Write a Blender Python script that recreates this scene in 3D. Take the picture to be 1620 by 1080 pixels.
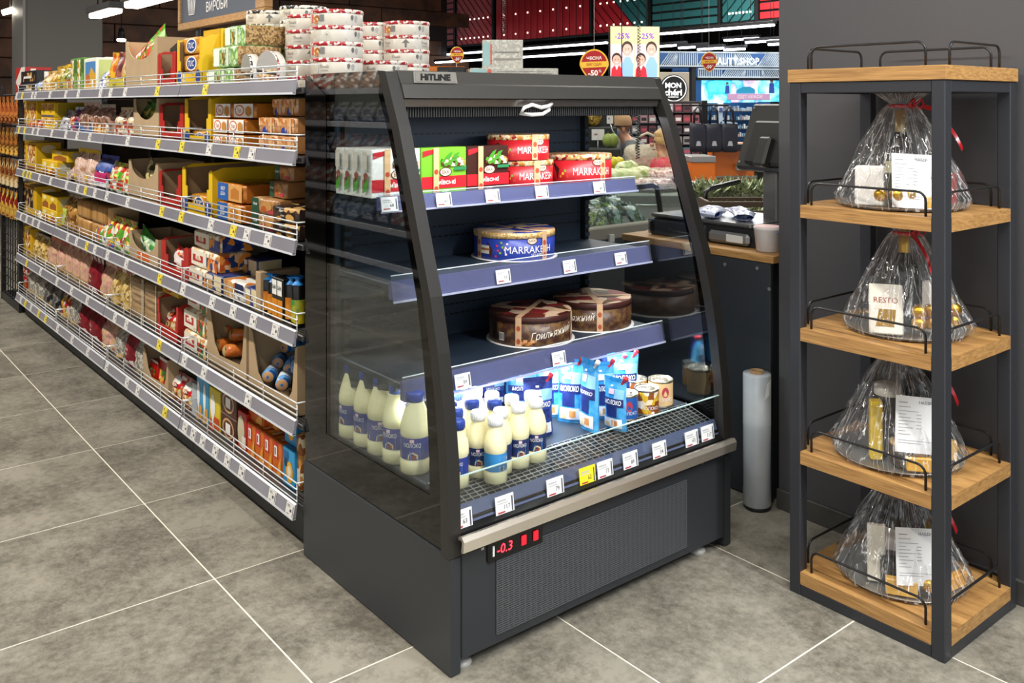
import bpy, math, random
from mathutils import Matrix, Vector, noise
random.seed(7)
S0 = bpy.context.scene
for o in list(bpy.data.objects): bpy.data.objects.remove(o)
C = S0.collection
PI = math.pi
R = math.radians

# ------------------------------------------------------------------ camera, world, lamps, exposure
CAM_H = 1.3; FPX = 1449.0; HZ = 165.0; CXP = 810.0; YAW = R(39)
cd = bpy.data.cameras.new('camera'); cam = bpy.data.objects.new('camera', cd); C.objects.link(cam)
cam.location = (0, 0, CAM_H); cam.rotation_euler = (R(90), 0, -YAW)
cd.sensor_width = 36; cd.lens = FPX / 1620 * 36; cd.shift_y = -(540 - HZ) / 1620
cd.clip_start = .05; cd.clip_end = 200
S0.camera = cam
vs = S0.view_settings
vs.view_transform = 'Standard'; vs.look = 'None'; vs.gamma = 1; vs.use_curve_mapping = False
vs.exposure = 0.75
w = bpy.data.worlds.new('world'); S0.world = w; w.use_nodes = True
w.node_tree.nodes['Background'].inputs[0].default_value = (.92, .96, 1, 1)
w.node_tree.nodes['Background'].inputs[1].default_value = .62
LAMPS = []   # ceiling tubes: (x, y, z, length along y, watts)
def area(name, loc, size, power, col=(1, .95, .88), rot=(0, 0, 0)):
    l = bpy.data.lights.new(name, 'AREA'); l.shape = 'RECTANGLE'; l.size, l.size_y = size
    l.energy = power; l.color = col
    o = bpy.data.objects.new(name, l); C.objects.link(o); o.location = loc; o.rotation_euler = rot
    return o
CEIL = 3.5
for x, y, e in [(-.55, 1.2, 36), (-.55, 3.6, 48), (-.55, 6.2, 52), (-.55, 9.0, 50), (1.0, .2, 46), (3.9, 3.2, 46), (3.9, 6.0, 60),
                (6.6, 5.0, 60), (6.6, 8.0, 70), (9.3, 6.5, 70), (1.9, -1.2, 100)]:
    area('ceiling_lamp', (x, y, CEIL - .32), (.14, 2.0), e, (.93, .97, 1) if y < 0 else (1, .98, .94) if x == 1.0 else (1, .95, .87))
area('fridge_lamp', (1.7, 1.950, .556), (.92, .02), 4.2, (.86, .93, 1))
area('fridge_lamp', (1.7, 1.985, 1.262), (.9, .02), 1.7, (.92, .96, 1))

# ------------------------------------------------------------------ pixel rays of the frame (1620x1080) to points of the room
fw = Vector((math.sin(YAW), math.cos(YAW))); rt = Vector((math.cos(YAW), -math.sin(YAW)))
def P(u, v, d):                      # point at depth d
    p = fw * d + rt * (d * (u - CXP) / FPX); return Vector((p.x, p.y, CAM_H - (v - HZ) / FPX * d))
def atZ(u, v, z): return P(u, v, FPX * (CAM_H - z) / (v - HZ))
def atX(u, v, X):
    k = fw + rt * ((u - CXP) / FPX); return P(u, v, X / k.x)
def atY(u, v, Y):
    k = fw + rt * ((u - CXP) / FPX); return P(u, v, Y / k.y)

# ------------------------------------------------------------------ materials
MATS = {}
def lin(h):
    if not isinstance(h, str): return (*h[:3], 1)
    h = h.lstrip('#'); o = []
    for i in (0, 2, 4):
        c = int(h[i:i + 2], 16) / 255; o.append(c / 12.92 if c <= .04045 else ((c + .055) / 1.055) ** 2.4)
    return (*o, 1)
def _new(name):
    m = bpy.data.materials.new(name); m.use_nodes = True; nt = m.node_tree
    return m, nt, nt.nodes['Principled BSDF']
def _bump(nt, b, scale, strength, dist=.002, coord='Object', detail=3):
    tc = nt.nodes.new('ShaderNodeTexCoord'); n = nt.nodes.new('ShaderNodeTexNoise'); n.inputs['Scale'].default_value = scale
    n.inputs['Detail'].default_value = detail
    nt.links.new(tc.outputs[coord], n.inputs['Vector'])
    bp = nt.nodes.new('ShaderNodeBump'); bp.inputs['Strength'].default_value = strength; bp.inputs['Distance'].default_value = dist
    nt.links.new(n.outputs[0], bp.inputs['Height']); nt.links.new(bp.outputs[0], b.inputs['Normal'])
    return n
def mat(name, col='808080', rough=.5, metal=0, spec=.5, var=None, bump=None, emit=0, coat=0):
    if name in MATS: return MATS[name]
    m, nt, b = _new(name)
    b.inputs['Base Color'].default_value = lin(col); b.inputs['Roughness'].default_value = rough
    b.inputs['Metallic'].default_value = metal; b.inputs['Specular IOR Level'].default_value = spec
    b.inputs['Coat Weight'].default_value = coat
    if emit:
        b.inputs['Emission Color'].default_value = lin(col); b.inputs['Emission Strength'].default_value = emit
    if var:
        col2, scale, lo, hi = var
        tc = nt.nodes.new('ShaderNodeTexCoord'); n = nt.nodes.new('ShaderNodeTexNoise'); n.inputs['Scale'].default_value = scale
        n.inputs['Detail'].default_value = 6; nt.links.new(tc.outputs['Object'], n.inputs['Vector'])
        rp = nt.nodes.new('ShaderNodeValToRGB'); rp.color_ramp.elements[0].position = lo; rp.color_ramp.elements[1].position = hi
        rp.color_ramp.elements[0].color = lin(col); rp.color_ramp.elements[1].color = lin(col2)
        nt.links.new(n.outputs[0], rp.inputs[0]); nt.links.new(rp.outputs[0], b.inputs['Base Color'])
    if bump: _bump(nt, b, *bump)
    MATS[name] = m; return m
def pmat(name, cols, scale=40, rough=.35, kind='vor', stretch=(1, 1, 1), crinkle=.3, emit=0):
    """printed wrapper: patches of the listed inks"""
    if name in MATS: return MATS[name]
    m, nt, b = _new(name)
    b.inputs['Roughness'].default_value = rough
    tc = nt.nodes.new('ShaderNodeTexCoord'); mp = nt.nodes.new('ShaderNodeMapping'); mp.inputs['Scale'].default_value = stretch
    mp.inputs['Location'].default_value = (.13 * len(name), .37 * len(cols), .21)
    nt.links.new(tc.outputs['Object'], mp.inputs['Vector'])
    if kind == 'vor':
        n = nt.nodes.new('ShaderNodeTexVoronoi'); n.inputs['Scale'].default_value = scale
        nz = nt.nodes.new('ShaderNodeTexNoise'); nz.inputs['Scale'].default_value = scale * .8
        mx = nt.nodes.new('ShaderNodeMixRGB'); mx.blend_type = 'ADD'; mx.inputs[0].default_value = .6 / scale
        nt.links.new(mp.outputs[0], nz.inputs['Vector']); nt.links.new(mp.outputs[0], mx.inputs[1]); nt.links.new(nz.outputs['Color'], mx.inputs[2])
        nt.links.new(mx.outputs[0], n.inputs['Vector'])
        sp = nt.nodes.new('ShaderNodeSeparateColor'); nt.links.new(n.outputs['Color'], sp.inputs[0]); out = sp.outputs[0]
    elif kind == 'wave':
        n = nt.nodes.new('ShaderNodeTexWave'); n.inputs['Scale'].default_value = scale; n.inputs['Distortion'].default_value = 1.0
        n.bands_direction = 'DIAGONAL'
        nt.links.new(mp.outputs[0], n.inputs['Vector']); out = n.outputs[1]
    else:
        n = nt.nodes.new('ShaderNodeTexNoise'); n.inputs['Scale'].default_value = scale; n.inputs['Detail'].default_value = 4
        nt.links.new(mp.outputs[0], n.inputs['Vector'])
        mr = nt.nodes.new('ShaderNodeMapRange'); mr.inputs[1].default_value = .28; mr.inputs[2].default_value = .72
        nt.links.new(n.outputs[0], mr.inputs[0]); out = mr.outputs[0]
    rp = nt.nodes.new('ShaderNodeValToRGB'); cr = rp.color_ramp; cr.interpolation = 'CONSTANT' if kind != 'soft' else 'LINEAR'
    while len(cr.elements) < len(cols): cr.elements.new(.5)
    for i, c in enumerate(cols):
        cr.elements[i].position = i / len(cols); cr.elements[i].color = lin(c)
    nt.links.new(out, rp.inputs[0]); nt.links.new(rp.outputs[0], b.inputs['Base Color'])
    if emit:
        nt.links.new(rp.outputs[0], b.inputs['Emission Color']); b.inputs['Emission Strength'].default_value = emit
    if crinkle: _bump(nt, b, 55, crinkle, .004)
    MATS[name] = m; return m
def film(name, tint='ffffff', body=.05, rough=.08, bump=None, ior=1.45, bodycol='e8e8e8'):
    """clear sheet: transparent + fresnel gloss (+ a little milky body)"""
    if name in MATS: return MATS[name]
    m = bpy.data.materials.new(name); m.use_nodes = True; nt = m.node_tree; nt.nodes.clear()
    out = nt.nodes.new('ShaderNodeOutputMaterial'); tr = nt.nodes.new('ShaderNodeBsdfTransparent'); tr.inputs[0].default_value = lin(tint)
    gl = nt.nodes.new('ShaderNodeBsdfGlossy'); gl.inputs['Roughness'].default_value = rough
    df = nt.nodes.new('ShaderNodeBsdfDiffuse'); df.inputs[0].default_value = lin(bodycol)
    lw = nt.nodes.new('ShaderNodeLayerWeight'); lw.inputs[0].default_value = .5        # facing term, the same from both sides of the sheet
    pw_ = nt.nodes.new('ShaderNodeMath'); pw_.operation = 'POWER'; pw_.inputs[1].default_value = 5
    fr = nt.nodes.new('ShaderNodeMath'); fr.operation = 'MULTIPLY_ADD'; f0 = ((ior - 1) / (ior + 1)) ** 2
    fr.inputs[1].default_value = 1 - f0; fr.inputs[2].default_value = f0
    nt.links.new(lw.outputs['Facing'], pw_.inputs[0]); nt.links.new(pw_.outputs[0], fr.inputs[0])
    m1 = nt.nodes.new('ShaderNodeMixShader'); m1.inputs[0].default_value = body
    m2 = nt.nodes.new('ShaderNodeMixShader')
    nt.links.new(tr.outputs[0], m1.inputs[1]); nt.links.new(df.outputs[0], m1.inputs[2])
    nt.links.new(fr.outputs[0], m2.inputs[0]); nt.links.new(m1.outputs[0], m2.inputs[1]); nt.links.new(gl.outputs[0], m2.inputs[2])
    nt.links.new(m2.outputs[0], out.inputs[0])
    if bump:
        tc = nt.nodes.new('ShaderNodeTexCoord'); n = nt.nodes.new('ShaderNodeTexNoise'); n.inputs['Scale'].default_value = bump[0]
        mp = nt.nodes.new('ShaderNodeMapping'); mp.inputs['Scale'].default_value = bump[3] if len(bump) > 3 else (1, 1, 1)
        nt.links.new(tc.outputs['Object'], mp.inputs[0]); nt.links.new(mp.outputs[0], n.inputs['Vector'])
        bp = nt.nodes.new('ShaderNodeBump'); bp.inputs['Strength'].default_value = bump[1]; bp.inputs['Distance'].default_value = bump[2]
        nt.links.new(n.outputs[0], bp.inputs['Height'])
        for s in (gl, df, lw): nt.links.new(bp.outputs[0], s.inputs['Normal'])
    MATS[name] = m; return m
def K(c, rough=.45):                                  # plain ink / card colour
    return mat('ink_' + c + ('' if rough == .45 else '_%02d' % (rough * 100)), c, rough)

# ------------------------------------------------------------------ mesh builder
TXT = {}
FONT = None
def text_geo(s, shear=0.0, bold=0.0):
    k = (s, shear, bold)
    if k in TXT: return TXT[k]
    cu = bpy.data.curves.new('t', 'FONT'); cu.body = s; cu.size = 1; cu.resolution_u = 2; cu.shear = shear; cu.offset = bold
    ob = bpy.data.objects.new('t', cu); me = ob.to_mesh()
    v = [(p.co.x, p.co.y) for p in me.vertices]; f = [tuple(p.vertices) for p in me.polygons]
    ob.to_mesh_clear(); bpy.data.objects.remove(ob); bpy.data.curves.remove(cu)
    if v:
        xs = [a for a, _ in v]; ys = [b for _, b in v]; x0, x1, y0, y1 = min(xs), max(xs), min(ys), max(ys)
        h = max(y1 - y0, 1e-4); v = [((a - (x0 + x1) / 2) / h, (b - (y0 + y1) / 2) / h) for a, b in v]; asp = (x1 - x0) / h
    else: asp = 1
    TXT[k] = (v, f, asp); return TXT[k]
class MB:
    def __init__(s): s.v = []; s.f = []; s.m = []; s.sm = []; s.mats = []; s.T = None
    def mi(s, m):
        if m not in s.mats: s.mats.append(m)
        return s.mats.index(m)
    def add(s, vs_, fs, m, smooth=False):
        n = len(s.v); i = s.mi(m)
        if s.T is not None: vs_ = [tuple(s.T @ Vector(p)) for p in vs_]
        s.v += [tuple(p) for p in vs_]
        for f in fs: s.f.append(tuple(n + a for a in f)); s.m.append(i); s.sm.append(smooth)
        return s
    def box(s, x0, x1, y0, y1, z0, z1, m):
        return s.add([(x0, y0, z0), (x1, y0, z0), (x1, y1, z0), (x0, y1, z0), (x0, y0, z1), (x1, y0, z1), (x1, y1, z1), (x0, y1, z1)],
              [(0, 3, 2, 1), (4, 5, 6, 7), (0, 1, 5, 4), (1, 2, 6, 5), (2, 3, 7, 6), (3, 0, 4, 7)], m)
    def cbox(s, x0, x1, y0, y1, z0, z1, m, c=.002):
        c = min(c, (x1 - x0) * .45, (y1 - y0) * .45, (z1 - z0) * .45)
        X, Y, Z = (x0, x1), (y0, y1), (z0, z1); v = []; ix = {}
        for i in (0, 1):
            for j in (0, 1):
                for k in (0, 1):
                    p = (X[i], Y[j], Z[k]); d = ((1, -1)[i] * c, (1, -1)[j] * c, (1, -1)[k] * c)
                    for a in range(3):
                        q = [p[b] + (0 if b == a else d[b]) for b in range(3)]; ix[(i, j, k, a)] = len(v); v.append(tuple(q))
        f = []
        for a in range(3):
            o = [b for b in range(3) if b != a]
            for side in (0, 1):
                q = []
                for (p_, r_) in ((0, 0), (1, 0), (1, 1), (0, 1)):
                    t = [0, 0, 0]; t[a] = side; t[o[0]] = p_; t[o[1]] = r_; q.append(ix[(*t, a)])
                f.append(tuple(q) if (side == 1) == (a != 1) else tuple(q[::-1]))
        for a in range(3):                              # edges along axis a
            o = [b for b in range(3) if b != a]
            for p_ in (0, 1):
                for r_ in (0, 1):
                    t0 = [0, 0, 0]; t0[o[0]] = p_; t0[o[1]] = r_; t1 = list(t0); t1[a] = 1
                    q = (ix[(*t0, o[0])], ix[(*t1, o[0])], ix[(*t1, o[1])], ix[(*t0, o[1])])
                    f.append(q)
        for i in (0, 1):
            for j in (0, 1):
                for k in (0, 1): f.append((ix[(i, j, k, 0)], ix[(i, j, k, 1)], ix[(i, j, k, 2)]))
        return s.add(v, f, m)
    def rbox(s, w, d, h, r, m, n=5, amp=0, seed=0, freq=25, cz=None):   # rounded, slightly crumpled block; base at z=0 unless cz
        vid = {}; vs_ = []; fs = []
        def key(p):
            k = tuple(round(a, 4) for a in p)
            if k not in vid: vid[k] = len(vs_); vs_.append(p)
            return vid[k]
        for ax in range(3):
            for sd in (-1, 1):
                for i in range(n):
                    for j in range(n):
                        q = []
                        for (a, b) in ((i, j), (i + 1, j), (i + 1, j + 1), (i, j + 1)):
                            t = [0, 0, 0]; t[ax] = sd; t[(ax + 1) % 3] = 2 * a / n - 1; t[(ax + 2) % 3] = 2 * b / n - 1; q.append(key(tuple(t)))
                        fs.append(tuple(q) if sd > 0 else tuple(q[::-1]))
        H = (w / 2, d / 2, h / 2); out = []
        for t in vs_:
            p = [t[a] * H[a] for a in range(3)]; inn = [max(-H[a] + r, min(H[a] - r, p[a])) for a in range(3)]
            dv = Vector([p[a] - inn[a] for a in range(3)])
            if dv.length > 1e-9: dv = dv.normalized() * r
            q = Vector(inn) + dv
            if amp: q += Vector(noise.noise_vector(Vector((q.x * freq + seed, q.y * freq, q.z * freq)))) * amp
            q.z += h / 2 if cz is None else cz
            if q.z < 0 and cz is None: q.z = 0
            out.append(tuple(q))
        return s.add(out, fs, m, True)
    def lathe(s, prof, m, n=24, cx=0, cy=0, smooth=True, sx=1, sy=1, cap=True):    # prof: [(r, z)]
        vs_ = []; fs = []
        for r, z in prof:
            for k in range(n):
                a = 2 * PI * k / n; vs_.append((cx + r * sx * math.cos(a), cy + r * sy * math.sin(a), z))
        for i in range(len(prof) - 1):
            for k in range(n): fs.append((i * n + k, i * n + (k + 1) % n, (i + 1) * n + (k + 1) % n, (i + 1) * n + k))
        s.add(vs_, fs, m, smooth)
        for idx, z in ((0, 0), (len(prof) - 1, 1)):
            if cap and prof[idx][0] > 1e-5: s.add(vs_[idx * n:(idx + 1) * n], [tuple(range(n)) if z else tuple(range(n))[::-1]], m)
        return s
    def tube(s, path, r, m, n=6, closed=False, smooth=True):
        pts = [Vector(p) for p in path]; vs_ = []; fs = []; N = len(pts); up = Vector((.31, .17, .93))
        for i, p in enumerate(pts):
            a = pts[i - 1] if (i or closed) else p; b = pts[(i + 1) % N] if (i < N - 1 or closed) else p
            t = (b - a).normalized(); u_ = t.cross(up)
            if u_.length < .05: u_ = t.cross(Vector((1, 0, 0)))
            u_.normalize(); w_ = t.cross(u_)
            for k in range(n):
                g = 2 * PI * k / n; vs_.append(tuple(p + (u_ * math.cos(g) + w_ * math.sin(g)) * r))
        for i in range(N if closed else N - 1):
            for k in range(n):
                j = (i + 1) % N; fs.append((i * n + k, i * n + (k + 1) % n, j * n + (k + 1) % n, j * n + k))
        if not closed: fs += [tuple(range(n))[::-1], tuple((N - 1) * n + k for k in range(n))]
        return s.add(vs_, fs, m, smooth)
    def prism(s, poly, t0, t1, m, ax='x'):               # poly in the two other axes (order x,y,z), extruded along ax
        def mk(a, b, t): return {'x': (t, a, b), 'y': (a, t, b), 'z': (a, b, t)}[ax]
        n = len(poly); vs_ = [mk(a, b, t0) for a, b in poly] + [mk(a, b, t1) for a, b in poly]
        area2 = sum(poly[i][0] * poly[(i + 1) % n][1] - poly[(i + 1) % n][0] * poly[i][1] for i in range(n))
        flip = (area2 > 0) == (ax != 'y')
        f0 = tuple(range(n)); f1 = tuple(range(n, 2 * n))
        fs = [f0[::-1] if flip else f0, f1 if flip else f1[::-1]]
        for i in range(n):
            j = (i + 1) % n; q = (i, j, n + j, n + i); fs.append(q if flip else q[::-1])
        return s.add(vs_, fs, m)
    def band(s, outer, inner, t0, t1, m, ax='x', closed=False):   # strip solid between two polylines of equal length
        n = len(outer)
        for i in range(n if closed else n - 1):
            j = (i + 1) % n; s.prism([outer[i], outer[j], inner[j], inner[i]], t0, t1, m, ax)
        return s
    def grid(s, fn, nu, nv, m, smooth=True, wrap=False):
        vs_ = [fn(i / nu, j / nv) for j in range(nv + 1) for i in range(nu + (0 if wrap else 1))]; W = nu if wrap else nu + 1
        fs = [(j * W + i, j * W + (i + 1) % W, (j + 1) * W + (i + 1) % W, (j + 1) * W + i) for j in range(nv) for i in range(nu)]
        return s.add(vs_, fs, m, smooth)
    def quad(s, a, b, c, d, m): return s.add([a, b, c, d], [(0, 1, 2, 3)], m)
    def text(s, t, o, xd, yd, h, m, width=None, warp=None, shear=0, lift=0, bold=0):
        v, f, asp = text_geo(t, shear, bold); o = Vector(o); xd = Vector(xd); yd = Vector(yd); nrm = xd.cross(yd)
        sx = h if width is None else min(h, width / asp) ; sy = sx if width is not None and width / asp < h * .6 else h
        pts = [o + xd * (a * sx) + yd * (b * sy) + nrm * lift for a, b in v]
        if warp: pts = [warp(p) for p in pts]
        return s.add([tuple(p) for p in pts], f, m)
    def mesh(s, name):
        me = bpy.data.meshes.new(name); me.from_pydata(s.v, [], s.f)
        for m in s.mats: me.materials.append(m)
        me.polygons.foreach_set('material_index', s.m); me.polygons.foreach_set('use_smooth', s.sm)
        me.update(); return me
    def build(s, name, parent=None, loc=None, label=None):
        o = bpy.data.objects.new(name, s.mesh(name)); C.objects.link(o)
        if parent is not None: o.parent = parent
        if loc is not None: o.location = loc
        if label: o['label'] = label
        return o
LABELS = set()
def tag(o, label, cat, group=None):
    o['label'] = label; o['category'] = cat
    if group: o['group'] = group
    return o
def empty(name, label=None, cat=None, loc=(0, 0, 0), rz=0, group=None):
    o = bpy.data.objects.new(name, None); C.objects.link(o); o.location = loc; o.rotation_euler = (0, 0, rz); o.empty_display_size = .05
    if label: tag(o, label, cat, group)
    return o
def struct(o): o['kind'] = 'structure'; return o
def stuff(o): o['kind'] = 'stuff'; return o
# a kit = (name, root mesh, [(part name, mesh, [(sub name, mesh)])], category)
class Kit:
    def __init__(s, name, cat, root, parts=()): s.name = name; s.cat = cat; s.root = root; s.parts = [p if len(p) > 2 else (*p, ()) for p in parts]
def place(k, loc, rz, label, group=None, tilt=(0, 0)):
    o = bpy.data.objects.new(k.name, k.root); C.objects.link(o); o.location = loc; o.rotation_euler = (tilt[0], tilt[1], rz)
    tag(o, label, k.cat, group)
    for pn, pm, subs in k.parts:
        c = bpy.data.objects.new(pn, pm); C.objects.link(c); c.parent = o
        for sn, sm_ in subs:
            d = bpy.data.objects.new(sn, sm_); C.objects.link(d); d.parent = c
    return o
ORD = ['first', 'second', 'third', 'fourth', 'fifth', 'sixth', 'seventh', 'eighth', 'ninth', 'tenth', 'eleventh', 'twelfth', 'thirteenth', 'fourteenth', 'fifteenth', 'sixteenth', 'seventeenth', 'eighteenth', 'nineteenth', 'twentieth']

# ------------------------------------------------------------------ the room
def tile_mat():
    m, nt, b = _new('floor_tile'); b.inputs['Specular IOR Level'].default_value = .5
    tc = nt.nodes.new('ShaderNodeTexCoord'); oi = nt.nodes.new('ShaderNodeObjectInfo')
    ad = nt.nodes.new('ShaderNodeVectorMath'); ad.operation = 'MULTIPLY_ADD'; ad.inputs[1].default_value = (1, 1, 1)
    cmb = nt.nodes.new('ShaderNodeCombineXYZ'); ml = nt.nodes.new('ShaderNodeMath'); ml.operation = 'MULTIPLY'; ml.inputs[1].default_value = 40
    nt.links.new(oi.outputs['Random'], ml.inputs[0]); nt.links.new(ml.outputs[0], cmb.inputs[2])
    nt.links.new(tc.outputs['Object'], ad.inputs[0]); nt.links.new(cmb.outputs[0], ad.inputs[2])
    def nz(sc, det, ro=.6):
        n = nt.nodes.new('ShaderNodeTexNoise'); n.inputs['Scale'].default_value = sc; n.inputs['Detail'].default_value = det; n.inputs['Roughness'].default_value = ro
        nt.links.new(ad.outputs[0], n.inputs['Vector']); return n
    n1 = nz(3.2, 9, .72); n2 = nz(42, 8, .78)
    mx = nt.nodes.new('ShaderNodeMath'); mx.operation = 'MULTIPLY_ADD'; mx.inputs[1].default_value = .75
    nt.links.new(n2.outputs[0], mx.inputs[0]); nt.links.new(n1.outputs[0], mx.inputs[2])
    rp = nt.nodes.new('ShaderNodeValToRGB'); e = rp.color_ramp.elements; e[0].position = .70; e[1].position = 1.06 - .06
    e[0].color = lin('5b574d'); e[1].color = lin('8e897c')
    nt.links.new(mx.outputs[0], rp.inputs[0]); nt.links.new(rp.outputs[0], b.inputs['Base Color'])
    mr = nt.nodes.new('ShaderNodeMapRange'); mr.inputs[3].default_value = .30; mr.inputs[4].default_value = .46
    nt.links.new(n1.outputs[0], mr.inputs[0]); nt.links.new(mr.outputs[0], b.inputs['Roughness'])
    bp = nt.nodes.new('ShaderNodeBump'); bp.inputs['Strength'].default_value = .25; bp.inputs['Distance'].default_value = .002
    nt.links.new(n2.outputs[0], bp.inputs['Height']); nt.links.new(bp.outputs[0], b.inputs['Normal'])
    return m
TILE = tile_mat()
GROUT = mat('grout', 'd6cfbf', .8)
floor = struct(MB().box(-9, 22, -4, 24, -.12, -.0008, GROUT).build('floor'))
GX, GY, PT = .947, 2.465, .607
tb = MB(); tb.cbox(-PT / 2 + .0021, PT / 2 - .0021, -PT / 2 + .0021, PT / 2 - .0021, -.006, 0, TILE, .0008); tme = tb.mesh('tile')
for i in range(-7, 3):
    for j in range(-5, 12):
        t = bpy.data.objects.new('tile', tme); C.objects.link(t); t.parent = floor
        t.location = (GX + (i + .5) * PT, GY + (j + .5) * PT, 0); t.rotation_euler[2] = PI / 2 * ((i * 7 + j * 3) % 4)
fb = MB()
for (x0, x1, y0, y1) in ((GX - 7 * PT, 22, GY + 12 * PT, 24), (GX + 3 * PT, 22, 2.0, GY + 12 * PT), (-9, GX - 7 * PT, -4, 24)):
    fb.box(x0 + .002, x1 - .002, y0 + .002, y1 - .002, -.006, 0, TILE)
stuff(fb.build('far_paving', floor))

WALLM = mat('wall_paint', '434244', .55, var=('474648', 1.5, .3, .7), bump=(180, .05))
struct(MB().box(2.53, 3.05, -2.5, 1.755, 0, CEIL, WALLM).build('wall_right'))
struct(MB().cbox(2.518, 2.531, -2.5, 1.757, 0, .064, mat('skirting_tile', '393836', .5, var=('45433f', 25, .3, .7)), .002).build('baseboard_right'))
BLK = mat('matt_black', '0b0b0c', .8)
struct(MB().box(-9, 22, -4, 24, CEIL, CEIL + .1, mat('ceiling_black', '0c0d11', .9)).build('ceiling'))
# dark wood wall far behind the aisle
wb = struct(MB().box(-9, 9.5, 13.6, 13.8, 0, CEIL, mat('wall_dark', '17110d', .7)).build('wall_back'))
WOODD = mat('dark_planks', '3d2517', .6, var=('6e452a', 4, .35, .7))
for i in range(9):
    for j in range(13):
        x0 = -8.0 + i * 1.86 + (.62 * (j * 2 % 3))
        MB().cbox(x0, x0 + 1.845, 13.55, 13.61, .1 + j * .26, .35 + j * .26, WOODD, .008).build('plank', wb)
struct(MB().box(9.5, 22, 23.8, 24, 0, CEIL, mat('wall_dark', '17110d', .7)).build('wall_back_right'))
struct(MB().box(21.8, 22, -4, 24, 0, CEIL, mat('wall_dark', '17110d', .7)).build('wall_far'))

# column behind the long shelves
pc = P(38, 100, 9.6)
cg = mat('column_grey', '5f5c58', .6)
col = struct(MB().cbox(pc.x, pc.x + .78, pc.y, pc.y + .55, 0, CEIL, cg, .01).build('column'))
MB().box(pc.x - .012, pc.x + .012, pc.y - .012, pc.y + .55, 0, CEIL, mat('column_side', '85837f', .5)).build('side_face', col)  # sheet over the column's whole left face, paler grey than the front

# ceiling beams and lamps
for k, (x, y0, y1) in enumerate(((-2.2, 3, 13.5), (-.2, 3, 13.5), (2.6, 5, 13.5), (5.4, 3.5, 13.5))):
    struct(MB().box(x, x + .16, y0, y1, CEIL - .22, CEIL, mat('beam', '121318', .8)).build('trim_%d' % (k + 1)))
TUBE = mat('lamp_tube', 'fff3df', .5, emit=9)
TUBEW = mat('lamp_tube_white', 'eef4ff', .5, emit=7)
CASE = mat('lamp_case', '1b1b1d', .5)
def tube_lamp(x, y0, y1, z, label, m=TUBE, wd=.035, group=None):
    e = empty('ceiling_lamp', label, 'ceiling lamp', (x, (y0 + y1) / 2, z), 0, group)
    h = (y1 - y0) / 2
    MB().cbox(-wd - .012, wd + .012, -h - .02, h + .02, .02, .06, CASE, .004).build('housing', e)
    MB().cbox(-wd, wd, -h, h, -.006, .022, m, .006).build('diffuser', e)
    for s in (-1, 1): MB().tube([(0, s * h * .7, .06), (0, s * h * .7, CEIL - z)], .004, CASE).build('suspension_wire', e)
    return e
for (u0, v0, u1, v1, x, lb) in ((150, 28, 184, 18.5, .55, 'shorter tube lamp hanging in the dark ceiling behind grey column'),
                                (208, 13, 268, -6, .35, 'longer tube lamp at the top edge, left of the bakery sign')):
    a = atX(u0, v0, x * 1.0 + 1.0); b = atX(u1, v1, x + 1.0)
    tube_lamp(a.x, b.y, a.y, (a.z + b.z) / 2, lb)
for i, (x, y, e) in enumerate([(-.55, 1.2, 36), (-.55, 3.6, 52), (1.0, .2, 46), (1.9, -1.2, 36)]):
    tube_lamp(x, y - 1.0, y + 1.0, CEIL - .30, 'ceiling tube lamp over the aisle, %s from the camera' % ORD[i], TUBE, .04, 'ceiling tubes over the aisle')
# little round spotlight far away
sp = P(192, 64, 11.5)
e = empty('spotlight', 'small round white spotlight in front of the dark plank wall', 'spotlight', sp)
MB().lathe([(.012, .03), (.05, .02), (.055, 0), (.045, -.012), (0, -.014)], TUBE, 16).build('lens', e)
MB().lathe([(.0, .16), (.03, .15), (.05, .02), (.03, .03)], CASE, 12).build('housing', e)
MB().tube([(0, 0, .15), (0, 0, CEIL - sp.z)], .006, CASE).build('stem', e)
sp = P(16, 17, 10)
e = empty('spotlight', 'white track spotlight at the far upper left corner', 'spotlight', sp)
MB().T
b_ = MB(); b_.T = Matrix.Rotation(R(70), 4, 'Y'); b_.lathe([(.03, -.08), (.035, .05), (.03, .06), (0, .06)], TUBE, 12).build('lens', e)
MB().tube([(0, 0, .03), (0, 0, CEIL - sp.z)], .006, CASE).build('stem', e)

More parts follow.
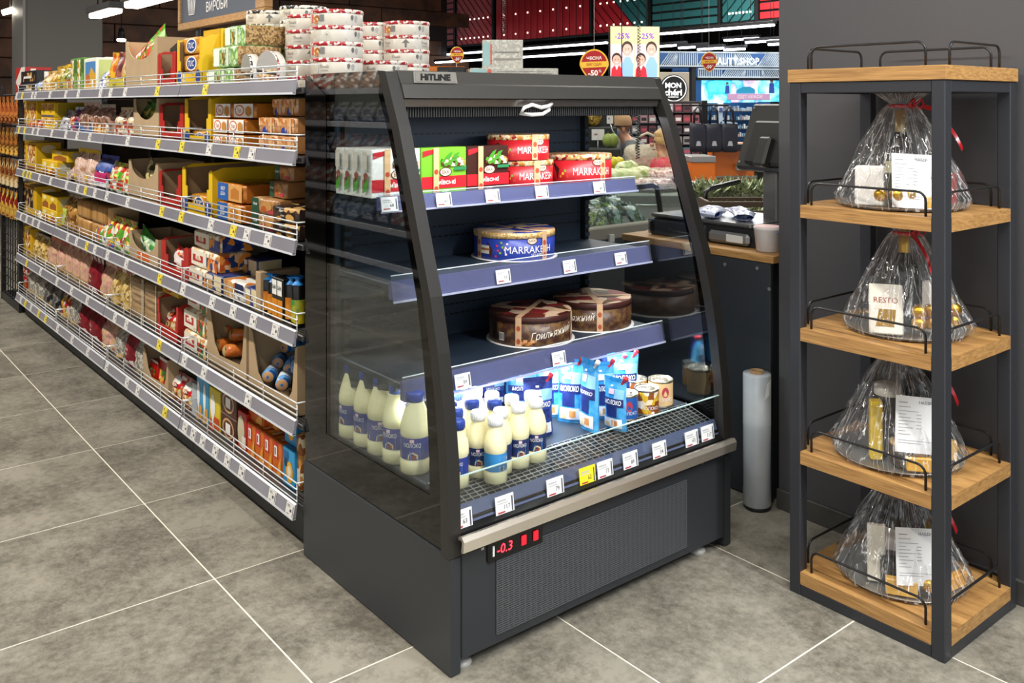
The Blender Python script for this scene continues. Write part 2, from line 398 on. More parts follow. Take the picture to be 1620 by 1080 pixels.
# ------------------------------------------------------------------ long shelving (four bays)
STEEL = mat('shelf_steel', '4a4a4c', .45, .3)
DARK = mat('dark_steel', '1f2022', .55, .2)
RAIL = mat('rail_grey', '7d7b83', .25, 0, .6, var=('8b8992', 3, .3, .7))
RAILC = mat('rail_lip', 'c9cbd0', .3)
WIRE = mat('wire_zinc', 'd2d4d4', .3, .35)
TAGW = mat('tag_paper', 'd8d5d0', .6); TAGY = mat('tag_yellow', 'e4cf3a', .6)
INKD = mat('tag_ink', '44414a', .6)
S = [1.350, 1.145, .890, .625, .365, .132]
RB = [1.331, 1.124, .865, .601, .342, .098]; RT = [z_ + .040 for z_ in RB]
SHELFNAME = ['top shelf', 'second shelf', 'third shelf', 'fourth shelf', 'fifth shelf', 'bottom shelf']
BY = [2.455, 3.415, 4.40, 5.36, 6.33]
XL = 1.18
TAGS = [
 [(36, 'y'), (27, 'w'), (52, 'w'), (57, 'w'), (80, 'w'), (105, 'w'), (125, 'w'), (160, 'w'), (176, 'w'), (199, 'w'), (250, 'y'), (283, 'w'), (326, 'y')],
 [(24, 'y'), (31, 'y'), (40, 'y'), (53, 'w'), (61, 'w'), (83, 'w'), (105, 'w'), (123, 'w'), (143, 'w'), (166, 'w'), (203, 'w'), (251, 'y'), (289, 'y'), (332, 'w'), (376, 'y'), (400, 'w')],
 [(38, 'y'), (44, 'y'), (49, 'y'), (63, 'w'), (81, 'w'), (106, 'w'), (124, 'w'), (136, 'y'), (151, 'w'), (170, 'w'), (203, 'w'), (257, 'y'), (288, 'y'), (335, 'w'), (370, 'y'), (392, 'w'), (425, 'w')],
 [(34, 'w'), (43, 'w'), (53, 'w'), (62, 'w'), (86, 'w'), (108, 'w'), (122, 'w'), (138, 'y'), (151, 'w'), (171, 'w'), (201, 'w'), (254, 'y'), (291, 'w'), (337, 'w'), (370, 'w'), (402, 'w'), (437, 'w')],
 [(43, 'y'), (65, 'w'), (91, 'w'), (114, 'w'), (139, 'w'), (167, 'w'), (183, 'w'), (201, 'w'), (253, 'y'), (293, 'w'), (324, 'w'), (394, 'w')],
 [(26, 'w'), (34, 'w'), (41, 'y'), (50, 'w'), (62, 'y'), (73, 'y'), (92, 'w'), (115, 'w'), (140, 'w'), (170, 'w'), (202, 'w'), (219, 'w'), (262, 'y'), (294, 'w'), (307, 'w'), (322, 'w'), (342, 'w'), (361, 'w'), (384, 'w'), (432, 'w'), (460, 'w')]]
def tag_mesh(m, w_=.050, h_=.037):
    b = MB(); b.box(-.0008, .0, -w_ / 2, w_ / 2, -h_ / 2, h_ / 2, m)
    for k, (yy, zz, ww, hh) in enumerate(((-.010, .012, .016, .002), (-.008, .008, .020, .0016), (.006, -.001, .011, .008), (-.010, -.012, .016, .002), (.020, 0, .004, .028))):
        b.quad((-.0011, -yy + ww / 2, zz - hh / 2), (-.0011, -yy - ww / 2, zz - hh / 2), (-.0011, -yy - ww / 2, zz + hh / 2), (-.0011, -yy + ww / 2, zz + hh / 2), INKD)
    return b.mesh('price_tag')
TM = {'w': tag_mesh(TAGW), 'y': tag_mesh(TAGY)}
BAYWHERE = ['nearest the open fridge', 'second from the fridge', 'third from the fridge', 'farthest from the fridge']
for bi in range(4):
    y0, y1 = BY[bi], BY[bi + 1]
    bay = empty('shelving_bay', 'grey metal supermarket shelving bay with wire fences, ' + BAYWHERE[bi], 'shelving', (1.22, y0, 0), 0, None)
    def L(mb, name, parent=bay, label=None):
        return mb.build(name, parent, None, label)
    ox, oy = 1.22, y0
    W = y1 - y0
    L(MB().cbox(0.01, .055, .002, W - .002, 0, .098, mat('kick_plate', '2a2a2b', .5, .2), .002), 'kick_plate')
    L(MB().box(.49, .51, .002, W - .002, .0, 1.33, DARK), 'back_panel')
    for yy in (.0, W - .02): L(MB().box(.46, .49, yy, yy + .02, 0, 1.345, STEEL), 'upright')
    for si in range(6):
        sh = L(MB().cbox(-.015, .47, .003, W - .003, S[si] - .018, S[si], STEEL, .003), 'shelf')
        zt, zb = RT[si], RB[si]
        rail = MB().prism([(-.037, zt), (-.031, zt), (-.036, zb), (-.046, zb), (-.045, zb + .004)], .004, W - .004, RAIL, 'y')
        rail.prism([(-.0385, zt - .001), (-.033, zt + .0035), (-.031, zt - .001)], .004, W - .004, RAILC, 'y'); rail.prism([(-.0475, zb - .002), (-.036, zb - .002), (-.036, zb + .001), (-.0465, zb + .004)], .004, W - .004, RAILC, 'y')
        L(rail, 'price_rail', sh)
        fn = MB(); X = -.030
        for hz_ in (.014, .031, .048, .066):
            fn.tube([(X, .006, S[si] + hz_), (X, W - .006, S[si] + hz_)], .0023, WIRE, 5)
        n = 5
        for k in range(n): yy = .012 + (W - .024) * k / (n - 1); fn.tube([(X + .002, yy, S[si] - .005), (X + .002, yy, S[si] + .066)], .0023, WIRE, 5)
        for yy in (.007, W - .007): fn.tube([(X, yy, S[si] + .066), (X + .07, yy, S[si] + .066), (X + .07, yy, S[si])], .0023, WIRE, 5)
        L(fn, 'wire_fence', sh)
        ang = math.atan2(.008, zt - zb)
        for (u, c) in TAGS[si]:
            p = atX(u, 0, XL)
            if y0 + .02 <= p.y < y1 - .02:
                t = bpy.data.objects.new('price_tag', TM[c]); C.objects.link(t); t.parent = sh
                t.location = (-.0425, p.y - y0, (zt + zb) / 2); t.rotation_euler = (0, ang, 0)
                if c == 'y': t['label'] = 'yellow price tag'
    if bi == 0:
        L(MB().cbox(.5, 1.0, .003, W - .003, 1.33, 1.345, STEEL, .003), 'top_board')
        L(MB().cbox(.95, 1.0, .003, W - .003, 0, 1.33, DARK, .003), 'rear_panel')
        L(MB().box(-.005, .49, -.004, .002, .0, 1.33, DARK), 'end_panel')
    if bi == 1:
        L(MB().cbox(.5, 1.0, .003, W - .003, 1.33, 1.345, STEEL, .003), 'top_board')
        L(MB().cbox(.95, 1.0, .003, W - .003, 0, 1.33, DARK, .003), 'rear_panel')

# ------------------------------------------------------------------ open display fridge
FRM = mat('fridge_frame', '3f3d3a', .42, .3, bump=(300, .06))
FRP = mat('fridge_panel', '33363a', .42, .25, bump=(300, .06))
FIN = mat('fridge_inside', '2c3846', .42, .2)
FBK = mat('fridge_black', '08090a', .35)
GLASS = film('clear_pane', 'f3f6f5', .0, .0, None, 1.9)
ACR = film('clear_acrylic', 'f6f8fb', .035, .03, None, 1.45, 'cfd6ea')
FRIT = mat('black_enamel', '050505', .04, 0, .55)
CHROME = mat('chrome', 'e9e1d3', .26, .85)
fr = empty('display_fridge', 'black open-front display fridge with curved glass sides at the end of shelving', 'fridge', (1.7, 2.06, 0))
FO = Vector((1.7, 2.06, 0))
def FB(mb, name, parent=fr, label=None):              # fridge parts are written in room coordinates
    mb.v = [(a - 1.7, b - 2.06, c) for a, b, c in mb.v]
    return mb.build(name, parent, None, label)
PROF = [(1.698, .27), (1.700, .36), (1.705, .474), (1.723, .613), (1.743, .725), (1.774, .851), (1.809, .95), (1.869, 1.125), (1.912, 1.246), (1.975, 1.383)]
def off(pr, d):
    o = []
    for i, (y, z) in enumerate(pr):
        a = pr[max(0, i - 1)]; b = pr[min(len(pr) - 1, i + 1)]; t = Vector((b[0] - a[0], b[1] - a[1])).normalized()
        o.append((y + t.y * d, z - t.x * d))
    return o
INN = off(PROF, .032); INN[-1] = (2.012, 1.386)
for side, x0, x1 in (('l', 1.192, 1.226), ('r', 2.176, 2.210)):
    FB(MB().band(PROF, INN, x0, x1, mat('post_dark', '2f2d2b', .4, .3, bump=(300, .06))), 'curved_post')
    low = [(1.698, .0), (1.698, .27), (2.432, .27), (2.432, .0)]
    xs = (1.196, 1.224) if side == 'l' else (2.178, 2.206)
    FB(MB().prism([(1.698, .004), (1.698, .268), (1.712, .272), (2.432, .272), (2.432, .004)], *xs, FRP), 'side_panel')
    # pane, with its black enamel border as a sub-part
    gx0, gx1 = (1.202, 1.208) if side == 'l' else (2.194, 2.200)
    outer = INN + [(2.432, 1.386), (2.432, .272)]
    pane = FB(MB().prism(outer, gx0, gx1, GLASS), 'side_glass')
    inn2 = [off(PROF, (.094 if side == 'l' else .080) - .030 * min(1, (z_ - .27) / .8))[i_] for i_, (y_, z_) in enumerate(PROF)]; inn2[0] = (1.79, .385); inn2[1] = (1.79, .39); inn2[-1] = (2.022, 1.325)
    inner = inn2 + [(2.305, 1.325), (2.305, .385)]
    fb = MB()
    X = gx0 - .0012 if side == 'l' else gx0 - .0012
    n = len(outer)
    for xx in (gx0 - .0012, gx1 + .0012):
        for i in range(n):
            j = (i + 1) % n
            if i == n - 3 and side == 'l': continue
            fb.quad((xx, *outer[i]), (xx, *outer[j]), (xx, *inner[j]), (xx, *inner[i]), FRIT)
    FB(fb, 'enamel_border', pane)
FB(MB().box(1.224, 2.178, 2.30, 2.43, .03, 1.386, FBK), 'body')
bp_ = MB().box(1.224, 2.178, 2.285, 2.30, .36, 1.27, FIN)
bp = FB(bp_, 'back_panel')
sl = MB()
for z in [.66, .69, .745, .77, .90, .93, .985, 1.01, 1.14, 1.17, 1.21]:
    for k in range(44): sl.box(1.25 + k * .021, 1.262 + k * .021, 2.2835, 2.2855, z, z + .004, FBK)
FB(stuff_ := sl, 'air_slots', bp); 
for c in bp.children: c['kind'] = 'stuff'
for xx in (1.236, 2.150):
    u_ = MB().box(xx, xx + .018, 2.262, 2.286, .40, 1.26, FBK)
    for k in range(30): u_.box(xx - .001, xx + .019, 2.258, 2.263, .42 + k * .027, .434 + k * .027, FIN)
    FB(u_, 'slotted_upright')
# canopy
can = MB().prism([(1.975, 1.386), (2.432, 1.388), (2.432, 1.268), (2.03, 1.268), (1.99, 1.292), (1.962, 1.312), (1.938, 1.316), (1.952, 1.350), (1.956, 1.354)], 1.226, 2.176, FRM, 'x')
canopy = FB(can, 'canopy')
FB(MB().prism([(1.950, 1.3125), (1.966, 1.3095), (1.975, 1.2935), (1.958, 1.2935)], 1.228, 2.174, mat('silver_strip', '8d8987', .25, .8)), 'silver_strip', canopy)
hc = MB().box(1.228, 2.174, 1.975, 1.99, 1.266, 1.2925, FBK)
for k in range(118): hc.box(1.23 + k * .008, 1.2335 + k * .008, 1.970, 1.976, 1.267, 1.292, mat('honeycomb', '3a3a3c', .5))
stuff(FB(hc, 'air_outlet', canopy))
# badge on the sloping fascia
def fas(u, t): # along fascia: x, fraction from bottom to top
    return Vector((u, 1.952 + (1.975 - 1.952) * t - .001, 1.350 + (1.386 - 1.350) * t))
xa, xb = 1.262, 1.405
fy = Vector((0, 1.975 - 1.952, .036)).normalized(); fn_ = Vector((1, 0, 0)).cross(fy)
bd = MB(); A0 = fas(xa, .14) ; 
def fp(x, t, l=.002): q = fas(x, t) + fn_ * l; return tuple(q)
bd.quad(fp(xa, .1), fp(xb - .008, .1), fp(xb, .92), fp(xa + .010, .92), mat('badge_silver', 'a7a49d', .3, .6))
bd.quad(fp(xa + .006, .18, .003), fp(xb - .013, .18, .003), fp(xb - .006, .84, .003), fp(xa + .015, .84, .003), mat('badge_plate', '8b8882', .35, .4))
bd.text('HiTLiNE', fas((xa + xb) / 2, .5) + fn_ * .0035, (1, 0, 0), tuple(fy), .021, mat('badge_ink', '0c0c0c', .4), .122, None, .35, 0, .06)
FB(bd, 'brand_badge', canopy)
# white cable loop hooked under the canopy
wl = MB(); WHT = mat('white_plastic', 'eeeeec', .35)
pa = [(-.055, 0, -.012), (-.045, -.004, .004), (-.02, -.008, .012), (.012, -.01, .004), (.04, -.008, .008), (.055, -.004, .014), (.05, 0, -.002), (.02, -.006, -.014), (-.02, -.006, -.016)]
wl.tube([(1.66 + a, 1.945 + b, 1.287 + c) for a, b, c in pa], .0055, WHT, 8, True)
FB(wl, 'night_blind_handle', canopy, 'white plastic loop handle')
# inside deck, shelves
FB(MB().box(1.224, 2.178, 1.84, 2.287, .345, .385, FIN), 'deck')
for (xx, wd) in ((1.226, .31), (1.54, .31), (1.854, .322)): FB(MB().cbox(xx, xx + wd, 1.845, 2.283, .384, .3875, FIN, .002), 'deck_plate')
FB(MB().box(1.226, 2.176, 1.72, 1.842, .30, .34, FBK), 'trough')
FB(MB().prism([(1.69, .275), (1.70, .32), (1.735, .335), (1.85, .335), (1.85, .275)], 1.226, 2.176, FBK, 'x'), 'front_sill')
gr_ = MB(); GW = mat('grille_wire', 'a9abad', .35, .4)
def gpt(x, t): return (x, 1.742 + .098 * t, .362 + .026 * t)
for k in range(44):
    x = 1.232 + k * (2.172 - 1.232) / 43; gr_.tube([gpt(x, 0), gpt(x, 1)], .0011, GW, 4)
for k in range(9): gr_.tube([gpt(1.23, k / 8), gpt(2.174, k / 8)], .0013, GW, 4)
FB(gr_, 'air_grille')
FB(MB().quad((1.23, 1.745, .352), (2.174, 1.745, .352), (2.174, 1.84, .376), (1.23, 1.84, .376), mat('grille_dark', '101112', .6)), 'grille_tray')
FRAIL = mat('fridge_rail', '4c4c78', .3, 0, .5, var=('565a86', 3, .3, .7))
FTAG = MB(); FTAG.box(-.025, .025, -.0012, 0, -.019, .019, mat('tag_white', 'e2e2e2', .6))
for (xx, zz, ww, hh, mm) in ((-.008, .010, .024, .003, 'b5b5b8'), (-.006, .005, .028, .002, 'bdbdc0'), (-.010, -.012, .020, .003, 'a83038'), (.020, 0, .004, .028, '55555c')):
    FTAG.quad((xx - ww / 2, -.0016, zz - hh / 2), (xx + ww / 2, -.0016, zz - hh / 2), (xx + ww / 2, -.0016, zz + hh / 2), (xx - ww / 2, -.0016, zz + hh / 2), K(mm))
def ftag(price, yellow=False):
    b = MB(); b.v = list(FTAG.v); b.f = list(FTAG.f); b.m = list(FTAG.m); b.sm = list(FTAG.sm); b.mats = list(FTAG.mats)
    if yellow: b.mats[0] = mat('tag_fridge_yellow', 'f0dc28', .6)
    b.text(price, (.006, -.0018, -.003), (1, 0, 0), (0, 0, 1), .0085, K('2a2a2e')); return b.mesh('price_tag')
FTM = [ftag('68'), ftag('63'), ftag('73'), ftag('117'), ftag('89'), ftag('79'), ftag('34'), ftag('62', True)]
SHELVES = [(2.055, 1.060, 1.025, [616, 702, 779, 857, 948]), (1.995, .848, .803, [796, 901, 982]), (1.94, .607, .560, [732, 884])]
FH = (.007, .017, .013)
for si, (yf, zt, zb, tags) in enumerate(SHELVES):
    sh = FB(MB().cbox(1.228, 2.174, yf + .012, 2.286, zt - .024, zt - .006, FIN, .003), 'shelf')
    rl = MB().prism([(yf + .004, zt), (yf + .016, zt), (yf + .016, zb), (yf - .008, zb), (yf - .006, zb + .004)], 1.224, 2.178, FRAIL, 'x')
    FB(rl, 'price_rail', sh)
    ac = MB().prism([(yf + .001, zt + FH[si]), (yf + .003, zt + FH[si]), (yf - .008, zb - .003), (yf - .012, zb - .003)], 1.222, 2.18, ACR, 'x')
    FB(ac, 'clear_fence', sh)
    FB(MB().box(1.222, 2.18, yf + .0005, yf + .0035, zt + FH[si] - .001, zt + FH[si] + .001, mat('acrylic_edge', 'dfe9ee', .2)), 'fence_edge', sh)
    FB(MB().box(1.222, 2.18, yf - .014, yf - .009, zb - .006, zb - .001, mat('acrylic_edge2', 'aeb2cf', .25)), 'rail_edge', sh)
    for xx in (1.232, 2.166):
        FB(MB().prism([(2.28, zt - .02), (2.28, zt - .085), (2.25, zt - .085), (yf + .05, zt - .035), (yf + .05, zt - .02)], xx, xx + .004, FIN, 'x'), 'bracket', sh)
    for k, u in enumerate(tags):
        p = atY(u, 300, yf - .012)
        t = bpy.data.objects.new('price_tag', FTM[(k + si * 2) % 6]); C.objects.link(t); t.parent = sh
        t.location = (p.x - 1.7, yf - .0125 - 2.06, (zt + zb) / 2 - .001); t.rotation_euler[0] = -.2
# bottom price rail with its fence
deckrail = FB(MB().prism([(1.735, .368), (1.739, .366), (1.722, .321), (1.715, .321)], 1.226, 2.176, mat('deck_rail', '6c7396', .3), 'x'), 'price_rail')
FB(MB().box(1.222, 2.18, 1.7165, 1.7195, .318, .442, GLASS), 'front_fence', deckrail)
FB(MB().box(1.222, 2.18, 1.7162, 1.7198, .4405, .443, mat('glass_edge', 'b5cfcb', .15)), 'fence_edge', deckrail)
FB(MB().box(1.226, 2.176, 1.708, 1.7215, .315, .3215, mat('acrylic_edge2')), 'rail_edge', deckrail)
for k, u in enumerate([731, 798, 878, 929, 957, 997, 1043, 1094, 1119]):
    p = atY(u, 300, 1.714); t = bpy.data.objects.new('price_tag', FTM[7] if u == 929 else FTM[(k * 2 + 1) % 7]); C.objects.link(t); t.parent = deckrail
    t.location = (p.x - 1.7, 1.7135 - 2.06, .3425); t.rotation_euler[0] = -.12; t.scale = (1.12, 1, 1.22)
    if u == 929: t['label'] = 'yellow price tag'
# bumper, lower front with slots, controller, feet
bm_ = MB().prism([(1.690, .319), (1.676, .323), (1.667, .314), (1.670, .289), (1.676, .287), (1.680, .289), (1.676, .311), (1.680, .315), (1.690, .313)], 1.212, 2.196, CHROME, 'x')
bmp = FB(bm_, 'chrome_bumper')
low = FB(MB().cbox(1.228, 2.176, 1.698, 1.72, .03, .285, FRP, .003), 'front_panel')
a = atY(785, 900, 1.698); b = atY(1085, 850, 1.698)
gx0, gx1, gz0, gz1 = a.x, b.x, .055, .242
gl = MB().box(gx0, gx1, 1.6965, 1.6985, gz0, gz1, mat('slot_dark', '0e0f10', .7))
SLT = mat('slot_bar', '5a5d60', .4, .3)
nz_ = 36
for k in range(nz_ + 1):
    z = gz0 + (gz1 - gz0) * k / nz_; gl.box(gx0, gx1, 1.6945, 1.6967, z - .0014, z + .0014, SLT)
for k in range(40):
    x = gx0 + (gx1 - gx0) * k / 39; gl.box(x - .0013, x + .0013, 1.6948, 1.6967, gz0, gz1, SLT)
stuff(FB(gl, 'ventilation_slots', low))
a = atY(770, 880, 1.697); b = atY(857, 832, 1.697); zc = (a.z + b.z) / 2
cz0, cz1 = atY(815, 871, 1.697).z, atY(815, 840, 1.697).z
ctl = FB(MB().cbox(a.x, b.x, 1.690, 1.70, cz0 - .004, cz1 + .004, mat('controller_black', '060607', .2), .004), 'controller')
RED = mat('led_red', 'ff2b3a', .4, emit=3)
zm = (cz0 + cz1) / 2; wx = b.x - a.x
FB(MB().text('-0.3', (a.x + wx * .28, 1.6885, zm), (1, 0, 0), (0, 0, 1), .022, RED, None, None, .12), 'digits', ctl, 'glowing red temperature digits')
for f in (.62, .84):
    FB(MB().cbox(a.x + wx * f - .008, a.x + wx * f + .008, 1.685, 1.69, zm - .012, zm + .012, mat('switch_red', 'd0182a', .3, emit=.6), .003), 'rocker_switch', ctl, 'red rocker switch')
FB(MB().box(a.x + wx * .07, a.x + wx * .10, 1.6885, 1.69, zm - .012, zm + .012, WHT), 'button', ctl)
for u, v in ((762, 866), (823, 866), (1110, 731)):
    p = atY(u, v, 1.698); FB(MB().lathe([(.0, .0), (.004, .001), (.004, .003), (0, .003)], WHT, 8).__class__().box(p.x - .004, p.x + .004, 1.694, 1.698, p.z - .004, p.z + .004, mat('screw', 'b9b9b6', .3, .8)), 'screw', low)
for u, v in ((725, 1052), (1108, 875)):
    p = atZ(u, v, .0)
    FB(MB().lathe([(.022, 0), (.024, .006), (.02, .012), (.008, .014), (.008, .034), (0, .034)], mat('foot_grey', '9a9893', .4), 16, max(p.x, 1.25), max(p.y, 1.73)), 'foot')
for x in (1.25, 2.15): FB(MB().lathe([(.022, 0), (.024, .006), (.008, .014), (.008, .034), (0, .034)], mat('foot_grey'), 12, x, 2.36), 'foot')

# ------------------------------------------------------------------ rack of gift sets
OAK = None
def oak():
    m, nt, b = _new('oak'); b.inputs['Roughness'].default_value = .45
    tc = nt.nodes.new('ShaderNodeTexCoord'); mp = nt.nodes.new('ShaderNodeMapping'); mp.inputs['Scale'].default_value = (14, 3, 60)
    n = nt.nodes.new('ShaderNodeTexNoise'); n.inputs['Scale'].default_value = 3; n.inputs['Detail'].default_value = 7; n.inputs['Distortion'].default_value = .6
    rp = nt.nodes.new('ShaderNodeValToRGB'); e = rp.color_ramp.elements; e[0].position = .3; e[1].position = .7; e[0].color = lin('8a6236'); e[1].color = lin('bb8f55')
    nt.links.new(tc.outputs['Object'], mp.inputs[0]); nt.links.new(mp.outputs[0], n.inputs['Vector']); nt.links.new(n.outputs[0], rp.inputs[0]); nt.links.new(rp.outputs[0], b.inputs['Base Color'])
    return m
OAK = oak()
PST = mat('rack_frame', '34353a', .42, .3, bump=(250, .08))
RX0, RX1, RY0, RY1 = 2.120, 2.503, 1.020, 1.438
rack = empty('display_rack', 'dark metal display rack with oak shelves standing by the grey wall', 'rack', ((RX0 + RX1) / 2, (RY0 + RY1) / 2, 0))
def RB_(mb, name, parent=rack):
    mb.v = [(a - (RX0 + RX1) / 2, b - (RY0 + RY1) / 2, c) for a, b, c in mb.v]; return mb.build(name, parent)
pw = .033
for x in (RX0, RX1 - pw):
    for y in (RY0, RY1 - pw): RB_(MB().cbox(x, x + pw, y, y + pw, 0, 1.358, PST, .002), 'post')
for z0, z1 in ((0, .029), (1.329, 1.358)):
    for x in (RX0, RX1 - pw): RB_(MB().cbox(x + .001, x + pw - .001, RY0 + pw, RY1 - pw, z0, z1, PST, .002), 'rail')
    for y in (RY0, RY1 - pw): RB_(MB().cbox(RX0 + pw, RX1 - pw, y + .001, y + pw - .001, z0, z1, PST, .002), 'rail')
def arch(p0, p1, h, r=.022, rad=.0034):
    p0 = Vector(p0); p1 = Vector(p1); d = (p1 - p0).normalized(); up = Vector((0, 0, 1)); pts = [p0]
    for k in range(6): a_ = PI / 2 * k / 5; pts.append(p0 + up * (h - r) + d * (r - r * math.cos(a_)) + up * (r * math.sin(a_)))
    for k in range(6): a_ = PI / 2 * (1 - k / 5); pts.append(p1 + up * (h - r) - d * (r - r * math.cos(a_)) + up * (r * math.sin(a_)))
    pts.append(p1); return pts
SHZ = [(1.358, 1.392, True), (1.000, 1.033, False), (.674, .707, False), (.348, .381, False), (.030, .062, False)]
GRD = mat('guard_wire', '2b2a2b', .35, .5)
for z0, z1, top in SHZ:
    if top: bd = MB().cbox(RX0 - .003, RX1 + .003, RY0 - .004, RY1 + .004, z0, z1, OAK, .001)
    else: bd = MB().prism([(RX0 + pw, RY0), (RX1 - pw, RY0), (RX1 - pw, RY0 + pw), (RX1 - .001, RY0 + pw), (RX1 - .001, RY1 - pw), (RX1 - pw, RY1 - pw), (RX1 - pw, RY1 - .001), (RX0 + pw, RY1 - .001), (RX0 + pw, RY1 - pw), (RX0, RY1 - pw), (RX0, RY0 + pw), (RX0 + pw, RY0 + pw)], z0, z1, OAK, 'z')
    s_ = RB_(bd, 'oak_top' if top else 'oak_shelf')
    e_ = .018; xa, xb, ya, yb = RX0 + e_, RX1 - e_, RY0 + .055, RY1 - .055
    for p0, p1 in (((xa, yb, z1), (xa, ya, z1)), ((RX0 + .06, RY0 + e_, z1), (RX1 - .055, RY0 + e_, z1)), ((xb, yb, z1), (xb, ya, z1)), ((RX0 + .06, RY1 - e_, z1), (RX1 - .055, RY1 - e_, z1))):
        RB_(MB().tube(arch(p0, p1, .058), .0032, GRD, 6), 'guard_rail', s_)

# ------------------------------------------------------------------ gift sets in cellophane
CELLO = film('cellophane', 'fafafa', .03, .06, (26, 1.0, .03, (1, 1, .3)), 1.6, 'ffffff')
def crease_glints(m):                                       # crease lines whitened in the film colour, standing in for lamp highlights
    nt = m.node_tree; tc = nt.nodes.new('ShaderNodeTexCoord'); mp = nt.nodes.new('ShaderNodeMapping'); mp.inputs['Scale'].default_value = (44, 2.2, 1)
    n = nt.nodes.new('ShaderNodeTexNoise'); n.inputs['Scale'].default_value = 1; n.inputs['Detail'].default_value = 4; n.inputs['Distortion'].default_value = .35
    rp = nt.nodes.new('ShaderNodeValToRGB'); e = rp.color_ramp.elements; e[0].position = .497; e[1].position = .515; e[0].color = (.03, .03, .03, 1); e[1].color = (.45, .45, .45, 1)
    e2 = rp.color_ramp.elements.new(.535); e2.color = (.04, .04, .04, 1)
    nt.links.new(tc.outputs['UV'], mp.inputs[0]); nt.links.new(mp.outputs[0], n.inputs['Vector']); nt.links.new(n.outputs[0], rp.inputs[0])
    mixes = [x for x in nt.nodes if x.type == 'MIX_SHADER']; nt.links.new(rp.outputs[0], mixes[0].inputs[0])
crease_glints(CELLO)
PAPER = mat('paper', 'dcdcdc', .7)
GOLDF = mat('gold_foil', 'c79a35', .28, .9, bump=(90, .8, .004))
REDR = mat('red_ribbon', 'b01822', .3, coat=.4)
def sheet(w_, h_, lines):
    b = MB(); b.box(-w_ / 2, w_ / 2, -.0008, 0, 0, h_, PAPER)
    for (a, z, ww, hh) in lines: b.quad((a, -.0011, z), (a + ww, -.0011, z), (a + ww, -.0011, z + hh), (a, -.0011, z + hh), K('8d8d92'))
    b.text('НАБІР', (w_ * .2, -.0013, h_ * .9), (1, 0, 0), (0, 0, 1), .0075, K('3c3c42'))
    return b
LINES = [(-.045, .118, .022, .002), (-.045, .108, .03, .0015), (-.045, .098, .05, .0012)] + [(-.045, .09 - k * .008, .018 + (k * 7 % 5) * .006, .0015) for k in range(7)] + [(.0, .09 - k * .008, .012, .0015) for k in range(5)] + [(-.045, .028, .085, .0012), (-.045, .022, .06, .0012)]
def bottle_prof(h, r):
    return [(r * .9, 0), (r, .006), (r, h * .55), (r * .9, h * .62), (r * .45, h * .74), (r * .36, h * .8), (r * .36, h * .98), (r * .3, h), (0, h)]
def gift(z, cx, cy, H, rb, label, seed, shrot, contents, ribbon_side):
    g = empty('gift_set', label, 'gift set', (cx, cy, z)); rnd = random.Random(seed)
    MB().lathe([(0, .001), (rb * .86, .001), (rb * .98, .008), (rb, .010), (rb * .97, .0095), (rb * .85, .003), (0, .003)], mat('silver_tray', 'b9b7b2', .3, .7), 40).build('round_tray', g)
    def cf(s_, t):
        a_ = 2 * PI * s_; r = rb * (1.02 * (1 - t) ** .85 + .085) if t < .9 else rb * (.16 + (t - .9) * 2.2)
        if t < .12: r = rb * (1.0 + .05 * math.sin(t / .12 * PI / 2))
        r *= 1 + .075 * math.sin(a_ * 11 + seed) * (.25 + t) + .05 * math.sin(a_ * 23 + 3 * t + seed * 2) * (.3 + t) + .05 * noise.noise(Vector((math.cos(a_) * 3, math.sin(a_) * 3, t * 5 + seed)))
        return (r * math.cos(a_), r * math.sin(a_), .004 + t * H)
    cw = MB().grid(cf, 150, 22, CELLO, True, True).build('cellophane_wrap', g)
    uv = cw.data.uv_layers.new(name='fold')
    for l_ in cw.data.loops: uv.data[l_.index].uv = ((l_.vertex_index % 150) / 150, (l_.vertex_index // 150) / 22)
    rb_ = MB(); rr = rb * .2
    rb_.tube([(rr * math.cos(k / 14 * 2 * PI), rr * math.sin(k / 14 * 2 * PI), H * .9) for k in range(14)], .005, REDR, 6, True)
    pts = [Vector((ribbon_side * .2 * rb, -rr, H * .9))]
    for k in range(1, 16):
        a_ = k * .55; pts.append(Vector((ribbon_side * rb * (.2 + .30 * math.sin(k * .16) + .05 * math.sin(a_)), -rr - .018 * k ** .6 + .006 * math.cos(a_), H * .9 - k * H * .024 + .006 * math.sin(a_ * 1.3))))
    vs_ = []; 
    for k, p in enumerate(pts): tw = .0055; vs_ += [tuple(p + Vector((-tw * .6, 0, -tw))), tuple(p + Vector((tw * .6, 0, tw)))]
    rb_.add(vs_, [(2 * k, 2 * k + 2, 2 * k + 3, 2 * k + 1) for k in range(len(pts) - 1)], REDR, True)
    for sg in (-1, 1): rb_.tube([(0, -rr, H * .9), (sg * .02, -rr - .01, H * .9 + .018), (sg * .036, -rr - .008, H * .9 + .006), (sg * .02, -rr - .004, H * .9 - .006), (0, -rr, H * .9)], .0032, REDR, 6)
    rb_.build('red_ribbon', g)
    for it in contents: it(g)
    if shrot is not None:
        s_ = sheet(.105, .135, LINES); o = s_.build('price_sheet', g); dx, dz, rz_, ry = shrot
        dr = Vector((math.sin(rz_), -math.cos(rz_), 0)); o.location = Vector((dr.x * rb * .86 + dx * math.cos(rz_), dr.y * rb * .86 + dx * math.sin(rz_), dz)); o.rotation_euler = (-.18, ry, rz_)
    return g
def cam_xy(x, y): return (x * .777 + y * .629, -x * .629 + y * .777)   # contents are laid out facing the shop aisle corner
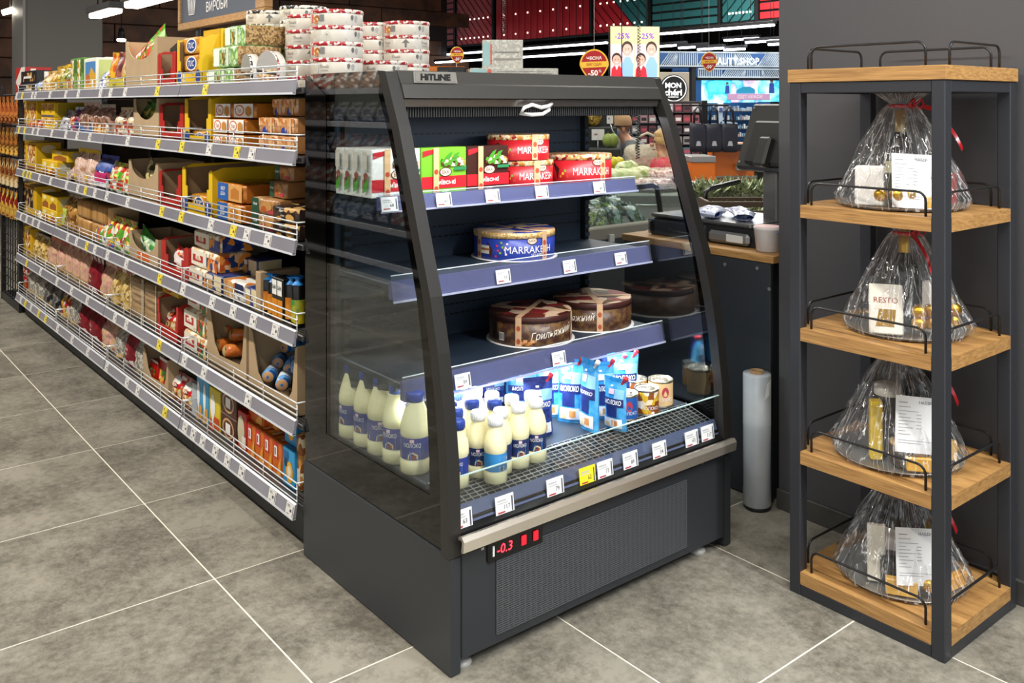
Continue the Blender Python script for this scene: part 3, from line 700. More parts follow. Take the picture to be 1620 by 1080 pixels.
def c_bottle(x, y, h, r, body, neck, lab):
    def f(g):
        b = MB().lathe(bottle_prof(h, r), mat('bottle_' + body, body, .1, 0, .6), 20).build('bottle', g, (*cam_xy(x, y), .008))
        MB().lathe([(r * .4, h * .70), (r * .42, h * .78), (r * .4, h * 1.0), (.0, h * 1.003)], mat('foil_' + neck, neck, .3, .7, bump=(80, .4, .003)), 16).build('foil_neck', b)
        MB().lathe([(r * 1.015, h * .18), (r * 1.015, h * .45)], K(lab), 20).build('bottle_label', b)
    return f
def c_box(x, y, w_, d, h, col, rz=0, tilt=0, txt=None, tc='7a2a20', pat=None):
    def f(g):
        b = MB(); b.cbox(-w_ / 2, w_ / 2, -d / 2, d / 2, 0, h, pat or K(col), .003); o = b.build('sweet_box', g, (*cam_xy(x, y), .008)); o.rotation_euler = (tilt, 0, rz + FACE)
        if txt:
            t = MB(); t.text(txt, (0, -d / 2 - .0008, h * .68), (1, 0, 0), (0, 0, 1), .014, K(tc), w_ * .8)
            t.quad((-w_ * .3, -d / 2 - .0006, h * .15), (w_ * .25, -d / 2 - .0006, h * .15), (w_ * .3, -d / 2 - .0006, h * .5), (-w_ * .2, -d / 2 - .0006, h * .5), GOLDF); t.build('box_print', o)
    return f
def c_balls(pts, r=.017, m=None):
    def f(g):
        for (x, y, z) in pts:
            b = MB(); b.rbox(r * 2, r * 2, r * 2, r * .97, m or GOLDF, 6, .0015, x * 50, 60); o = b.build('foil_sweet', g, (*cam_xy(x, y), z))
    return f
def c_jar(x, y, r, h, col, lid, rz=0):
    def f(g):
        b = MB().lathe([(r * .9, 0), (r, .004), (r, h * .8), (r * .9, h * .86), (r * .9, h * .9)], mat('jar_' + col, col, .15), 18).build('jar', g, (*cam_xy(x, y), .008))
        MB().lathe([(r * .95, h * .86), (r * .97, h), (0, h)], K(lid, .3), 18).build('jar_lid', b)
    return f
GX_, GY_ = 2.315, 1.232
FACE = R(-39)
gift(1.033, GX_ - .01, GY_ - .01, .292, .158, 'tallest gift set with red bow under the rack top, on the uppermost shelf', 3, (-.030, .010, FACE, .06),
     [c_bottle(.0, .01, .245, .036, '1d120c', 'b8a070', 'd8d2a8'), c_box(-.095, -.03, .07, .045, .10, 'e8e4de', -.5), c_box(.105, -.02, .05, .03, .08, '8a2a20', .4), c_jar(.08, .05, .03, .09, '8a1a20', 'b8202a'),
      c_balls([(-.10 + k * .034, -.112 - .01 * k * (2.5 - k) * .6, .024) for k in range(4)]), c_box(-.055, -.075, .04, .02, .085, '3a3a24', -.2), c_box(.03, -.125, .06, .02, .03, 'd9a020', .1)], .95)
gift(.707, GX_ + .01, GY_ - .01, .284, .150, 'gift set with gold foil balls and cream chocolate box, second shelf of rack', 8, None,
     [c_bottle(.0, .01, .255, .036, '0e1713', 'c8a040', '20231f'), c_box(-.085, -.078, .080, .018, .125, 'e6dfd2', -.35, -.15, 'RESTO', '9a4a3a'),
      c_balls([(-.015 + k * .034, -.112 + .010 * abs(k), .024 + j * .03) for k in range(4) for j in range(2)], .018), c_balls([(.10, -.02, .03), (.10, -.02, .06), (.115, .01, .03)], .018), c_box(.05, -.05, .05, .03, .13, 'd5d0c8', .3)], -1.0)
gift(.381, GX_ - .015, GY_ + .0, .285, .158, 'gift set with yellow carton and round wooden lid, third shelf of rack', 13, (-.012, .055, FACE, .10),
     [c_box(-.075, -.045, .030, .030, .15, 'd9b820', -.2, 0, None), c_jar(-.03, -.01, .035, .18, '2a2420', 'c9c4b8'), c_jar(-.022, -.085, .032, .06, '3a2a1c', 'c9a878'), c_jar(.06, .02, .04, .2, '16130f', '1a1a1a'),
      c_balls([(.01, -.11, .022), (.05, -.1, .025)], .018, K('d9b890')), c_box(-.0, -.125, .06, .025, .035, 'd6a024', -.2), c_box(.095, -.05, .06, .04, .05, 'c8a05a', .2), c_box(.045, -.115, .05, .02, .03, '8a6a34', .1)], 1.0)
gift(.062, GX_ + .005, GY_ + .0, .275, .160, 'gift set with orange snack packs around its base, lowest shelf of rack', 21, (-.018, .040, FACE, .05),
     [c_bottle(.0, .03, .24, .036, '151210', '8a1c28', 'efe6e6'), c_box(-.085, -.05, .045, .02, .14, 'e2dccc', -.3, -.1), c_box(-.05, -.118, .075, .022, .04, 'd9a63c', -.35), c_balls([(.012, -.13, .02), (.045, -.13, .02)], .018),
      c_box(.098, -.085, .08, .022, .035, 'dca040', .55), c_box(.095, .0, .045, .045, .13, 'b8902a', .2, 0, None, '', GOLDF), c_jar(-.05, -.06, .03, .07, '221a14', '181818')], .6)

# ------------------------------------------------------------------ stretch film roll
p = atZ(1203, 803, 0)
rl = empty('film_roll', 'tall roll of clear stretch film standing on the floor beside the counter', 'film roll', (2.475, 1.80, 0))
MB().lathe([(.014, .02), (.014, .5)], K('6b4f36'), 4).__class__()
MB().lathe([(.042, .012), (.0445, .014), (.0445, .27), (.0452, .275), (.0445, .28), (.0445, .43), (.043, .434), (.022, .434)], mat('stretch_film', 'c9cdd0', .12, 0, .7, var=('b7bec4', 9, .3, .7), coat=.6), 32).build('wound_film', rl)
cr = MB().lathe([(.022, .0), (.022, .443), (.016, .443), (.016, .39), (.0, .39)], mat('card_core', '9a7a55', .8), 24).build('cardboard_core', rl)
MB().lathe([(.040, 0), (.043, .004), (.043, .012), (.02, .013)], K('151515'), 24).build('dark_foot', rl)
b = MB(); b.grid(lambda s_, t: (.0452 * math.cos(-2.0 + s_ * .5 + t * .25), .0452 * math.sin(-2.0 + s_ * .5 + t * .25), .36 + t * .05 + s_ * .012), 6, 5, mat('film_tear', 'f2f4f5', .1)).build('loose_film_edge', rl)

# ------------------------------------------------------------------ packaging kits (front = local -Y, right side = local +X)
def FT(w, d, h, lift=.0007):
    """(origin corner, x dir, y dir, width, height) of the faces used for print"""
    return {'F': ((-w / 2, -d / 2 - lift, 0), (1, 0, 0), (0, 0, 1), w, h), 'R': ((w / 2 + lift, -d / 2, 0), (0, 1, 0), (0, 0, 1), d, h),
            'T': ((-w / 2, -d / 2, h + lift), (1, 0, 0), (0, 1, 0), w, d), 'L': ((-w / 2 - lift, d / 2, 0), (0, -1, 0), (0, 0, 1), d, h)}
def decals(w, d, h, items, mb=None, k=0):
    """items: (face, u0, u1, v0, v1, material) patches, (face, 'poly', [(u,v)..], material), or (face, text, u, v, height share, material, width share)"""
    mb = mb or MB()
    for n, it in enumerate(items):
        o, xd, yd, W, H = FT(w, d, h, .0006 + .0004 * (n + 1))[it[0]]; o = Vector(o); xd = Vector(xd); yd = Vector(yd)
        if it[1] == 'poly': mb.add([tuple(o + xd * (a * W) + yd * (b * H)) for a, b in it[2]], [tuple(range(len(it[2])))], it[3])
        elif it[1] == 'disc':
            _, _, cu, cv, ru, rv, m = it; mb.add([tuple(o + xd * (cu * W + ru * W * math.cos(a * PI / 8)) + yd * (cv * H + rv * H * math.sin(a * PI / 8))) for a in range(16)], [tuple(range(16))], m)
        elif isinstance(it[1], str): mb.text(it[1], o + xd * (it[2] * W) + yd * (it[3] * H), xd, yd, it[4] * H, it[5], (it[6] if len(it) > 6 else .9) * W, None, it[7] if len(it) > 7 else 0, 0, .015)
        else:
            _, u0, u1, v0, v1, m = it; mb.quad(*[tuple(o + xd * (a * W) + yd * (b * H)) for a, b in ((u0, v0), (u1, v0), (u1, v1), (u0, v1))], m)
    return mb
def carton(w, d, h, base, items, name='carton', cat='carton', c=.0025, extra=()):
    parts = []
    if items: parts.append(('printed_panel', decals(w, d, h, items).mesh('printed_panel')))
    return Kit(name, cat, MB().cbox(-w / 2, w / 2, -d / 2, d / 2, 0, h, base, c).mesh(name), parts + list(extra))
def pouch(w, d, h, m, items=(), seed=0, name='pouch', cat='bag', crimp=None, sharp=.9, bumpy=.10, flat=.12, back=None):
    cm = crimp or m
    def prof(t):
        if t < .1: return .72 + 2.8 * t
        if t < .5: return 1
        if t < 1 - flat: return max(.04, 1 - ((t - .5) / (.5 - flat)) ** 1.7)
        return .03
    def surf(s_, t, sg):
        e = max(0., 1 - abs(2 * s_ - 1) ** 2.6) ** .6; y = d / 2 * e * prof(t)
        nzv = noise.noise(Vector((s_ * 5 + seed * 3.1, t * 6, sg + seed))) * bumpy * d * e * (1 if t < 1 - flat else .5)
        wr = noise.noise(Vector((s_ * 14 + seed, t * 3.0, 7 + sg))) * .05 * d * e
        x = (s_ - .5) * w * (1 - .05 * math.sin(t * PI) * (1 if sharp else 0)) * (1 + .03 * noise.noise(Vector((t * 7, seed, 2))))
        return (x, sg * (y + abs(0) + nzv + wr), t * h)
    b = MB(); nu, nv = 12, 14
    b.grid(lambda s_, t: surf(s_, t, -1), nu, nv, m); b.grid(lambda s_, t: surf(1 - s_, t, 1), nu, nv, back or m)
    parts = []
    cb = MB(); z0 = 1 - flat
    cb.grid(lambda s_, t: tuple(Vector(surf(s_, z0 + t * flat * .98, -1)) + Vector((0, -.0012, 0))), 14, 2, cm)
    cb.grid(lambda s_, t: tuple(Vector(surf(1 - s_, z0 + t * flat * .98, 1)) + Vector((0, .0012, 0))), 14, 2, cm)
    parts.append(('crimped_seal', cb.mesh('crimped_seal')))
    if items:
        lb = MB()
        for n, it in enumerate(items):
            l = .0012 + .0005 * n
            if it[0] == 'p':
                _, u0, u1, v0, v1, mm = it
                lb.grid(lambda s_, t: tuple(Vector(surf(u0 + (u1 - u0) * s_, v0 + (v1 - v0) * t, -1)) + Vector((0, -l, 0))), 8, 8, mm)
            elif it[0] == 'r':
                _, u0, u1, v0, v1, mm = it
                lb.grid(lambda s_, t: tuple(Vector(surf(1 - (u0 + (u1 - u0) * s_), v0 + (v1 - v0) * t, 1)) + Vector((0, l, 0))), 8, 8, mm)
            else:
                _, s, cu, cv, hh, mm, ww = it
                lb.text(s, ((cu - .5) * w, 0, cv * h), (1, 0, 0), (0, 0, 1), hh * h, mm, ww * w, lambda p: Vector(surf(min(.97, max(.03, p.x / w + .5)), min(.98, max(0, p.z / h)), -1)) + Vector((0, -l - .0006, 0)), .15, 0, .02)
        parts.append(('printed_front', lb.mesh('printed_front')))
    return Kit(name, cat, b.mesh(name), parts)
def wrap(w, d, h, m, items=(), side=None, seed=0, name='biscuit_pack', cat='biscuits', amp=.0025):
    b = MB(); b.rbox(w, d, h, min(w, d, h) * .16, m, 6, amp, seed, 28)
    parts = []
    if items: parts.append(('printed_panel', decals(w, d, h, [tuple(i) for i in items], None).mesh('printed_panel')))
    if side:
        sb = MB(); X = w / 2
        for sx in (1,):
            c_ = (sx * (X + .004), 0, h * .5); y = d * .44; z0, z1 = h * .06, h * .94
            cs = [(sx * (X + .001), -y, z0), (sx * (X + .001), y, z0), (sx * (X + .001), y, z1), (sx * (X + .001), -y, z1)]
            mid = (sx * (X + .005), -.1 * d, h * .5); mid2 = (sx * (X + .005), .1 * d, h * .5)
            sb.add(cs + [mid, mid2], [(0, 1, 5, 4), (1, 2, 5), (2, 3, 4, 5), (3, 0, 4)], side)
        parts.append(('folded_end', sb.mesh('folded_end')))
    return Kit(name, cat, b.mesh(name), parts)
def upright_tube(r, h, m, top, items_fn=None, name='biscuit_tube', cat='biscuits', label=None, band=(.1, .6), seed=0):
    b = MB().lathe([(r * .9, 0), (r, h * .03), (r, h * .8), (r * .9, h * .84)], m, 16)
    tp = MB()
    def tf(s_, t):
        a_ = 2 * PI * s_; rr = r * (.93 - .75 * min(1, t * 1.6)) if t < .55 else r * (.25 + (t - .55) * 1.3)
        rr *= 1 + .22 * math.sin(5 * a_ + seed) * t
        return (rr * math.cos(a_), rr * math.sin(a_), h * (.83 + .17 * t))
    tp.grid(tf, 24, 6, top, True, True)
    parts = [('twisted_top', tp.mesh('twisted_top'))]
    if label:
        lb = MB().lathe([(r * 1.015, h * band[0]), (r * 1.015, h * band[1])], label, 16); parts.append(('wrap_label', lb.mesh('wrap_label')))
    return Kit(name, cat, b.mesh(name), parts)
def lying_roll(r, L_, m, end, name='biscuit_roll', cat='biscuits', label=None):
    b = MB(); b.T = Matrix.Translation((0, 0, r)) @ Matrix.Rotation(PI / 2, 4, 'X')
    b.lathe([(r * .3, -L_ / 2 - .006), (r * .8, -L_ / 2), (r, -L_ / 2 + .006), (r, L_ / 2 - .006), (r * .8, L_ / 2), (r * .3, L_ / 2 + .006)], m, 16)
    e_ = MB(); e_.T = b.T; e_.lathe([(r * .82, L_ / 2 + .001), (r * .35, L_ / 2 + .007), (0, L_ / 2 + .004)], end, 16)
    parts = [('folded_end', e_.mesh('folded_end'))]
    if label:
        l = MB(); l.T = b.T; l.lathe([(r * 1.02, -L_ * .3), (r * 1.02, L_ * .2)], label, 16); parts.append(('wrap_label', l.mesh('wrap_label')))
    return Kit(name, cat, b.mesh(name), parts)
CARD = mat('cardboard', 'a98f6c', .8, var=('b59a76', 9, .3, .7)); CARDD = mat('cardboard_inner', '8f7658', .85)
def scoop(w, d, h, m=CARD, inner=CARDD, lip=.42, lipmat=None, name='shelf_carton', cut='u', mark=None, sideh=1.0):
    """open shelf carton; the front is cut away in a U"""
    t = .003; b = MB()
    b.box(-w / 2, w / 2, -d / 2, d / 2, 0, t, inner); b.box(-w / 2, w / 2, d / 2 - t, d / 2, 0, h * sideh, inner)
    for s_ in (-1, 1): x = s_ * w / 2; b.prism([(-d / 2, 0), (d / 2, 0), (d / 2, h * sideh), (-d / 2, h)], min(x, x - s_ * t), max(x, x - s_ * t), m, 'x')
    pts = [(-w / 2, 0), (w / 2, 0), (w / 2, h)]
    if cut == 'u':
        N = 14
        for k in range(N + 1):
            a_ = PI * k / N; pts.append((w * .42 * math.cos(a_), h - (h - lip * h) * math.sin(a_) ** .8))
    else:
        pts += [(w * .46, h * .96), (w * .40, lip * h * 1.5), (w * .34, lip * h), (-w * .18, lip * h * .9), (-w * .30, lip * h * 1.5), (-w * .42, h * .9)]
    pts.append((-w / 2, h))
    fr_ = MB().prism(pts, -d / 2 - t, -d / 2, m, 'y')
    parts = [('cut_front', fr_.mesh('cut_front'))]
    if lipmat: 
        lb = MB().prism([(-w * .2, .25 * lip * h), (w * .2, .25 * lip * h), (w * .2, lip * h * .93), (-w * .2, lip * h * .93)], -d / 2 - t - .0012, -d / 2 - t, lipmat, 'y'); parts.append(('colour_patch', lb.mesh('colour_patch')))
    if mark: parts.append(('printed_marks', decals(w, d, h, mark).mesh('printed_marks')))
    return Kit(name, 'shelf carton', b.mesh(name), parts)
def display(w, d, h, m, inner=CARDD, wing=.18, lip=.22, text=None, tm=None, logo=None, name='display_carton', cap=.55, rise=1.0):
    """shelf-ready tray: tall sides that step down towards a low printed lip"""
    t = .003; b = MB()
    b.box(-w / 2, w / 2, -d / 2, d / 2, 0, t, inner); b.box(-w / 2, w / 2, d / 2 - t, d / 2, 0, h * rise, inner)
    parts = []
    for s_ in (-1, 1):
        x = s_ * w / 2; sd = MB(); lo, hi = sorted((x, x - s_ * t))
        sd.prism([(-d / 2, 0), (d / 2, 0), (d / 2, h * rise), (-d / 2 + d * .12, h), (-d / 2, h * .93)], lo, hi, m, 'x')
        _ = sorted((x - s_ * t, x - s_ * w * wing))
        wx = x - s_ * w * wing
        sd.prism([(x, 0), (wx, 0), (wx, h * cap), (wx - s_ * -w * wing * .35, h * cap * 1.02), (wx + s_ * w * wing * .35, h * .9), (x - s_ * w * wing * .3, h * .96), (x, h * .93)], -d / 2 - t, -d / 2, m, 'y')
        parts.append(('side_wing', sd.mesh('side_wing')))
        xi = x - s_ * (t + .0006); b.quad((xi, -d / 2, t), (xi, d / 2 - t, t), (xi, d / 2 - t, h * .99), (xi, -d / 2, h * .92), inner)
    lp = MB().box(-w / 2, w / 2, -d / 2 - t * 1.6, -d / 2, 0, h * lip, m)
    if text: lp.text(text, (0, -d / 2 - t * 1.9, h * lip * .5), (1, 0, 0), (0, 0, 1), h * lip * .35, tm or K('ffffff'), w * .8)
    if logo:
        for s_ in (-1, 1): lp.add([(s_ * w * .38 + w * .1 * math.cos(a * PI / 6), -d / 2 - t * 1.9, h * lip * .75 + w * .1 * math.sin(a * PI / 6)) for a in range(12)], [tuple(range(12))], logo)
    parts.append(('printed_lip', lp.mesh('printed_lip')))
    return Kit(name, 'display carton', b.mesh(name), parts)

# ------------------------------------------------------------------ goods on the long shelves
RZ = -PI / 2                                        # fronts face the aisle (-x)
def gy(u, x): return atX(u, 300, x).y
def gh(u, v, x, si): return atX(u, v, x).z - S[si]
def put(si, u0, u1, vt, fn, desc, x=1.235, n=1, d=.10, where=None, vb=None, tilt=(0, 0), stack=1, base=0, jig=.0, group=None, hk=None, gap=.97):
    """n packs side by side between columns u0..u1 of shelf si; stack = layers"""
    ya, yb = gy(u0, x), gy(u1, x); W = (ya - yb) / n; h = gh((u0 + u1) / 2, vt, x, si) - base
    h = max(h, .02) / stack if hk is None else hk
    kit = fn(W * gap, d, h * (1 if stack == 1 else .985)); rnd = random.Random(int(u0 * 13 + vt * 7 + si))
    for l in range(stack):
        for i in range(n):
            y = ya - (i + .5) * W
            loc = (x + d / 2 + rnd.uniform(0, jig), y, S[si] + base + l * h + .0005)
            pos = []
            if n > 1: pos.append(ORD[i] + ' from left of ' + ORD_N(n))
            if stack > 1: pos.append(['lower layer', 'upper layer'][l] if stack == 2 else ['bottom layer', 'middle layer', 'top layer', 'topmost layer'][l])
            lab = desc + ((', ' + ', '.join(pos)) if pos else '') + ', ' + (where or SHELFNAME[si])
            place(kit, loc, RZ + rnd.uniform(-jig, jig) * 4, lab, group or (desc if n * stack > 1 else None), tilt)
    return kit
def ORD_N(n): return ['', 'one', 'two', 'three', 'four', 'five', 'six', 'seven', 'eight', 'nine', 'ten'][n]
Wt = K('f4f1ea'); YL = mat('card_yellow', 'd9ab12', .4); YLB = mat('card_bright_yellow', 'e8be1e', .38); RD = mat('card_red', 'b3261e', .4); ORG = K('d9661c')
PRM = lambda nm, cols, sc=40, kind='vor', **k: pmat(nm, cols, sc, kind=kind, **k)
COOKY = PRM('cookie_print', ['8a4a16', 'c98a3a', 'e2b56a', 'f0dcae', 'a35a1e'], 50)
CEREAL = PRM('cereal_print', ['c99a2e', '6b3a14', 'e9d49a', 'f3ecd8', 'b06a22'], 45)
REDP = PRM('red_print', ['a3141c', 'c81e26', 'e8d8c8', '7a0f14', 'd4801e'], 45)
NAVYP = PRM('navy_print', ['1c2a5e', '24357a', 'e6e6ee', '141d44', '9a3a5a'], 40)
GREENP = PRM('green_print', ['3f8a1e', '6fb52a', 'e8d26a', 'c9481e', '2d6a18'], 42)
GRNYEL = PRM('green_yellow_print', ['5aa52a', 'e6dc4a', 'f3f0e6', 'c8321e', '2a7a2a'], 38)
PINKBR = PRM('brown_bag_print', ['6b4638', '8a5c48', 'c49a84', '3a2018', 'b07a5a'], 30, 'soft', crinkle=.8)
CREAM = PRM('cream_print', ['e8dcc0', 'f2ead6', 'd8b98a', 'c88a4a', 'efe6d0'], 40)
GOLDP = PRM('gold_print', ['b8861a', 'd9aa2a', '7a5210', 'e9c85a', 'a06a10'], 35, 'soft', rough=.25, crinkle=.8)
PASTA = PRM('pasta_print', ['c9a85e', 'b8924a', 'e0c98a', '8a6a34', 'd9ba76'], 60, 'vor', rough=.2, crinkle=.6)
PASTAP = PRM('pasta_pink', ['c98f82', 'b87468', 'd9a898', 'c9a87a', 'b8805e'], 22, 'soft', rough=.2, crinkle=.6)
MARO = PRM('maroon_print', ['7c0f1e', '8f1424', '6a0c18', '861020'], 25, 'soft', crinkle=.4)
STRIPE = PRM('maroon_stripe', ['7c0f1e', 'e8dcd4'], 9, 'wave', crinkle=.2)
GREYB = PRM('clear_grey_bag', ['8f8a80', 'b5afa2', '6a655c', 'd2ccbf', 'a39a86'], 30, 'soft', rough=.15, crinkle=.9)
BLACKP = PRM('dark_print', ['1a1614', '2a1e18', '4a2c1c', '120e0c', 'c9a060'], 40)
CRISP = PRM('crispbread', ['8a6a40', 'a3814e', '6f5230', 'b8986a'], 160, 'vor', rough=.8)
CRGREEN = PRM('crisp_film', ['6fa62e', '8fc04a', 'dfe8d2', '4f8a24', 'b6d28a'], 26, 'soft', rough=.15, crinkle=.8)
ORANGEW = PRM('orange_wrap', ['b8641a', 'd07f28', 'a5540f', 'd99038'], 16, 'soft', rough=.2, crinkle=.9)
PEACH = PRM('peach_wrap', ['c98a52', 'dba672', 'b87640', 'e6bf92'], 16, 'soft', rough=.22, crinkle=.8)
KRAFT = PRM('kraft_wrap', ['a87848', 'b98a58', '96683c', 'c9a070'], 18, 'soft', rough=.3, crinkle=.9)
WHITEP = PRM('white_print', ['efeae0', 'e2d6c4', 'd8792a', 'efeae0', 'f4f0e8'], 34)

# the pack designs -------------------------------------------------------
def d_tallcookie(w, d, h): return carton(w, d, h, YL, [('F', .12, .88, .30, .92, COOKY), ('F', .1, .9, .06, .2, K('8a4a1a')), ('R', 'disc', .5, .78, .3, .14, K('e8d6a8')), ('R', .3, .7, .2, .34, K('3a3a60')), ('R', .32, .66, .08, .12, K('b03020'))], 'cookie_box', 'cookie box')
def d_tallcookie2(w, d, h): return carton(w, d, h, YL, [('F', .16, .84, .22, .86, BLACKP), ('F', .1, .9, .9, .97, K('8a4a1a')), ('R', 'disc', .5, .78, .3, .14, K('e8d6a8')), ('R', .3, .7, .24, .38, K('3a3a60')), ('R', .32, .66, .10, .14, K('b03020'))], 'cookie_box', 'cookie box')
def d_yellowbox(w, d, h): return carton(w, d, h, YLB, [('F', .1, .9, .5, .92, COOKY), ('F', .0, 1, .0, .14, K('6a5a62')), ('F', 'МЮСЛІ', .5, .36, .12, K('7a3a10'), .8), ('R', .1, .9, .1, .9, mat('card_yellow2', 'b99a10', .45))], 'cereal_box', 'cereal box')
def d_yellowbox2(w, d, h): return carton(w, d, h, YLB, [('F', 'poly', [(.1, .05), (.9, .05), (.9, .42), (.5, .55), (.1, .3)], K('9a5a1e')), ('F', 'disc', .45, .75, .25, .14, K('f0e2a0')), ('R', .15, .6, .3, .85, K('c9c09a'))], 'cereal_box', 'cereal box')
def d_redbox(w, d, h): return carton(w, d, h, RD, [('F', 'poly', [(0, .5), (.6, 1), (1, 1), (1, .8), (.3, .3)], K('d8d0c8')), ('R', .2, .4, .1, .95, K('e8e2da')), ('R', .45, .95, .2, .9, K('c83a2a'))], 'red_box', 'box')
def d_coffee(w, d, h): return carton(w, d, h, mat('card_black', '171a24', .35), [('F', .1, .9, .15, .85, BLACKP), ('F', .2, .7, .4, .58, K('e0d8d0')), ('R', .3, .65, .1, .9, K('e8e6e2'))], 'dark_box', 'box')
def d_p(m, seed=0, crimp=None, items=(), nm='snack_pouch', **k): return lambda w, d, h: pouch(w * 1.02, d, h, m, items, seed, nm, 'bag', crimp, **k)
def d_picbox(w, d, h): return carton(w, d, h, K('e8e6d8'), [('F', .1, .92, .12, .9, K('4a80b8')), ('F', 'poly', [(.1, .12), (.92, .12), (.92, .55), (.6, .75), (.3, .4), (.1, .5)], K('d0a02a')), ('F', 'disc', .32, .42, .18, .16, K('b86a3a')), ('R', .06, .94, .06, .94, K('b9c47a'))], 'picture_box', 'box')
def d_greenbox(w, d, h): return carton(w, d, h, K('5f8f3f'), [('F', .0, .5, .05, .95, CEREAL), ('F', .55, .9, .1, .5, K('7aa83a')), ('F', .55, .9, .6, .95, K('3f6f2a'))], 'crunch_box', 'box')
def d_whitered(w, d, h): return carton(w, d, h, K('dcd4d0'), [('F', .0, .2, 0, 1, K('b83a2a')), ('F', .3, .95, .5, .9, K('8a5a5a'))], 'white_box', 'box')
def d_tuc(w, d, h): return wrap(w, d, h, PRM('tuc_gold', ['c9861a', 'd99a24', 'b8720f', 'e0aa3a'], 18, 'soft', crinkle=.5), [('F', 'disc', .55, .5, .3, .42, K('f2f0ea')), ('F', 'disc', .55, .5, .25, .34, K('1d3f8a')), ('F', 'TUC', .55, .5, .34, K('f4f4f4'), .42, .2)], K('c98a1e'), 2, 'cracker_pack', 'crackers')
def d_crisp(w, d, h): 
    k_ = wrap(w, d, h, CRGREEN, [('F', .1, .35, .1, .9, K('e9efe2')), ('F', .62, .72, .08, .92, K('d5e2c4')), ('F', .45, .55, .2, .7, PASTA)], None, 4, 'crispbread_pack', 'crispbread', .003)
    b = MB(); b.rbox(.004, d * .92, h * .9, .0015, CRISP, 4, .0006); b.v = [(a + w / 2 + .001, y, z + h * .05) for a, y, z in b.v]; k_.parts.append(('bread_end', b.mesh('bread_end'), ())); return k_
def d_buiscuit(w, d, h): return wrap(w, d, h, ORANGEW, [('F', .03, .97, .06, .94, Wt), ('F', 'disc', .32, .52, .24, .36, ORG), ('F', 'disc', .32, .52, .19, .28, Wt), ('F', 'Топ', .32, .5, .26, K('b85a14'), .34), ('F', 'poly', [(.62, .3), (.78, .12), (.92, .3), (.9, .68), (.76, .82), (.62, .66)], K('c98a3a'))], K('c4761e'), 3)
def d_wafer(w, d, h): return wrap(w, d, h, PEACH, [('F', .06, .94, .5, .92, PRM('wafer_print', ['d99a5e', 'c8763a', 'e8c49a', 'dca870'], 60)), ('F', 'disc', .42, .24, .15, .2, K('1f3f9a')), ('F', .7, .8, .1, .9, K('e0b48a'))], K('c88a50'), 5, 'wafer_pack', 'wafers')
def d_moya(w, d, h): return wrap(w, d, h, ORANGEW, [('F', .04, .44, .06, .94, K('1f5fae')), ('F', 'МОЯ', .24, .66, .2, Wt, .3), ('F', 'ДОБА', .24, .38, .2, Wt, .3), ('F', .46, .96, .08, .92, K('dca45c')), ('F', 'poly', [(.55, .2), (.85, .2), (.85, .65), (.7, .8), (.55, .65)], K('c07a2c'))], K('b8661a'), 6)
def d_greenkraft(w, d, h): return wrap(w, d, h, KRAFT, [('F', .03, .3, .05, .95, K('1d4a34')), ('F', 'Лісові', .165, .6, .16, Wt, .24), ('F', 'disc', .6, .55, .2, .3, K('c08a4a')), ('F', 'disc', .5, .35, .1, .2, K('b4521e')), ('F', .66, .9, .14, .34, K('b83a4a'))], K('a47040'), 7)
def d_heppi(w, d, h): return wrap(w, d, h, BLACKP, [('F', 'Happy', .4, .72, .28, Wt, .6, .3), ('F', 'Choco', .42, .46, .16, K('e8d8c0'), .5, .2), ('F', 'disc', .72, .4, .16, .2, K('c99a4a')), ('F', 'disc', .3, .22, .12, .16, K('b4803a'))], K('2a1a12'), 8, 'chocolate_biscuit_pack')
def d_hday(m):
    def f(w, d, h): return wrap(w, d, h, CREAM, [('F', .04, .6, .1, .9, K('ece4cf')), ('F', .1, .48, .3, .66, K('b8202a')), ('F', 'HDAY!', .29, .48, .18, Wt, .32), ('F', .62, .99, .04, .7, m)], m, 9, 'cracker_pack', 'crackers', .004)
    return f
ORP = PRM('orange_picture', ['d8701e', 'e8923a', 'c8541a', 'f0c08a', '24407a'], 45)
VEGP = PRM('vegetable_picture', ['c8321e', '3f7a2a', 'e8b04a', 'efe2c0', '1f4f2a'], 50)
def d_navycream(w, d, h): return wrap(w, d, h, PRM('navy_wrap', ['1a2350', '26347a', '141a3c', '3a4a8a'], 14, 'soft', crinkle=.9), [('F', .55, .98, .05, .95, K('e4d2a8')), ('F', 'disc', .3, .4, .2, .3, K('c8964e')), ('F', .1, .5, .66, .9, K('e8e0d0'))], K('e2cf9f'), 10)
def d_vanilla(w, d, h): return wrap(w, d, h, WHITEP, [('F', 'disc', .3, .35, .22, .3, K('c89a54')), ('F', 'disc', .3, .7, .18, .24, K('d0a460')), ('F', .55, .98, .5, .95, K('1c2450')), ('F', 'VI', .75, .3, .26, K('2a3060'), .3)], K('ded6c6'), 11)
def d_pasta(m, cap=None, seed=0): return lambda w, d, h: pouch(w * 1.03, d, h, m, [('p', .12, .88, .03, .2, PASTA)], seed, 'pasta_bag', 'bag', cap, bumpy=.14)
def d_maroon(w, d, h): return pouch(w * 1.02, d, h, MARO, [('p', .0, 1., .02, .2, STRIPE), ('p', .0, 1, .86, .97, STRIPE), ('t', 'Pasta', .5, .5, .10, K('d8b8a8'), .7), ('t', 'bella', .5, .36, .07, K('d8b8a8'), .6)], 3, 'pasta_bag', 'bag', STRIPE, bumpy=.06)
def d_crackerbag(w, d, h): return wrap(w, d, h, PRM('stacked_crackers', ['b59468', '8f7048', 'c2a276', '7e6040'], 1.0, 'soft', stretch=(3, 3, 75), crinkle=.1), [('F', .0, .04, 0, 1, K('d9cdb8')), ('F', .93, 1, 0, 1, K('d0c2a8'))], None, 2, 'cracker_bag', 'crackers', .002)
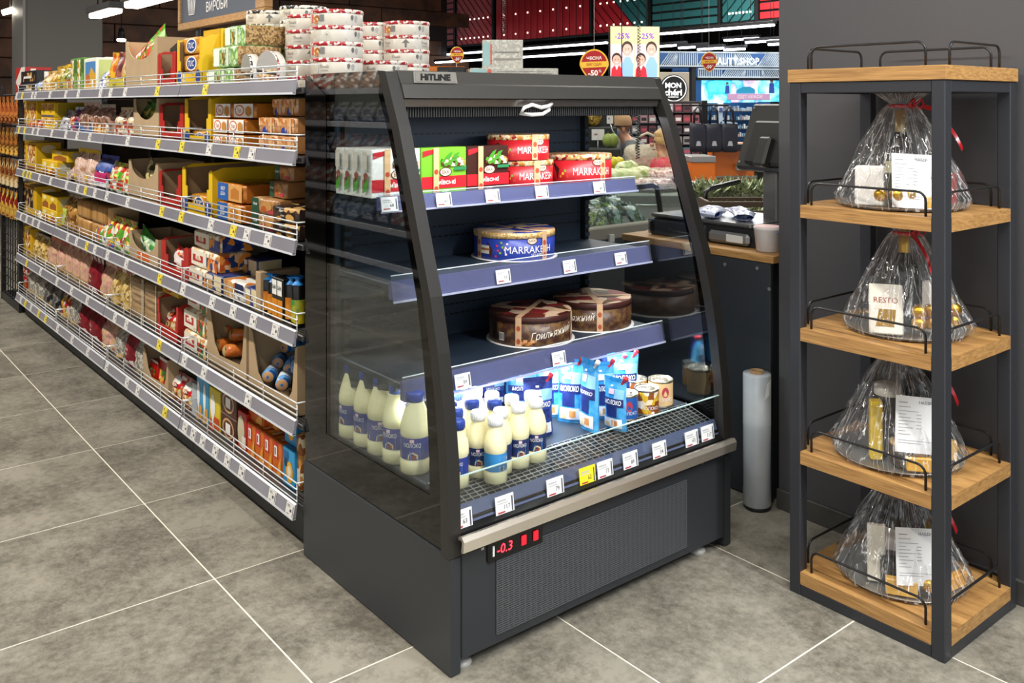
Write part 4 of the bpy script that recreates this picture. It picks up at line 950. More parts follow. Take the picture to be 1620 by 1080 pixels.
def d_juice(m1, m2): return lambda w, d, h: carton(w, d, h, m1, [('F', 'disc', .35, .55, .22, .3, Wt), ('F', .28, .42, .05, .4, Wt), ('F', .5, .95, .05, .35, m2), ('F', 'poly', [(.0, .0), (.45, 0), (.2, .3)], m2)], 'biscuit_carton', 'biscuit carton')
def d_brownbox(w, d, h): return carton(w, d, h, K('4a2618'), [('F', 'disc', .5, .5, .38, .4, K('c9a070')), ('F', 'disc', .5, .5, .3, .32, K('5a2a18')), ('F', .35, .65, .3, .7, Wt), ('T', 'disc', .5, .5, .3, .2, K('b08a5a')), ('R', .05, .95, .1, .2, K('6a3a24')), ('R', .05, .95, .4, .5, K('6a3a24')), ('R', .05, .95, .7, .8, K('6a3a24'))], 'biscuit_carton', 'biscuit carton')
def d_orangebox(w, d, h): return carton(w, d, h, K('d0641a'), [('F', .08, .6, .5, .95, K('c42a1e')), ('F', .2, .5, .55, .85, Wt), ('F', .26, .36, .6, .8, K('5a2a18')), ('F', 'poly', [(.5, .05), (.95, .05), (.95, .6), (.7, .4)], K('e6a03a')), ('T', .1, .4, .1, .9, K('e2a24a')), ('T', .5, .8, .1, .9, K('efc88a')), ('R', .1, .9, .2, .8, K('dc8a34'))], 'straw_carton', 'snack carton')
def d_bluebox(w, d, h): return carton(w, d, h, K('2f92c8'), [('F', 'disc', .6, .4, .3, .28, K('e8a820')), ('F', 'disc', .58, .42, .16, .15, K('e8ddc0')), ('F', .1, .5, .7, .92, K('1d5f94')), ('F', 'disc', .3, .62, .12, .12, K('16324a'))], 'kids_carton', 'biscuit carton')
def d_redpack(w, d, h): return carton(w, d, h, mat('red_gloss', 'b01a14', .25), [('F', .2, .8, .08, .6, VEGP), ('T', .0, .35, 0, 1, K('efe6dc')), ('F', .0, 1, .9, 1, K('efe6dc'))], 'red_pack', 'snack pack')
def d_tube2(r_top): return lambda w, d, h: upright_tube(min(w, d) / 2, h, mat('tube_black', '14120f', .25), PRM('blue_twist', ['1f6fb8', '2f8fd8', '155a9a'], 18, 'soft', crinkle=.9), None, 'biscuit_tube', 'biscuits', PRM('tube_orange', ['d9851a', 'e89a2a', 'c8720f'], 12, 'soft'), (.08, .55))

def z_(b, h): return b
A_ = put

# ---- top shelf ---------------------------------------------------------
A_(0, 25, 40, 107, d_redbox, 'large red carton behind dark boxes, far end', 1.30, d=.16)
A_(0, 33, 58, 112, d_coffee, 'dark box with white panel, far end', 1.235, d=.14, stack=2)
A_(0, 54, 62, 121, d_p(PRM('blue_small', ['4a6aa8', '8aa4d0', 'c9b04a', '2a3f6a'], 40), 2, K('8a97b8')), 'narrow blue pouch beside the dark boxes')
A_(0, 62, 76, 112, d_p(PRM('tan_pouch', ['b58a4a', 'c9a060', 'e0c07a', '9a7030'], 25, 'soft'), 3), 'tan pouch right of the blue pouch')
A_(0, 76, 91, 104, d_p(GOLDP, 4), 'shiny gold snack pouch, far bay', n=1)
A_(0, 90, 103, 101, d_p(PRM('green_gold', ['4a6a4a', '6a8a5a', 'c9b03a', '2f4a34'], 25, 'soft', rough=.25, crinkle=.8), 5, YLB), 'green pouch with yellow tip beside the gold pouch')
A_(0, 98, 113, 100, d_p(PRM('sage_pouch', ['7f9a6a', '93ad7c', '5f7a4a', 'c9b27a'], 22, 'soft', crinkle=.8), 6, K('e2e4d0'), [('p', .15, .85, .1, .5, COOKY)]), 'sage green pouch with pale top band', 1.25)
A_(0, 112, 133, 92, d_greenbox, 'green and brown crunch box', n=2, d=.16)
A_(0, 133, 153, 92, d_picbox, 'white box with a landscape picture', d=.17)
A_(0, 153, 168, 91, d_whitered, 'white box with red edge behind blue bags', 1.30, d=.14)
A_(0, 148, 168, 103, d_p(PRM('blue_white_bag', ['e2e4ec', '3a4690', 'f0f0f4', '8a92c0'], 55, crinkle=.8), 7), 'white and blue striped bag leaning back', n=2, d=.07, tilt=(-.25, 0))
ky = put(0, 168, 199, 118, lambda w, d, h: display(w, d, h, mat('tray_yellow', 'c9b822', .45), CARDD, .1, .75, 'BIO', K('4a4a10'), None, 'snack_tray', 1.0), 'low yellow tray holding three tall packs', d=.12)
for i, (m, lb) in enumerate(((PRM('ypack', ['d9901a', 'e8b030', 'c8501a', '7aa52a'], 30), 'yellow tall pack in the yellow tray'), (PRM('bpack', ['7a3a34', '9a5a4a', '5a2a24', 'c9a08a'], 30), 'brown tall pack in the yellow tray'), (PRM('tpack', ['c9a06a', 'dcc090', 'a8402a', 'b88a50'], 30), 'tan tall pack in the yellow tray'))):
    put(0, 169 + i * 10, 179 + i * 10, 83 - i, d_p(m, 9 + i), lb, 1.25, d=.05, base=.006, tilt=(0, .08))
put(0, 199, 251, 62, lambda w, d, h: scoop(w, d, h, lip=.62, mark=[('R', 'poly', [(.25, .62), (.55, .62), (.55, .78), (.4, .9), (.25, .78)], K('3a2a1c')), ('R', 'poly', [(.65, .7), (.9, .7), (.78, .88)], K('3a2a1c')), ('R', .5, .9, .5, .53, K('4a3a2c'))]), 'tall cardboard carton with scooped front', d=.19)
put(0, 200, 247, 58, d_p(PRM('lime_pouch', ['5fb81e', '7fd02e', '4a9a18', 'e8483a'], 20, 'soft', crinkle=.7), 12, None, [('p', .1, .7, .5, .85, PRM('pinkpic', ['e83a5a', 'f06a7a', 'f2e2e2', 'e8803a'], 40)), ('p', .2, .7, .2, .45, ORP)]), 'lime green pouch standing in the cardboard carton', 1.243, d=.10, base=.08, tilt=(-.05, -.30), gap=.95)
put(0, 251, 279, 80, lambda w, d, h: display(w, d, h, RD, CARDD, .28, .34, 'Смачно', K('e8c8b0'), None), 'red display carton', d=.17)
put(0, 262, 274, 92, d_p(REDP, 14), 'red snack pouch inside the red display', 1.27, d=.05, base=.004)
put(0, 281, 321, 57, lambda w, d, h: display(w, d, h, YLB, CARDD, .13, .34, None, None, K('1d3f8a'), rise=1.06), 'yellow display carton with golden cracker packs', d=.30)
put(0, 288, 316, 58, d_tuc, 'gold cracker pack with blue emblem in the yellow display', 1.25, stack=3, d=.16, base=.004)
put(0, 322, 352, 47, lambda w, d, h: carton(w, d, h, YLB, [('F', .0, .9, .0, 1, mat('card_yellow3', 'd9ae18', .4))], 'yellow_divider', 'display carton'), 'tall yellow carton wall beside the green packs', 1.30, d=.16)
for i, (a, b, vt, base, x) in enumerate(((325, 368, 94, 0, 1.235), (334, 374, 56, None, 1.25), (353, 386, 21, None, 1.30))):
    hz_ = .078
    put(0, a, b, vt, d_crisp, 'green-wrapped crispbread pack, ' + ['bottom', 'middle', 'top'][i] + ' of the leaning pile', x, d=.17, base=.0785 * i, hk=hz_)
# round tins of butter cookies ------------------------------------------
TINW = PRM('tin_print', ['d3ccc0', 'd9d3c8', 'd6cfc2', 'c9c1b2', 'dbd6cc', 'd2cabc'], 30, 'vor', rough=.28, crinkle=0)
def check(name, c): return pmat(name, [c, 'e2dcd2'], 95, rough=.3, crinkle=0)
CHR, CHB = check('check_red', 'a8242a'), check('check_black', '26262a')
def on_cyl(mb, fnlist):
    return mb
def tin_kit(r, h, chk, face):
    b = MB().lathe([(r * .985, 0), (r, .002), (r, h - .012), (r * .99, h - .010)], TINW, 36)
    lid = MB().lathe([(r * 1.0, h - .013), (r * 1.02, h - .012), (r * 1.02, h - .001), (r * 1.0, h + .001)], chk, 36, cap=False)
    lid.lathe([(r * 1.0, h + .001), (r * .97, h - .001), (0, h - .001)], mat('tin_lid', 'c9c6c0', .3, .5), 36)
    def wp(p):                                        # wrap print round the wall: x = arc length, centred on the front (-Y)
        a = p.x / r - PI / 2; rr = r + .0010 - p.y; return Vector((rr * math.cos(a), rr * math.sin(a), p.z))
    pr = MB()
    def patch(x0, x1, z0, z1, m, l=.0002, n=8):
        pr.grid(lambda s_, t: tuple(wp(Vector((x0 + (x1 - x0) * s_, -l, z0 + (z1 - z0) * t)))), n, 1, m)
    def balloon(x, z, sz, m):
        pts = [(x + sz * math.cos(a * PI / 6) * .8, z + sz * (math.sin(a * PI / 6) + .3)) for a in range(-1, 8)] + [(x - sz * .25, z - sz * 1.1), (x + sz * .25, z - sz * 1.1)]
        pr.add([tuple(wp(Vector((a, -.0003, b_)))) for a, b_ in pts], [tuple(range(len(pts)))], m)
    G = K('6d6a66'); G2 = K('a9a8a6')
    hm = (h - .012)
    for i, it in enumerate(face):
        x = it[1] * r
        if it[0] == 'pic':
            patch(x - .028, x - .012, hm * .25, hm * .92, K('c9504c'), .0002); patch(x - .012, x + .014, hm * .2, hm * .85, K('d9cfc0'), .0002)
            for a, z, s_ in ((-.006, .45, .011), (.006, .55, .012), (.002, .3, .009)): pr.add([tuple(wp(Vector((x + a + s_ * math.cos(k * PI / 6), -.0005, hm * z + s_ * math.sin(k * PI / 6))))) for k in range(12)], [tuple(range(12))], K(['b4722a', 'c98a3a', '9a5a1e'][int(z * 10) % 3]))
            patch(x + .018, x + .036, hm * .3, hm * .88, K('9a9894'), .0002)
            for k in range(6): patch(x + .019 + k * .003, x + .0203 + k * .003, hm * .34, hm * .84, K('4a4a4c'), .0004, 1)
        elif it[0] == 'txt':
            pr.text('Tivoli', (x, 0, hm * .62), (1, 0, 0), (0, 0, 1), hm * .26, G, None, wp, 0, .0006); pr.text('COOKIES', (x, 0, hm * .3), (1, 0, 0), (0, 0, 1), hm * .12, G, None, wp, 0, .0006)
        elif it[0] == 'bal': balloon(x, hm * .62, .0075, G); balloon(x + .016, hm * .55, .009, G2)
        elif it[0] == 'arr':
            pr.add([tuple(wp(Vector((x + a * .013, -.0004, hm * .55 + b_ * .016)))) for a, b_ in ((-1.2, 0), (0, 1), (1.2, 0), (.3, .1), (.25, -1), (-.25, -1), (-.3, .1))], [(0, 1, 2, 3, 4, 5, 6)], G)
        elif it[0] == 'flw':
            for k in range(8): a_ = k * PI / 4; pr.text('o', (x + .010 * math.cos(a_), 0, hm * .55 + .010 * math.sin(a_)), (1, 0, 0), (0, 0, 1), .004, G2, None, wp, 0, .0006)
            pr.text('o', (x, 0, hm * .55), (1, 0, 0), (0, 0, 1), .007, G, None, wp, 0, .0006)
    return Kit('cookie_tin', 'cookie tin', b.mesh('cookie_tin'), [('checked_lid', lid.mesh('checked_lid')), ('printed_band', pr.mesh('printed_band'))])
TR, TH = .088, .0535
FACES = [[('pic', -.9), ('bal', .6)], [('flw', -.35), ('bal', .8)], [('txt', -.5), ('bal', .45)], [('arr', 0), ('txt', .9), ('txt', -.95)], [('bal', .1), ('txt', -.8)]]
TK = {(c, i): tin_kit(TR, TH, (CHR, CHB)[c], FACES[i]) for c in (0, 1) for i in range(5)}
STACKS = [  # centre column, depth, tins, lid colours, faces, name
    (533, 3.13, 5, 0, (2, 2, 0, 1, 0), 'tallest front stack'),
    (491, 3.31, 5, 0, (1, 4, 3, 2, 4), 'stack left of the tallest one'),
    (480, 3.52, 6, 1, (3, 2, 1, 2, 4, 4), 'rear stack with black checks'),
    (425, 3.70, 6, 1, (2, 1, 2, 3, 2, 3), 'leftmost stack with black checks'),
    (586, 3.62, 5, 0, (4, 3, 0, 2, 4), 'stack right behind the tallest'),
    (643, 3.56, 5, 0, (2, 1, 2, 3, 0), 'rightmost stack'),
    (606, 3.31, 2, 0, (2, 2), 'low pair of tins')]
for u, d, n, c, fc, nm in STACKS:
    for k in range(n):
        p = P(u, 100, d); kit = TK[(c, fc[k])]
        ang = math.atan2(p.x, p.y)
        place(kit, (p.x, p.y, 1.346 + k * (TH + .0008)), -ang + .03 * ((k * 7) % 3 - 1), 'white cookie tin, %s from the bottom, %s' % (ORD[k], nm), 'cookie tins stacked on top of the shelving')
# two tins on their edge behind the fence
def edge_tin(u, x, c, rz, lab, r=.060):
    kit = TK[(c, 2)]; y = gy(u, x)
    o = place(kit, (x, y, S[0] + r + .002), 0, lab, 'cookie tins standing on edge'); s_ = r / TR; o.scale = (s_, s_, s_ * .9)
    o.rotation_euler = (Matrix.Rotation(rz, 4, 'Z') @ Matrix.Rotation(PI / 2, 4, 'X')).to_euler(); return o
LIDPIC = MB(); LIDPIC.lathe([(TR * .9, TH + .0005), (0, TH + .0005)], mat('tin_lid_pale', 'b5aca2', .3), 24)
LIDPIC.add([(TR * .88 * math.cos(a * PI / 12 + PI), TR * .88 * math.sin(a * PI / 12 + PI), TH + .001) for a in range(13)], [tuple(range(13))], COOKY)
LIDPIC.quad((-TR * .9, -.012, TH + .0014), (TR * .9, -.03, TH + .0014), (TR * .9, -.02, TH + .0014), (-TR * .9, .002, TH + .0014), K('2a2426'))
lm = LIDPIC.mesh('lid_picture')
for (u, x, c, rz, lab) in ((436, 1.27, 0, R(-80), 'cookie tin standing on edge with its lid facing the aisle, end of top shelf'), (404, 1.29, 1, R(-97), 'black-checked cookie tin standing on edge behind the wire fence')):
    o = edge_tin(u, x, c, rz, lab); c_ = bpy.data.objects.new('lid_picture', lm); C.objects.link(c_); c_.parent = o

# grey cartons, orange tray and black box on the far half of the top
GREYC = PRM('grey_carton', ['a9a69c', 'b8b5aa', '9c998f', 'c4c1b6'], 60, 'soft', crinkle=0)
def greyc(w, d, h): return carton(w, d, h, GREYC, [('F', .02, .18, .1, .9, K('8fb0b0')), ('F', .2, .24, .15, .85, K('c05a4a')), ('F', .3, .95, .3, .36, K('86837a')), ('F', .3, .9, .55, .6, K('86837a'))], 'grey_carton', 'carton')
p = P(795, 100, 3.5); place(greyc(.155, .05, .11), (p.x, p.y, 1.435), R(-38), 'grey carton standing upright on two flat cartons', 'grey cartons on the shelf top')
p = P(812, 100, 3.45)
for k in range(3): place(greyc(.33, .09, .029), (p.x, p.y, 1.346 + k * .0297), R(-34), 'flat grey carton, %s from the bottom, under the upright grey carton' % ORD[k], 'grey cartons on the shelf top')
p = P(757, 100, 3.62)
for k in range(2): place(carton(.09, .09, .045, K('b9b4a8'), [('F', .05, .3, .1, .9, K('b04a3a')), ('F', .4, .95, .1, .9, K('7aa0a4'))], 'small_carton'), (p.x, p.y, 1.346 + k * .046), R(-30), 'small red and teal carton, %s one of two' % ('lower', 'upper')[k], 'small cartons on the shelf top')
p = P(714, 100, 3.6); place(carton(.11, .05, .10, mat('black_box', '131314', .4), [('F', .48, .5, .1, 1, K('3a3a3c')), ('F', .1, .4, .8, .86, K('3a3a3c'))], 'black_box', 'box'), (p.x, p.y, 1.346), R(-36), 'black box in front of the orange tray on the shelf top')
p = P(700, 100, 3.85)
for k in range(2): place(carton(.17, .12, .055, K('d5751e'), [('F', .0, 1, .42, .5, K('e8a868')), ('T', .1, .9, .1, .9, K('e08a34'))], 'orange_tray', 'carton'), (p.x, p.y, 1.346 + k * .056), R(-30), 'orange flat carton, %s of two, right of the cookie tins' % ('lower', 'upper')[k], 'orange cartons on the shelf top')
def wobbler(u, v, d, sc, label, tilt=0):
    p = P(u, v, d); k = sc * d / FPX
    e = empty('promo_sign', label, 'sign', p, -YAW + tilt)
    def disc(m, rx, rz, y, zc=0, n=32, taper=0):
        pts = [(rx * math.cos(a * 2 * PI / n) * (1 - taper * max(0, -math.sin(a * 2 * PI / n)) ** 1.0), zc + rz * math.sin(a * 2 * PI / n)) for a in range(n)]; return pts
    MB().prism([(a, b) for a, b in disc(None, .5 * k, .55 * k, 0, taper=.35)], -.002, .002, mat('promo_yellow', 'e8b83a', .35), 'y').build('sign_board', e)
    b = MB(); pts = disc(None, .45 * k, .50 * k, 0, taper=.35); b.add([(x, -.0025, z) for x, z in pts], [tuple(range(32))], mat('promo_red', 'a3141c', .35))
    b.quad((-.45 * k, -.003, -.10 * k), (.45 * k, -.003, -.06 * k), (.46 * k, -.003, .14 * k), (-.46 * k, -.003, .10 * k), mat('promo_yellow'))
    W_ = K('f6f2ea')
    b.text('ЧЕСНА', (0, -.0035, .24 * k), (1, 0, .05), (0, 0, 1), .12 * k, W_, None, None, 0, 0, .02); b.text('ВИГОДА!', (0, -.0035, .02 * k), (1, 0, .06), (0, 0, 1), .11 * k, mat('promo_red'), .8 * k, None, 0, 0, .02)
    b.text('-50', (-.04 * k, -.0035, -.27 * k), (1, 0, .04), (0, 0, 1), .20 * k, W_, None, None, 0, 0, .03); b.text('%', (.2 * k, -.0035, -.2 * k), (1, 0, .04), (0, 0, 1), .1 * k, W_)
    b.build('sign_print', e)
    return e, k
e, k = wobbler(723, 87, 3.75, 24, 'small oval red and yellow discount sign above the orange cartons', .5)
MB().tube([(0, .004, -.5 * k), (0, .004, -(p.z - 1.42) - .02 if False else -.08)], .0015, WIRE).build('stem', e)

# ---- second shelf ------------------------------------------------------
A_(1, 36, 58, 160, d_tallcookie, 'tall yellow cookie box with window', d=.14, n=2)
A_(1, 44, 66, 190, d_p(REDP, 21, RD), 'small red and white bag before the cookie box', 1.225, n=2, d=.03)
A_(1, 65, 86, 162, d_yellowbox, 'yellow cereal box', n=2, stack=2, d=.20)
A_(1, 87, 100, 172, d_p(PRM('greyslim', ['2a2a34', '4a4a58', 'c9c9d0', '16161e'], 18, 'soft'), 22), 'slim dark pack leaning back beside the yellow boxes', d=.04, tilt=(-.35, .1))
A_(1, 100, 118, 168, d_p(NAVYP, 23, K('c9ccd8'), [('p', .2, .7, .3, .6, PRM('foodpic', ['c8641e', 'e8c49a', 'a3301a'], 50))]), 'navy pouch with round food picture', d=.06, tilt=(-.25, 0))
A_(1, 119, 142, 162, d_p(PINKBR, 24, K('d8b8a8'), [('p', .1, .9, .05, .3, K('2f5a9a'))]), 'brown see-through cookie bag with blue foot', d=.09)
A_(1, 141, 166, 165, d_p(PINKBR, 25, K('b8a89a'), [('p', .15, .9, .1, .4, COOKY)]), 'brown see-through cookie bag', n=2, d=.09, jig=.01)
A_(1, 174, 212, 170, d_p(PRM('red_cream_bag', ['d8c8b0', 'b83a2a', 'e6dcc8', '8a4a2a', 'cfae7a'], 38, crinkle=.7), 27, K('c9b48a')), 'cream and red cookie bag with brown side', n=2, d=.10, jig=.008)
put(1, 212, 253, 156, lambda w, d, h: scoop(w, d, h, lip=.5), 'cardboard carton with deep scooped front', d=.19)
put(1, 214, 236, 160, d_p(PRM('green_pouch2', ['2f6a24', '4a8a34', '1f4a1a', 'd8c060'], 20, 'soft', crinkle=.7), 28), 'dark green pouch standing in the scooped carton', 1.26, n=2, d=.06, base=.03, tilt=(0, .35), gap=1.3)
put(1, 253, 292, 163, lambda w, d, h: display(w, d, h, RD, CARDD, .22, .30, 'Смачно', K('e8c8b0')), 'red display carton with half-empty interior', d=.19)
put(1, 276, 287, 172, d_p(PRM('redblue', ['c83a3a', '6a8ac0', 'e8d8c8', 'e08a3a'], 35), 29), 'last red and blue pouch inside the red display', 1.28, d=.06, base=.004)
put(1, 293, 336, 152, lambda w, d, h: display(w, d, h, YLB, CARDD, .17, .20, None, None, K('1d3f8a')), 'nearly empty yellow display carton', d=.30)
put(1, 302, 328, 207, d_tuc, 'gold cracker pack lying low in the yellow display', 1.25, n=1, d=.16, base=.004)
put(1, 340, 366, 163, d_buiscuit, 'orange and white biscuit pack, first of top row', 1.24, d=.17, hk=.053, base=.1065)
put(1, 369, 402, 163, d_buiscuit, 'orange and white biscuit pack, second of top row', 1.245, d=.17, hk=.053, base=.1065)
put(1, 337, 387, 186, d_buiscuit, 'orange and white biscuit pack', 1.235, n=2, stack=2, d=.17, hk=.053)
put(1, 408, 468, 182, d_wafer, 'peach wafer pack', 1.235, n=2, stack=2, d=.12, hk=.058)
put(1, 430, 469, 153, d_wafer, 'peach wafer pack of the upper pair', 1.25, n=2, d=.12, hk=.058, base=.117)

# ---- third shelf -------------------------------------------------------
A_(2, 28, 57, 224, d_tallcookie, 'tall yellow cookie box with oval window', n=2, d=.14)
A_(2, 48, 62, 270, d_p(PRM('reddark', ['5a2a1e', '8a3a2a', '2a1a14', 'b0603a'], 20, 'soft'), 30), 'slim brown pack leaning far back', d=.03, tilt=(-.6, .4))
A_(2, 66, 90, 255, d_yellowbox2, 'small yellow cereal box', n=2, d=.12, hk=.09)
A_(2, 82, 108, 247, d_yellowbox2, 'yellow box lying on the small cereal boxes', 1.26, d=.14, base=.0915, hk=.06)
A_(2, 98, 120, 262, d_p(PRM('pink_clear', ['d8b8a4', 'c99a84', 'e8cfc0', 'b88a6a'], 22, 'soft', rough=.2, crinkle=.9), 31), 'pale pink clear bag leaning left', d=.06, tilt=(-.1, -.35))
A_(2, 112, 146, 236, d_p(PRM('pink_clear', []), 32, YLB, [('p', .05, .5, .02, .3, YLB)]), 'pink clear snack bag with yellow clip', n=2, d=.08)
A_(2, 142, 172, 246, d_p(NAVYP, 33, K('2f4a9a'), [('p', .1, .8, .2, .5, K('c8286a')), ('p', .1, .9, .55, .85, K('2f4f9a')), ('p', .1, .9, .05, .18, K('d8d8d8'))]), 'navy pouch with pink picture', n=1, d=.10)
A_(2, 168, 204, 259, d_p(GRNYEL, 34, GREENP, [('p', .15, .85, .35, .75, PRM('picA', ['d8e07a', '8ac03a', 'e8e8d8', 'c84a2a'], 60))]), 'green and white snack pouch', n=2, d=.08)
put(2, 204, 252, 255, lambda w, d, h: scoop(w, d, h, lip=.55), 'scooped cardboard carton with yellow pouch', d=.19)
put(2, 222, 248, 262, d_p(PRM('yellow_pouch', ['e0b020', 'f0cc4a', 'e8d8a0', '3a3a14'], 24, 'soft', crinkle=.7), 36), 'yellow pouch lying inside the scooped carton', 1.27, d=.05, base=.05, tilt=(0, .5))
put(2, 252, 288, 271, lambda w, d, h: display(w, d, h, RD, CARDD, .20, .28, 'Смачно', K('e8c8b0')), 'red display carton, almost empty', d=.18)
put(2, 268, 284, 300, d_p(REDP, 37), 'small red pouch fallen inside the red display', 1.28, d=.05, base=.004, tilt=(-.4, 0))
put(2, 289, 338, 263, lambda w, d, h: display(w, d, h, YLB, CARDD, .17, .22, None, None, K('1d3f8a')), 'yellow display carton beside the red one', d=.30)
put(2, 300, 328, 308, d_tuc, 'gold cracker pack at the bottom of yellow display', 1.25, n=1, d=.16, base=.004)
put(2, 340, 430, 267, lambda w, d, h: carton(w, d, h, YLB, [('F', .0, 1, 0, 1, mat('card_yellow4', 'b98f12', .5))], 'yellow_back_wall', 'display carton'), 'wide yellow carton wall behind the blue-orange biscuits', 1.45, d=.02)
put(2, 342, 385, 323, d_moya, 'orange biscuit pack with blue band, lower one', 1.24, d=.16, hk=.068)
put(2, 343, 386, 295, d_moya, 'orange biscuit pack with blue band, upper one', 1.245, d=.20, hk=.068, base=.0685)
put(2, 385, 400, 298, d_p(PRM('navy_wrap2', ['16204a', '22306a', '101838'], 14, 'soft', crinkle=.9), 38), 'dark blue wrapper tossed behind the orange biscuits', 1.36, d=.05, base=.04, tilt=(0, .6))
put(2, 397, 440, 318, d_greenkraft, 'brown biscuit pack with green band', 1.235, n=1, stack=2, d=.15, hk=.054)
put(2, 426, 452, 293, d_greenkraft, 'brown biscuit pack with green band, third layer', 1.26, d=.13, base=.109, hk=.054)
put(2, 434, 462, 268, d_greenkraft, 'brown biscuit pack with green band, on the very top', 1.28, d=.13, base=.1635, hk=.048)
put(2, 430, 471, 335, d_heppi, 'dark brown biscuit pack with white script', 1.215, n=1, stack=2, d=.02 + .10, hk=.049)

# ---- fourth shelf ------------------------------------------------------
A_(3, 28, 58, 291, d_tallcookie2, 'tall yellow box with dark window', n=1, d=.14)
A_(3, 53, 64, 335, d_p(GREYB, 40), 'grey flat pack leaning behind the fence', d=.03, tilt=(-.2, .5))
A_(3, 66, 90, 308, d_yellowbox2, 'yellow cereal box with brown wave', n=2, stack=2, d=.13)
A_(3, 91, 118, 310, d_p(PRM('clear_cookie', ['8a5a24', 'b88440', '6a3f14', 'd2a866'], 45, 'vor', rough=.12, crinkle=.8), 42, GREYB, [('p', .02, .45, .15, .6, K('b6c65a'))]), 'big clear bag of brown cookies', d=.12)
A_(3, 120, 168, 320, lambda w, d, h: wrap(w, d, h, PRM('toast_stack', ['b4803e', 'c99a5a', '9a6a2e'], 1, 'soft', stretch=(120, 3, 3), crinkle=.3), [], K('d2ae7a'), 2, 'toast_pack', 'crispbread', .003), 'brown toast pack', n=2, stack=2, d=.16)
A_(3, 145, 172, 352, d_p(PRM('bluegreen', ['3a5aa8', '5aa52a', 'e8d040', 'e8e4d8', 'd8601e'], 34), 43), 'blue and green snack pouch', 1.225, n=1, d=.05)
A_(3, 160, 205, 345, d_p(GRNYEL, 44, GREENP, [('p', .1, .5, .2, .8, PRM('picB', ['d84a1e', 'e8d24a', 'e8e8d8', '3f8a2a'], 40))]), 'green, yellow and red snack pouch', n=3, d=.07)
put(3, 205, 252, 372, lambda w, d, h: scoop(w, d, h, lip=.42, lipmat=ORG), 'cardboard carton with an orange patch under its scoop', d=.18)
put(3, 214, 246, 372, d_p(PRM('green_pouch3', ['2f8a2a', '4aa83a', '1a5a24', 'cfe0b0'], 18, 'soft', crinkle=.7), 46, None, [('p', .0, 1, .28, .5, K('e8e8dc')), ('t', 'relax', .5, .39, .12, K('1a5a24'), .8)]), 'green pouch with white lettering in the carton', 1.27, d=.05, base=.03, tilt=(0, .3))
put(3, 256, 300, 383, lambda w, d, h: display(w, d, h, RD, CARDD, .25, .25, None, None, None), 'red display carton with brown sides', d=.16)
put(3, 268, 289, 392, d_p(REDP, 47, RD, [('p', .15, .85, .4, .7, K('e8e0dc'))]), 'red pouch with white swirl leaning in display', 1.26, d=.05, base=.004, tilt=(0, .2))
put(3, 296, 338, 432, d_hday(ORP), 'white cracker pack with red square', 1.235, n=1, d=.13, hk=.066)
put(3, 301, 345, 405, d_hday(ORP), 'white cracker pack with red square, second layer', 1.24, d=.13, hk=.070, base=.067)
put(3, 306, 349, 385, d_hday(PRM('navypic', ['1f3a8a', '2f4a9a', 'e8902a', '16296a'], 35)), 'white and blue cracker pack, top of pile', 1.25, d=.13, hk=.064, base=.138)
for i, (a, b_, vt, x, bs) in enumerate(((322, 350, 450, 1.225, 0), (352, 382, 458, 1.225, 0), (384, 404, 470, 1.225, 0), (346, 374, 420, 1.32, .05), (374, 402, 425, 1.33, .05), (352, 385, 395, 1.42, .09))):
    put(3, a, b_, vt, (d_navycream, d_vanilla)[i % 2], 'navy and cream cookie pack number, %s' % ['nearest the cracker pile', 'middle of the front row', 'right end of the front row', 'left in the second row', 'right in the second row', 'farthest back'][i] if False else ['navy and cream cookie pack beside the white crackers', 'white and navy cookie pack in the front row middle', 'navy cookie pack next to the tubes', 'white cookie pack, left in the back row', 'navy cookie pack, right in the back row', 'white cookie pack far back in the dark'][i], x, d=.10, hk=.07, base=bs, jig=.01)
put(3, 404, 412, 430, lambda w, d, h: carton(w, d, h, CARD, [], 'card_divider', 'carton'), 'thin cardboard divider left of the black tubes', 1.23, d=.14)
for i, (u, vt, x) in enumerate(((415, 432, 1.24), (425, 436, 1.235), (452, 438, 1.24), (462, 438, 1.225), (440, 428, 1.30))):
    y = gy(u, x); h = max(.10, atX(u, vt, x).z - S[3])
    kit = upright_tube(.021, h, mat('tube_black', '14120f', .25), PRM('blue_twist', ['1f6fb8', '2f8fd8', '155a9a'], 18, 'soft', crinkle=.9), None, 'biscuit_tube', 'biscuits', PRM('tube_orange', ['d9851a', 'e89a2a', 'c8720f'], 12, 'soft') if i != 3 else PRM('tube_yg', ['d9b81a', 'e8c82a', '3a8a3a'], 12, 'soft'), (.08, .55), i)
    place(kit, (x + .02, y, S[3] + .0005), RZ, 'black and orange biscuit tube with blue twisted top, %s from the left' % ORD[(0, 1, 3, 4, 2)[i]], 'biscuit tubes on the fourth shelf')
put(3, 430, 448, 440, lambda w, d, h: carton(w, d, h, mat('tube_black'), [('F', .04, .48, .02, .5, K('dc8a20')), ('F', .52, .97, .02, .5, K('d98a1c')), ('F', .06, .46, .6, .95, K('f0ede6')), ('F', .54, .95, .6, .95, K('f0ede6')), ('F', 'БАН', .26, .78, .1, K('161616'), .3), ('F', 'БАН', .75, .78, .1, K('161616'), .3)], 'biscuit_twin_box', 'biscuits'), 'flat black and orange box between the blue-topped tubes', 1.232, d=.05)

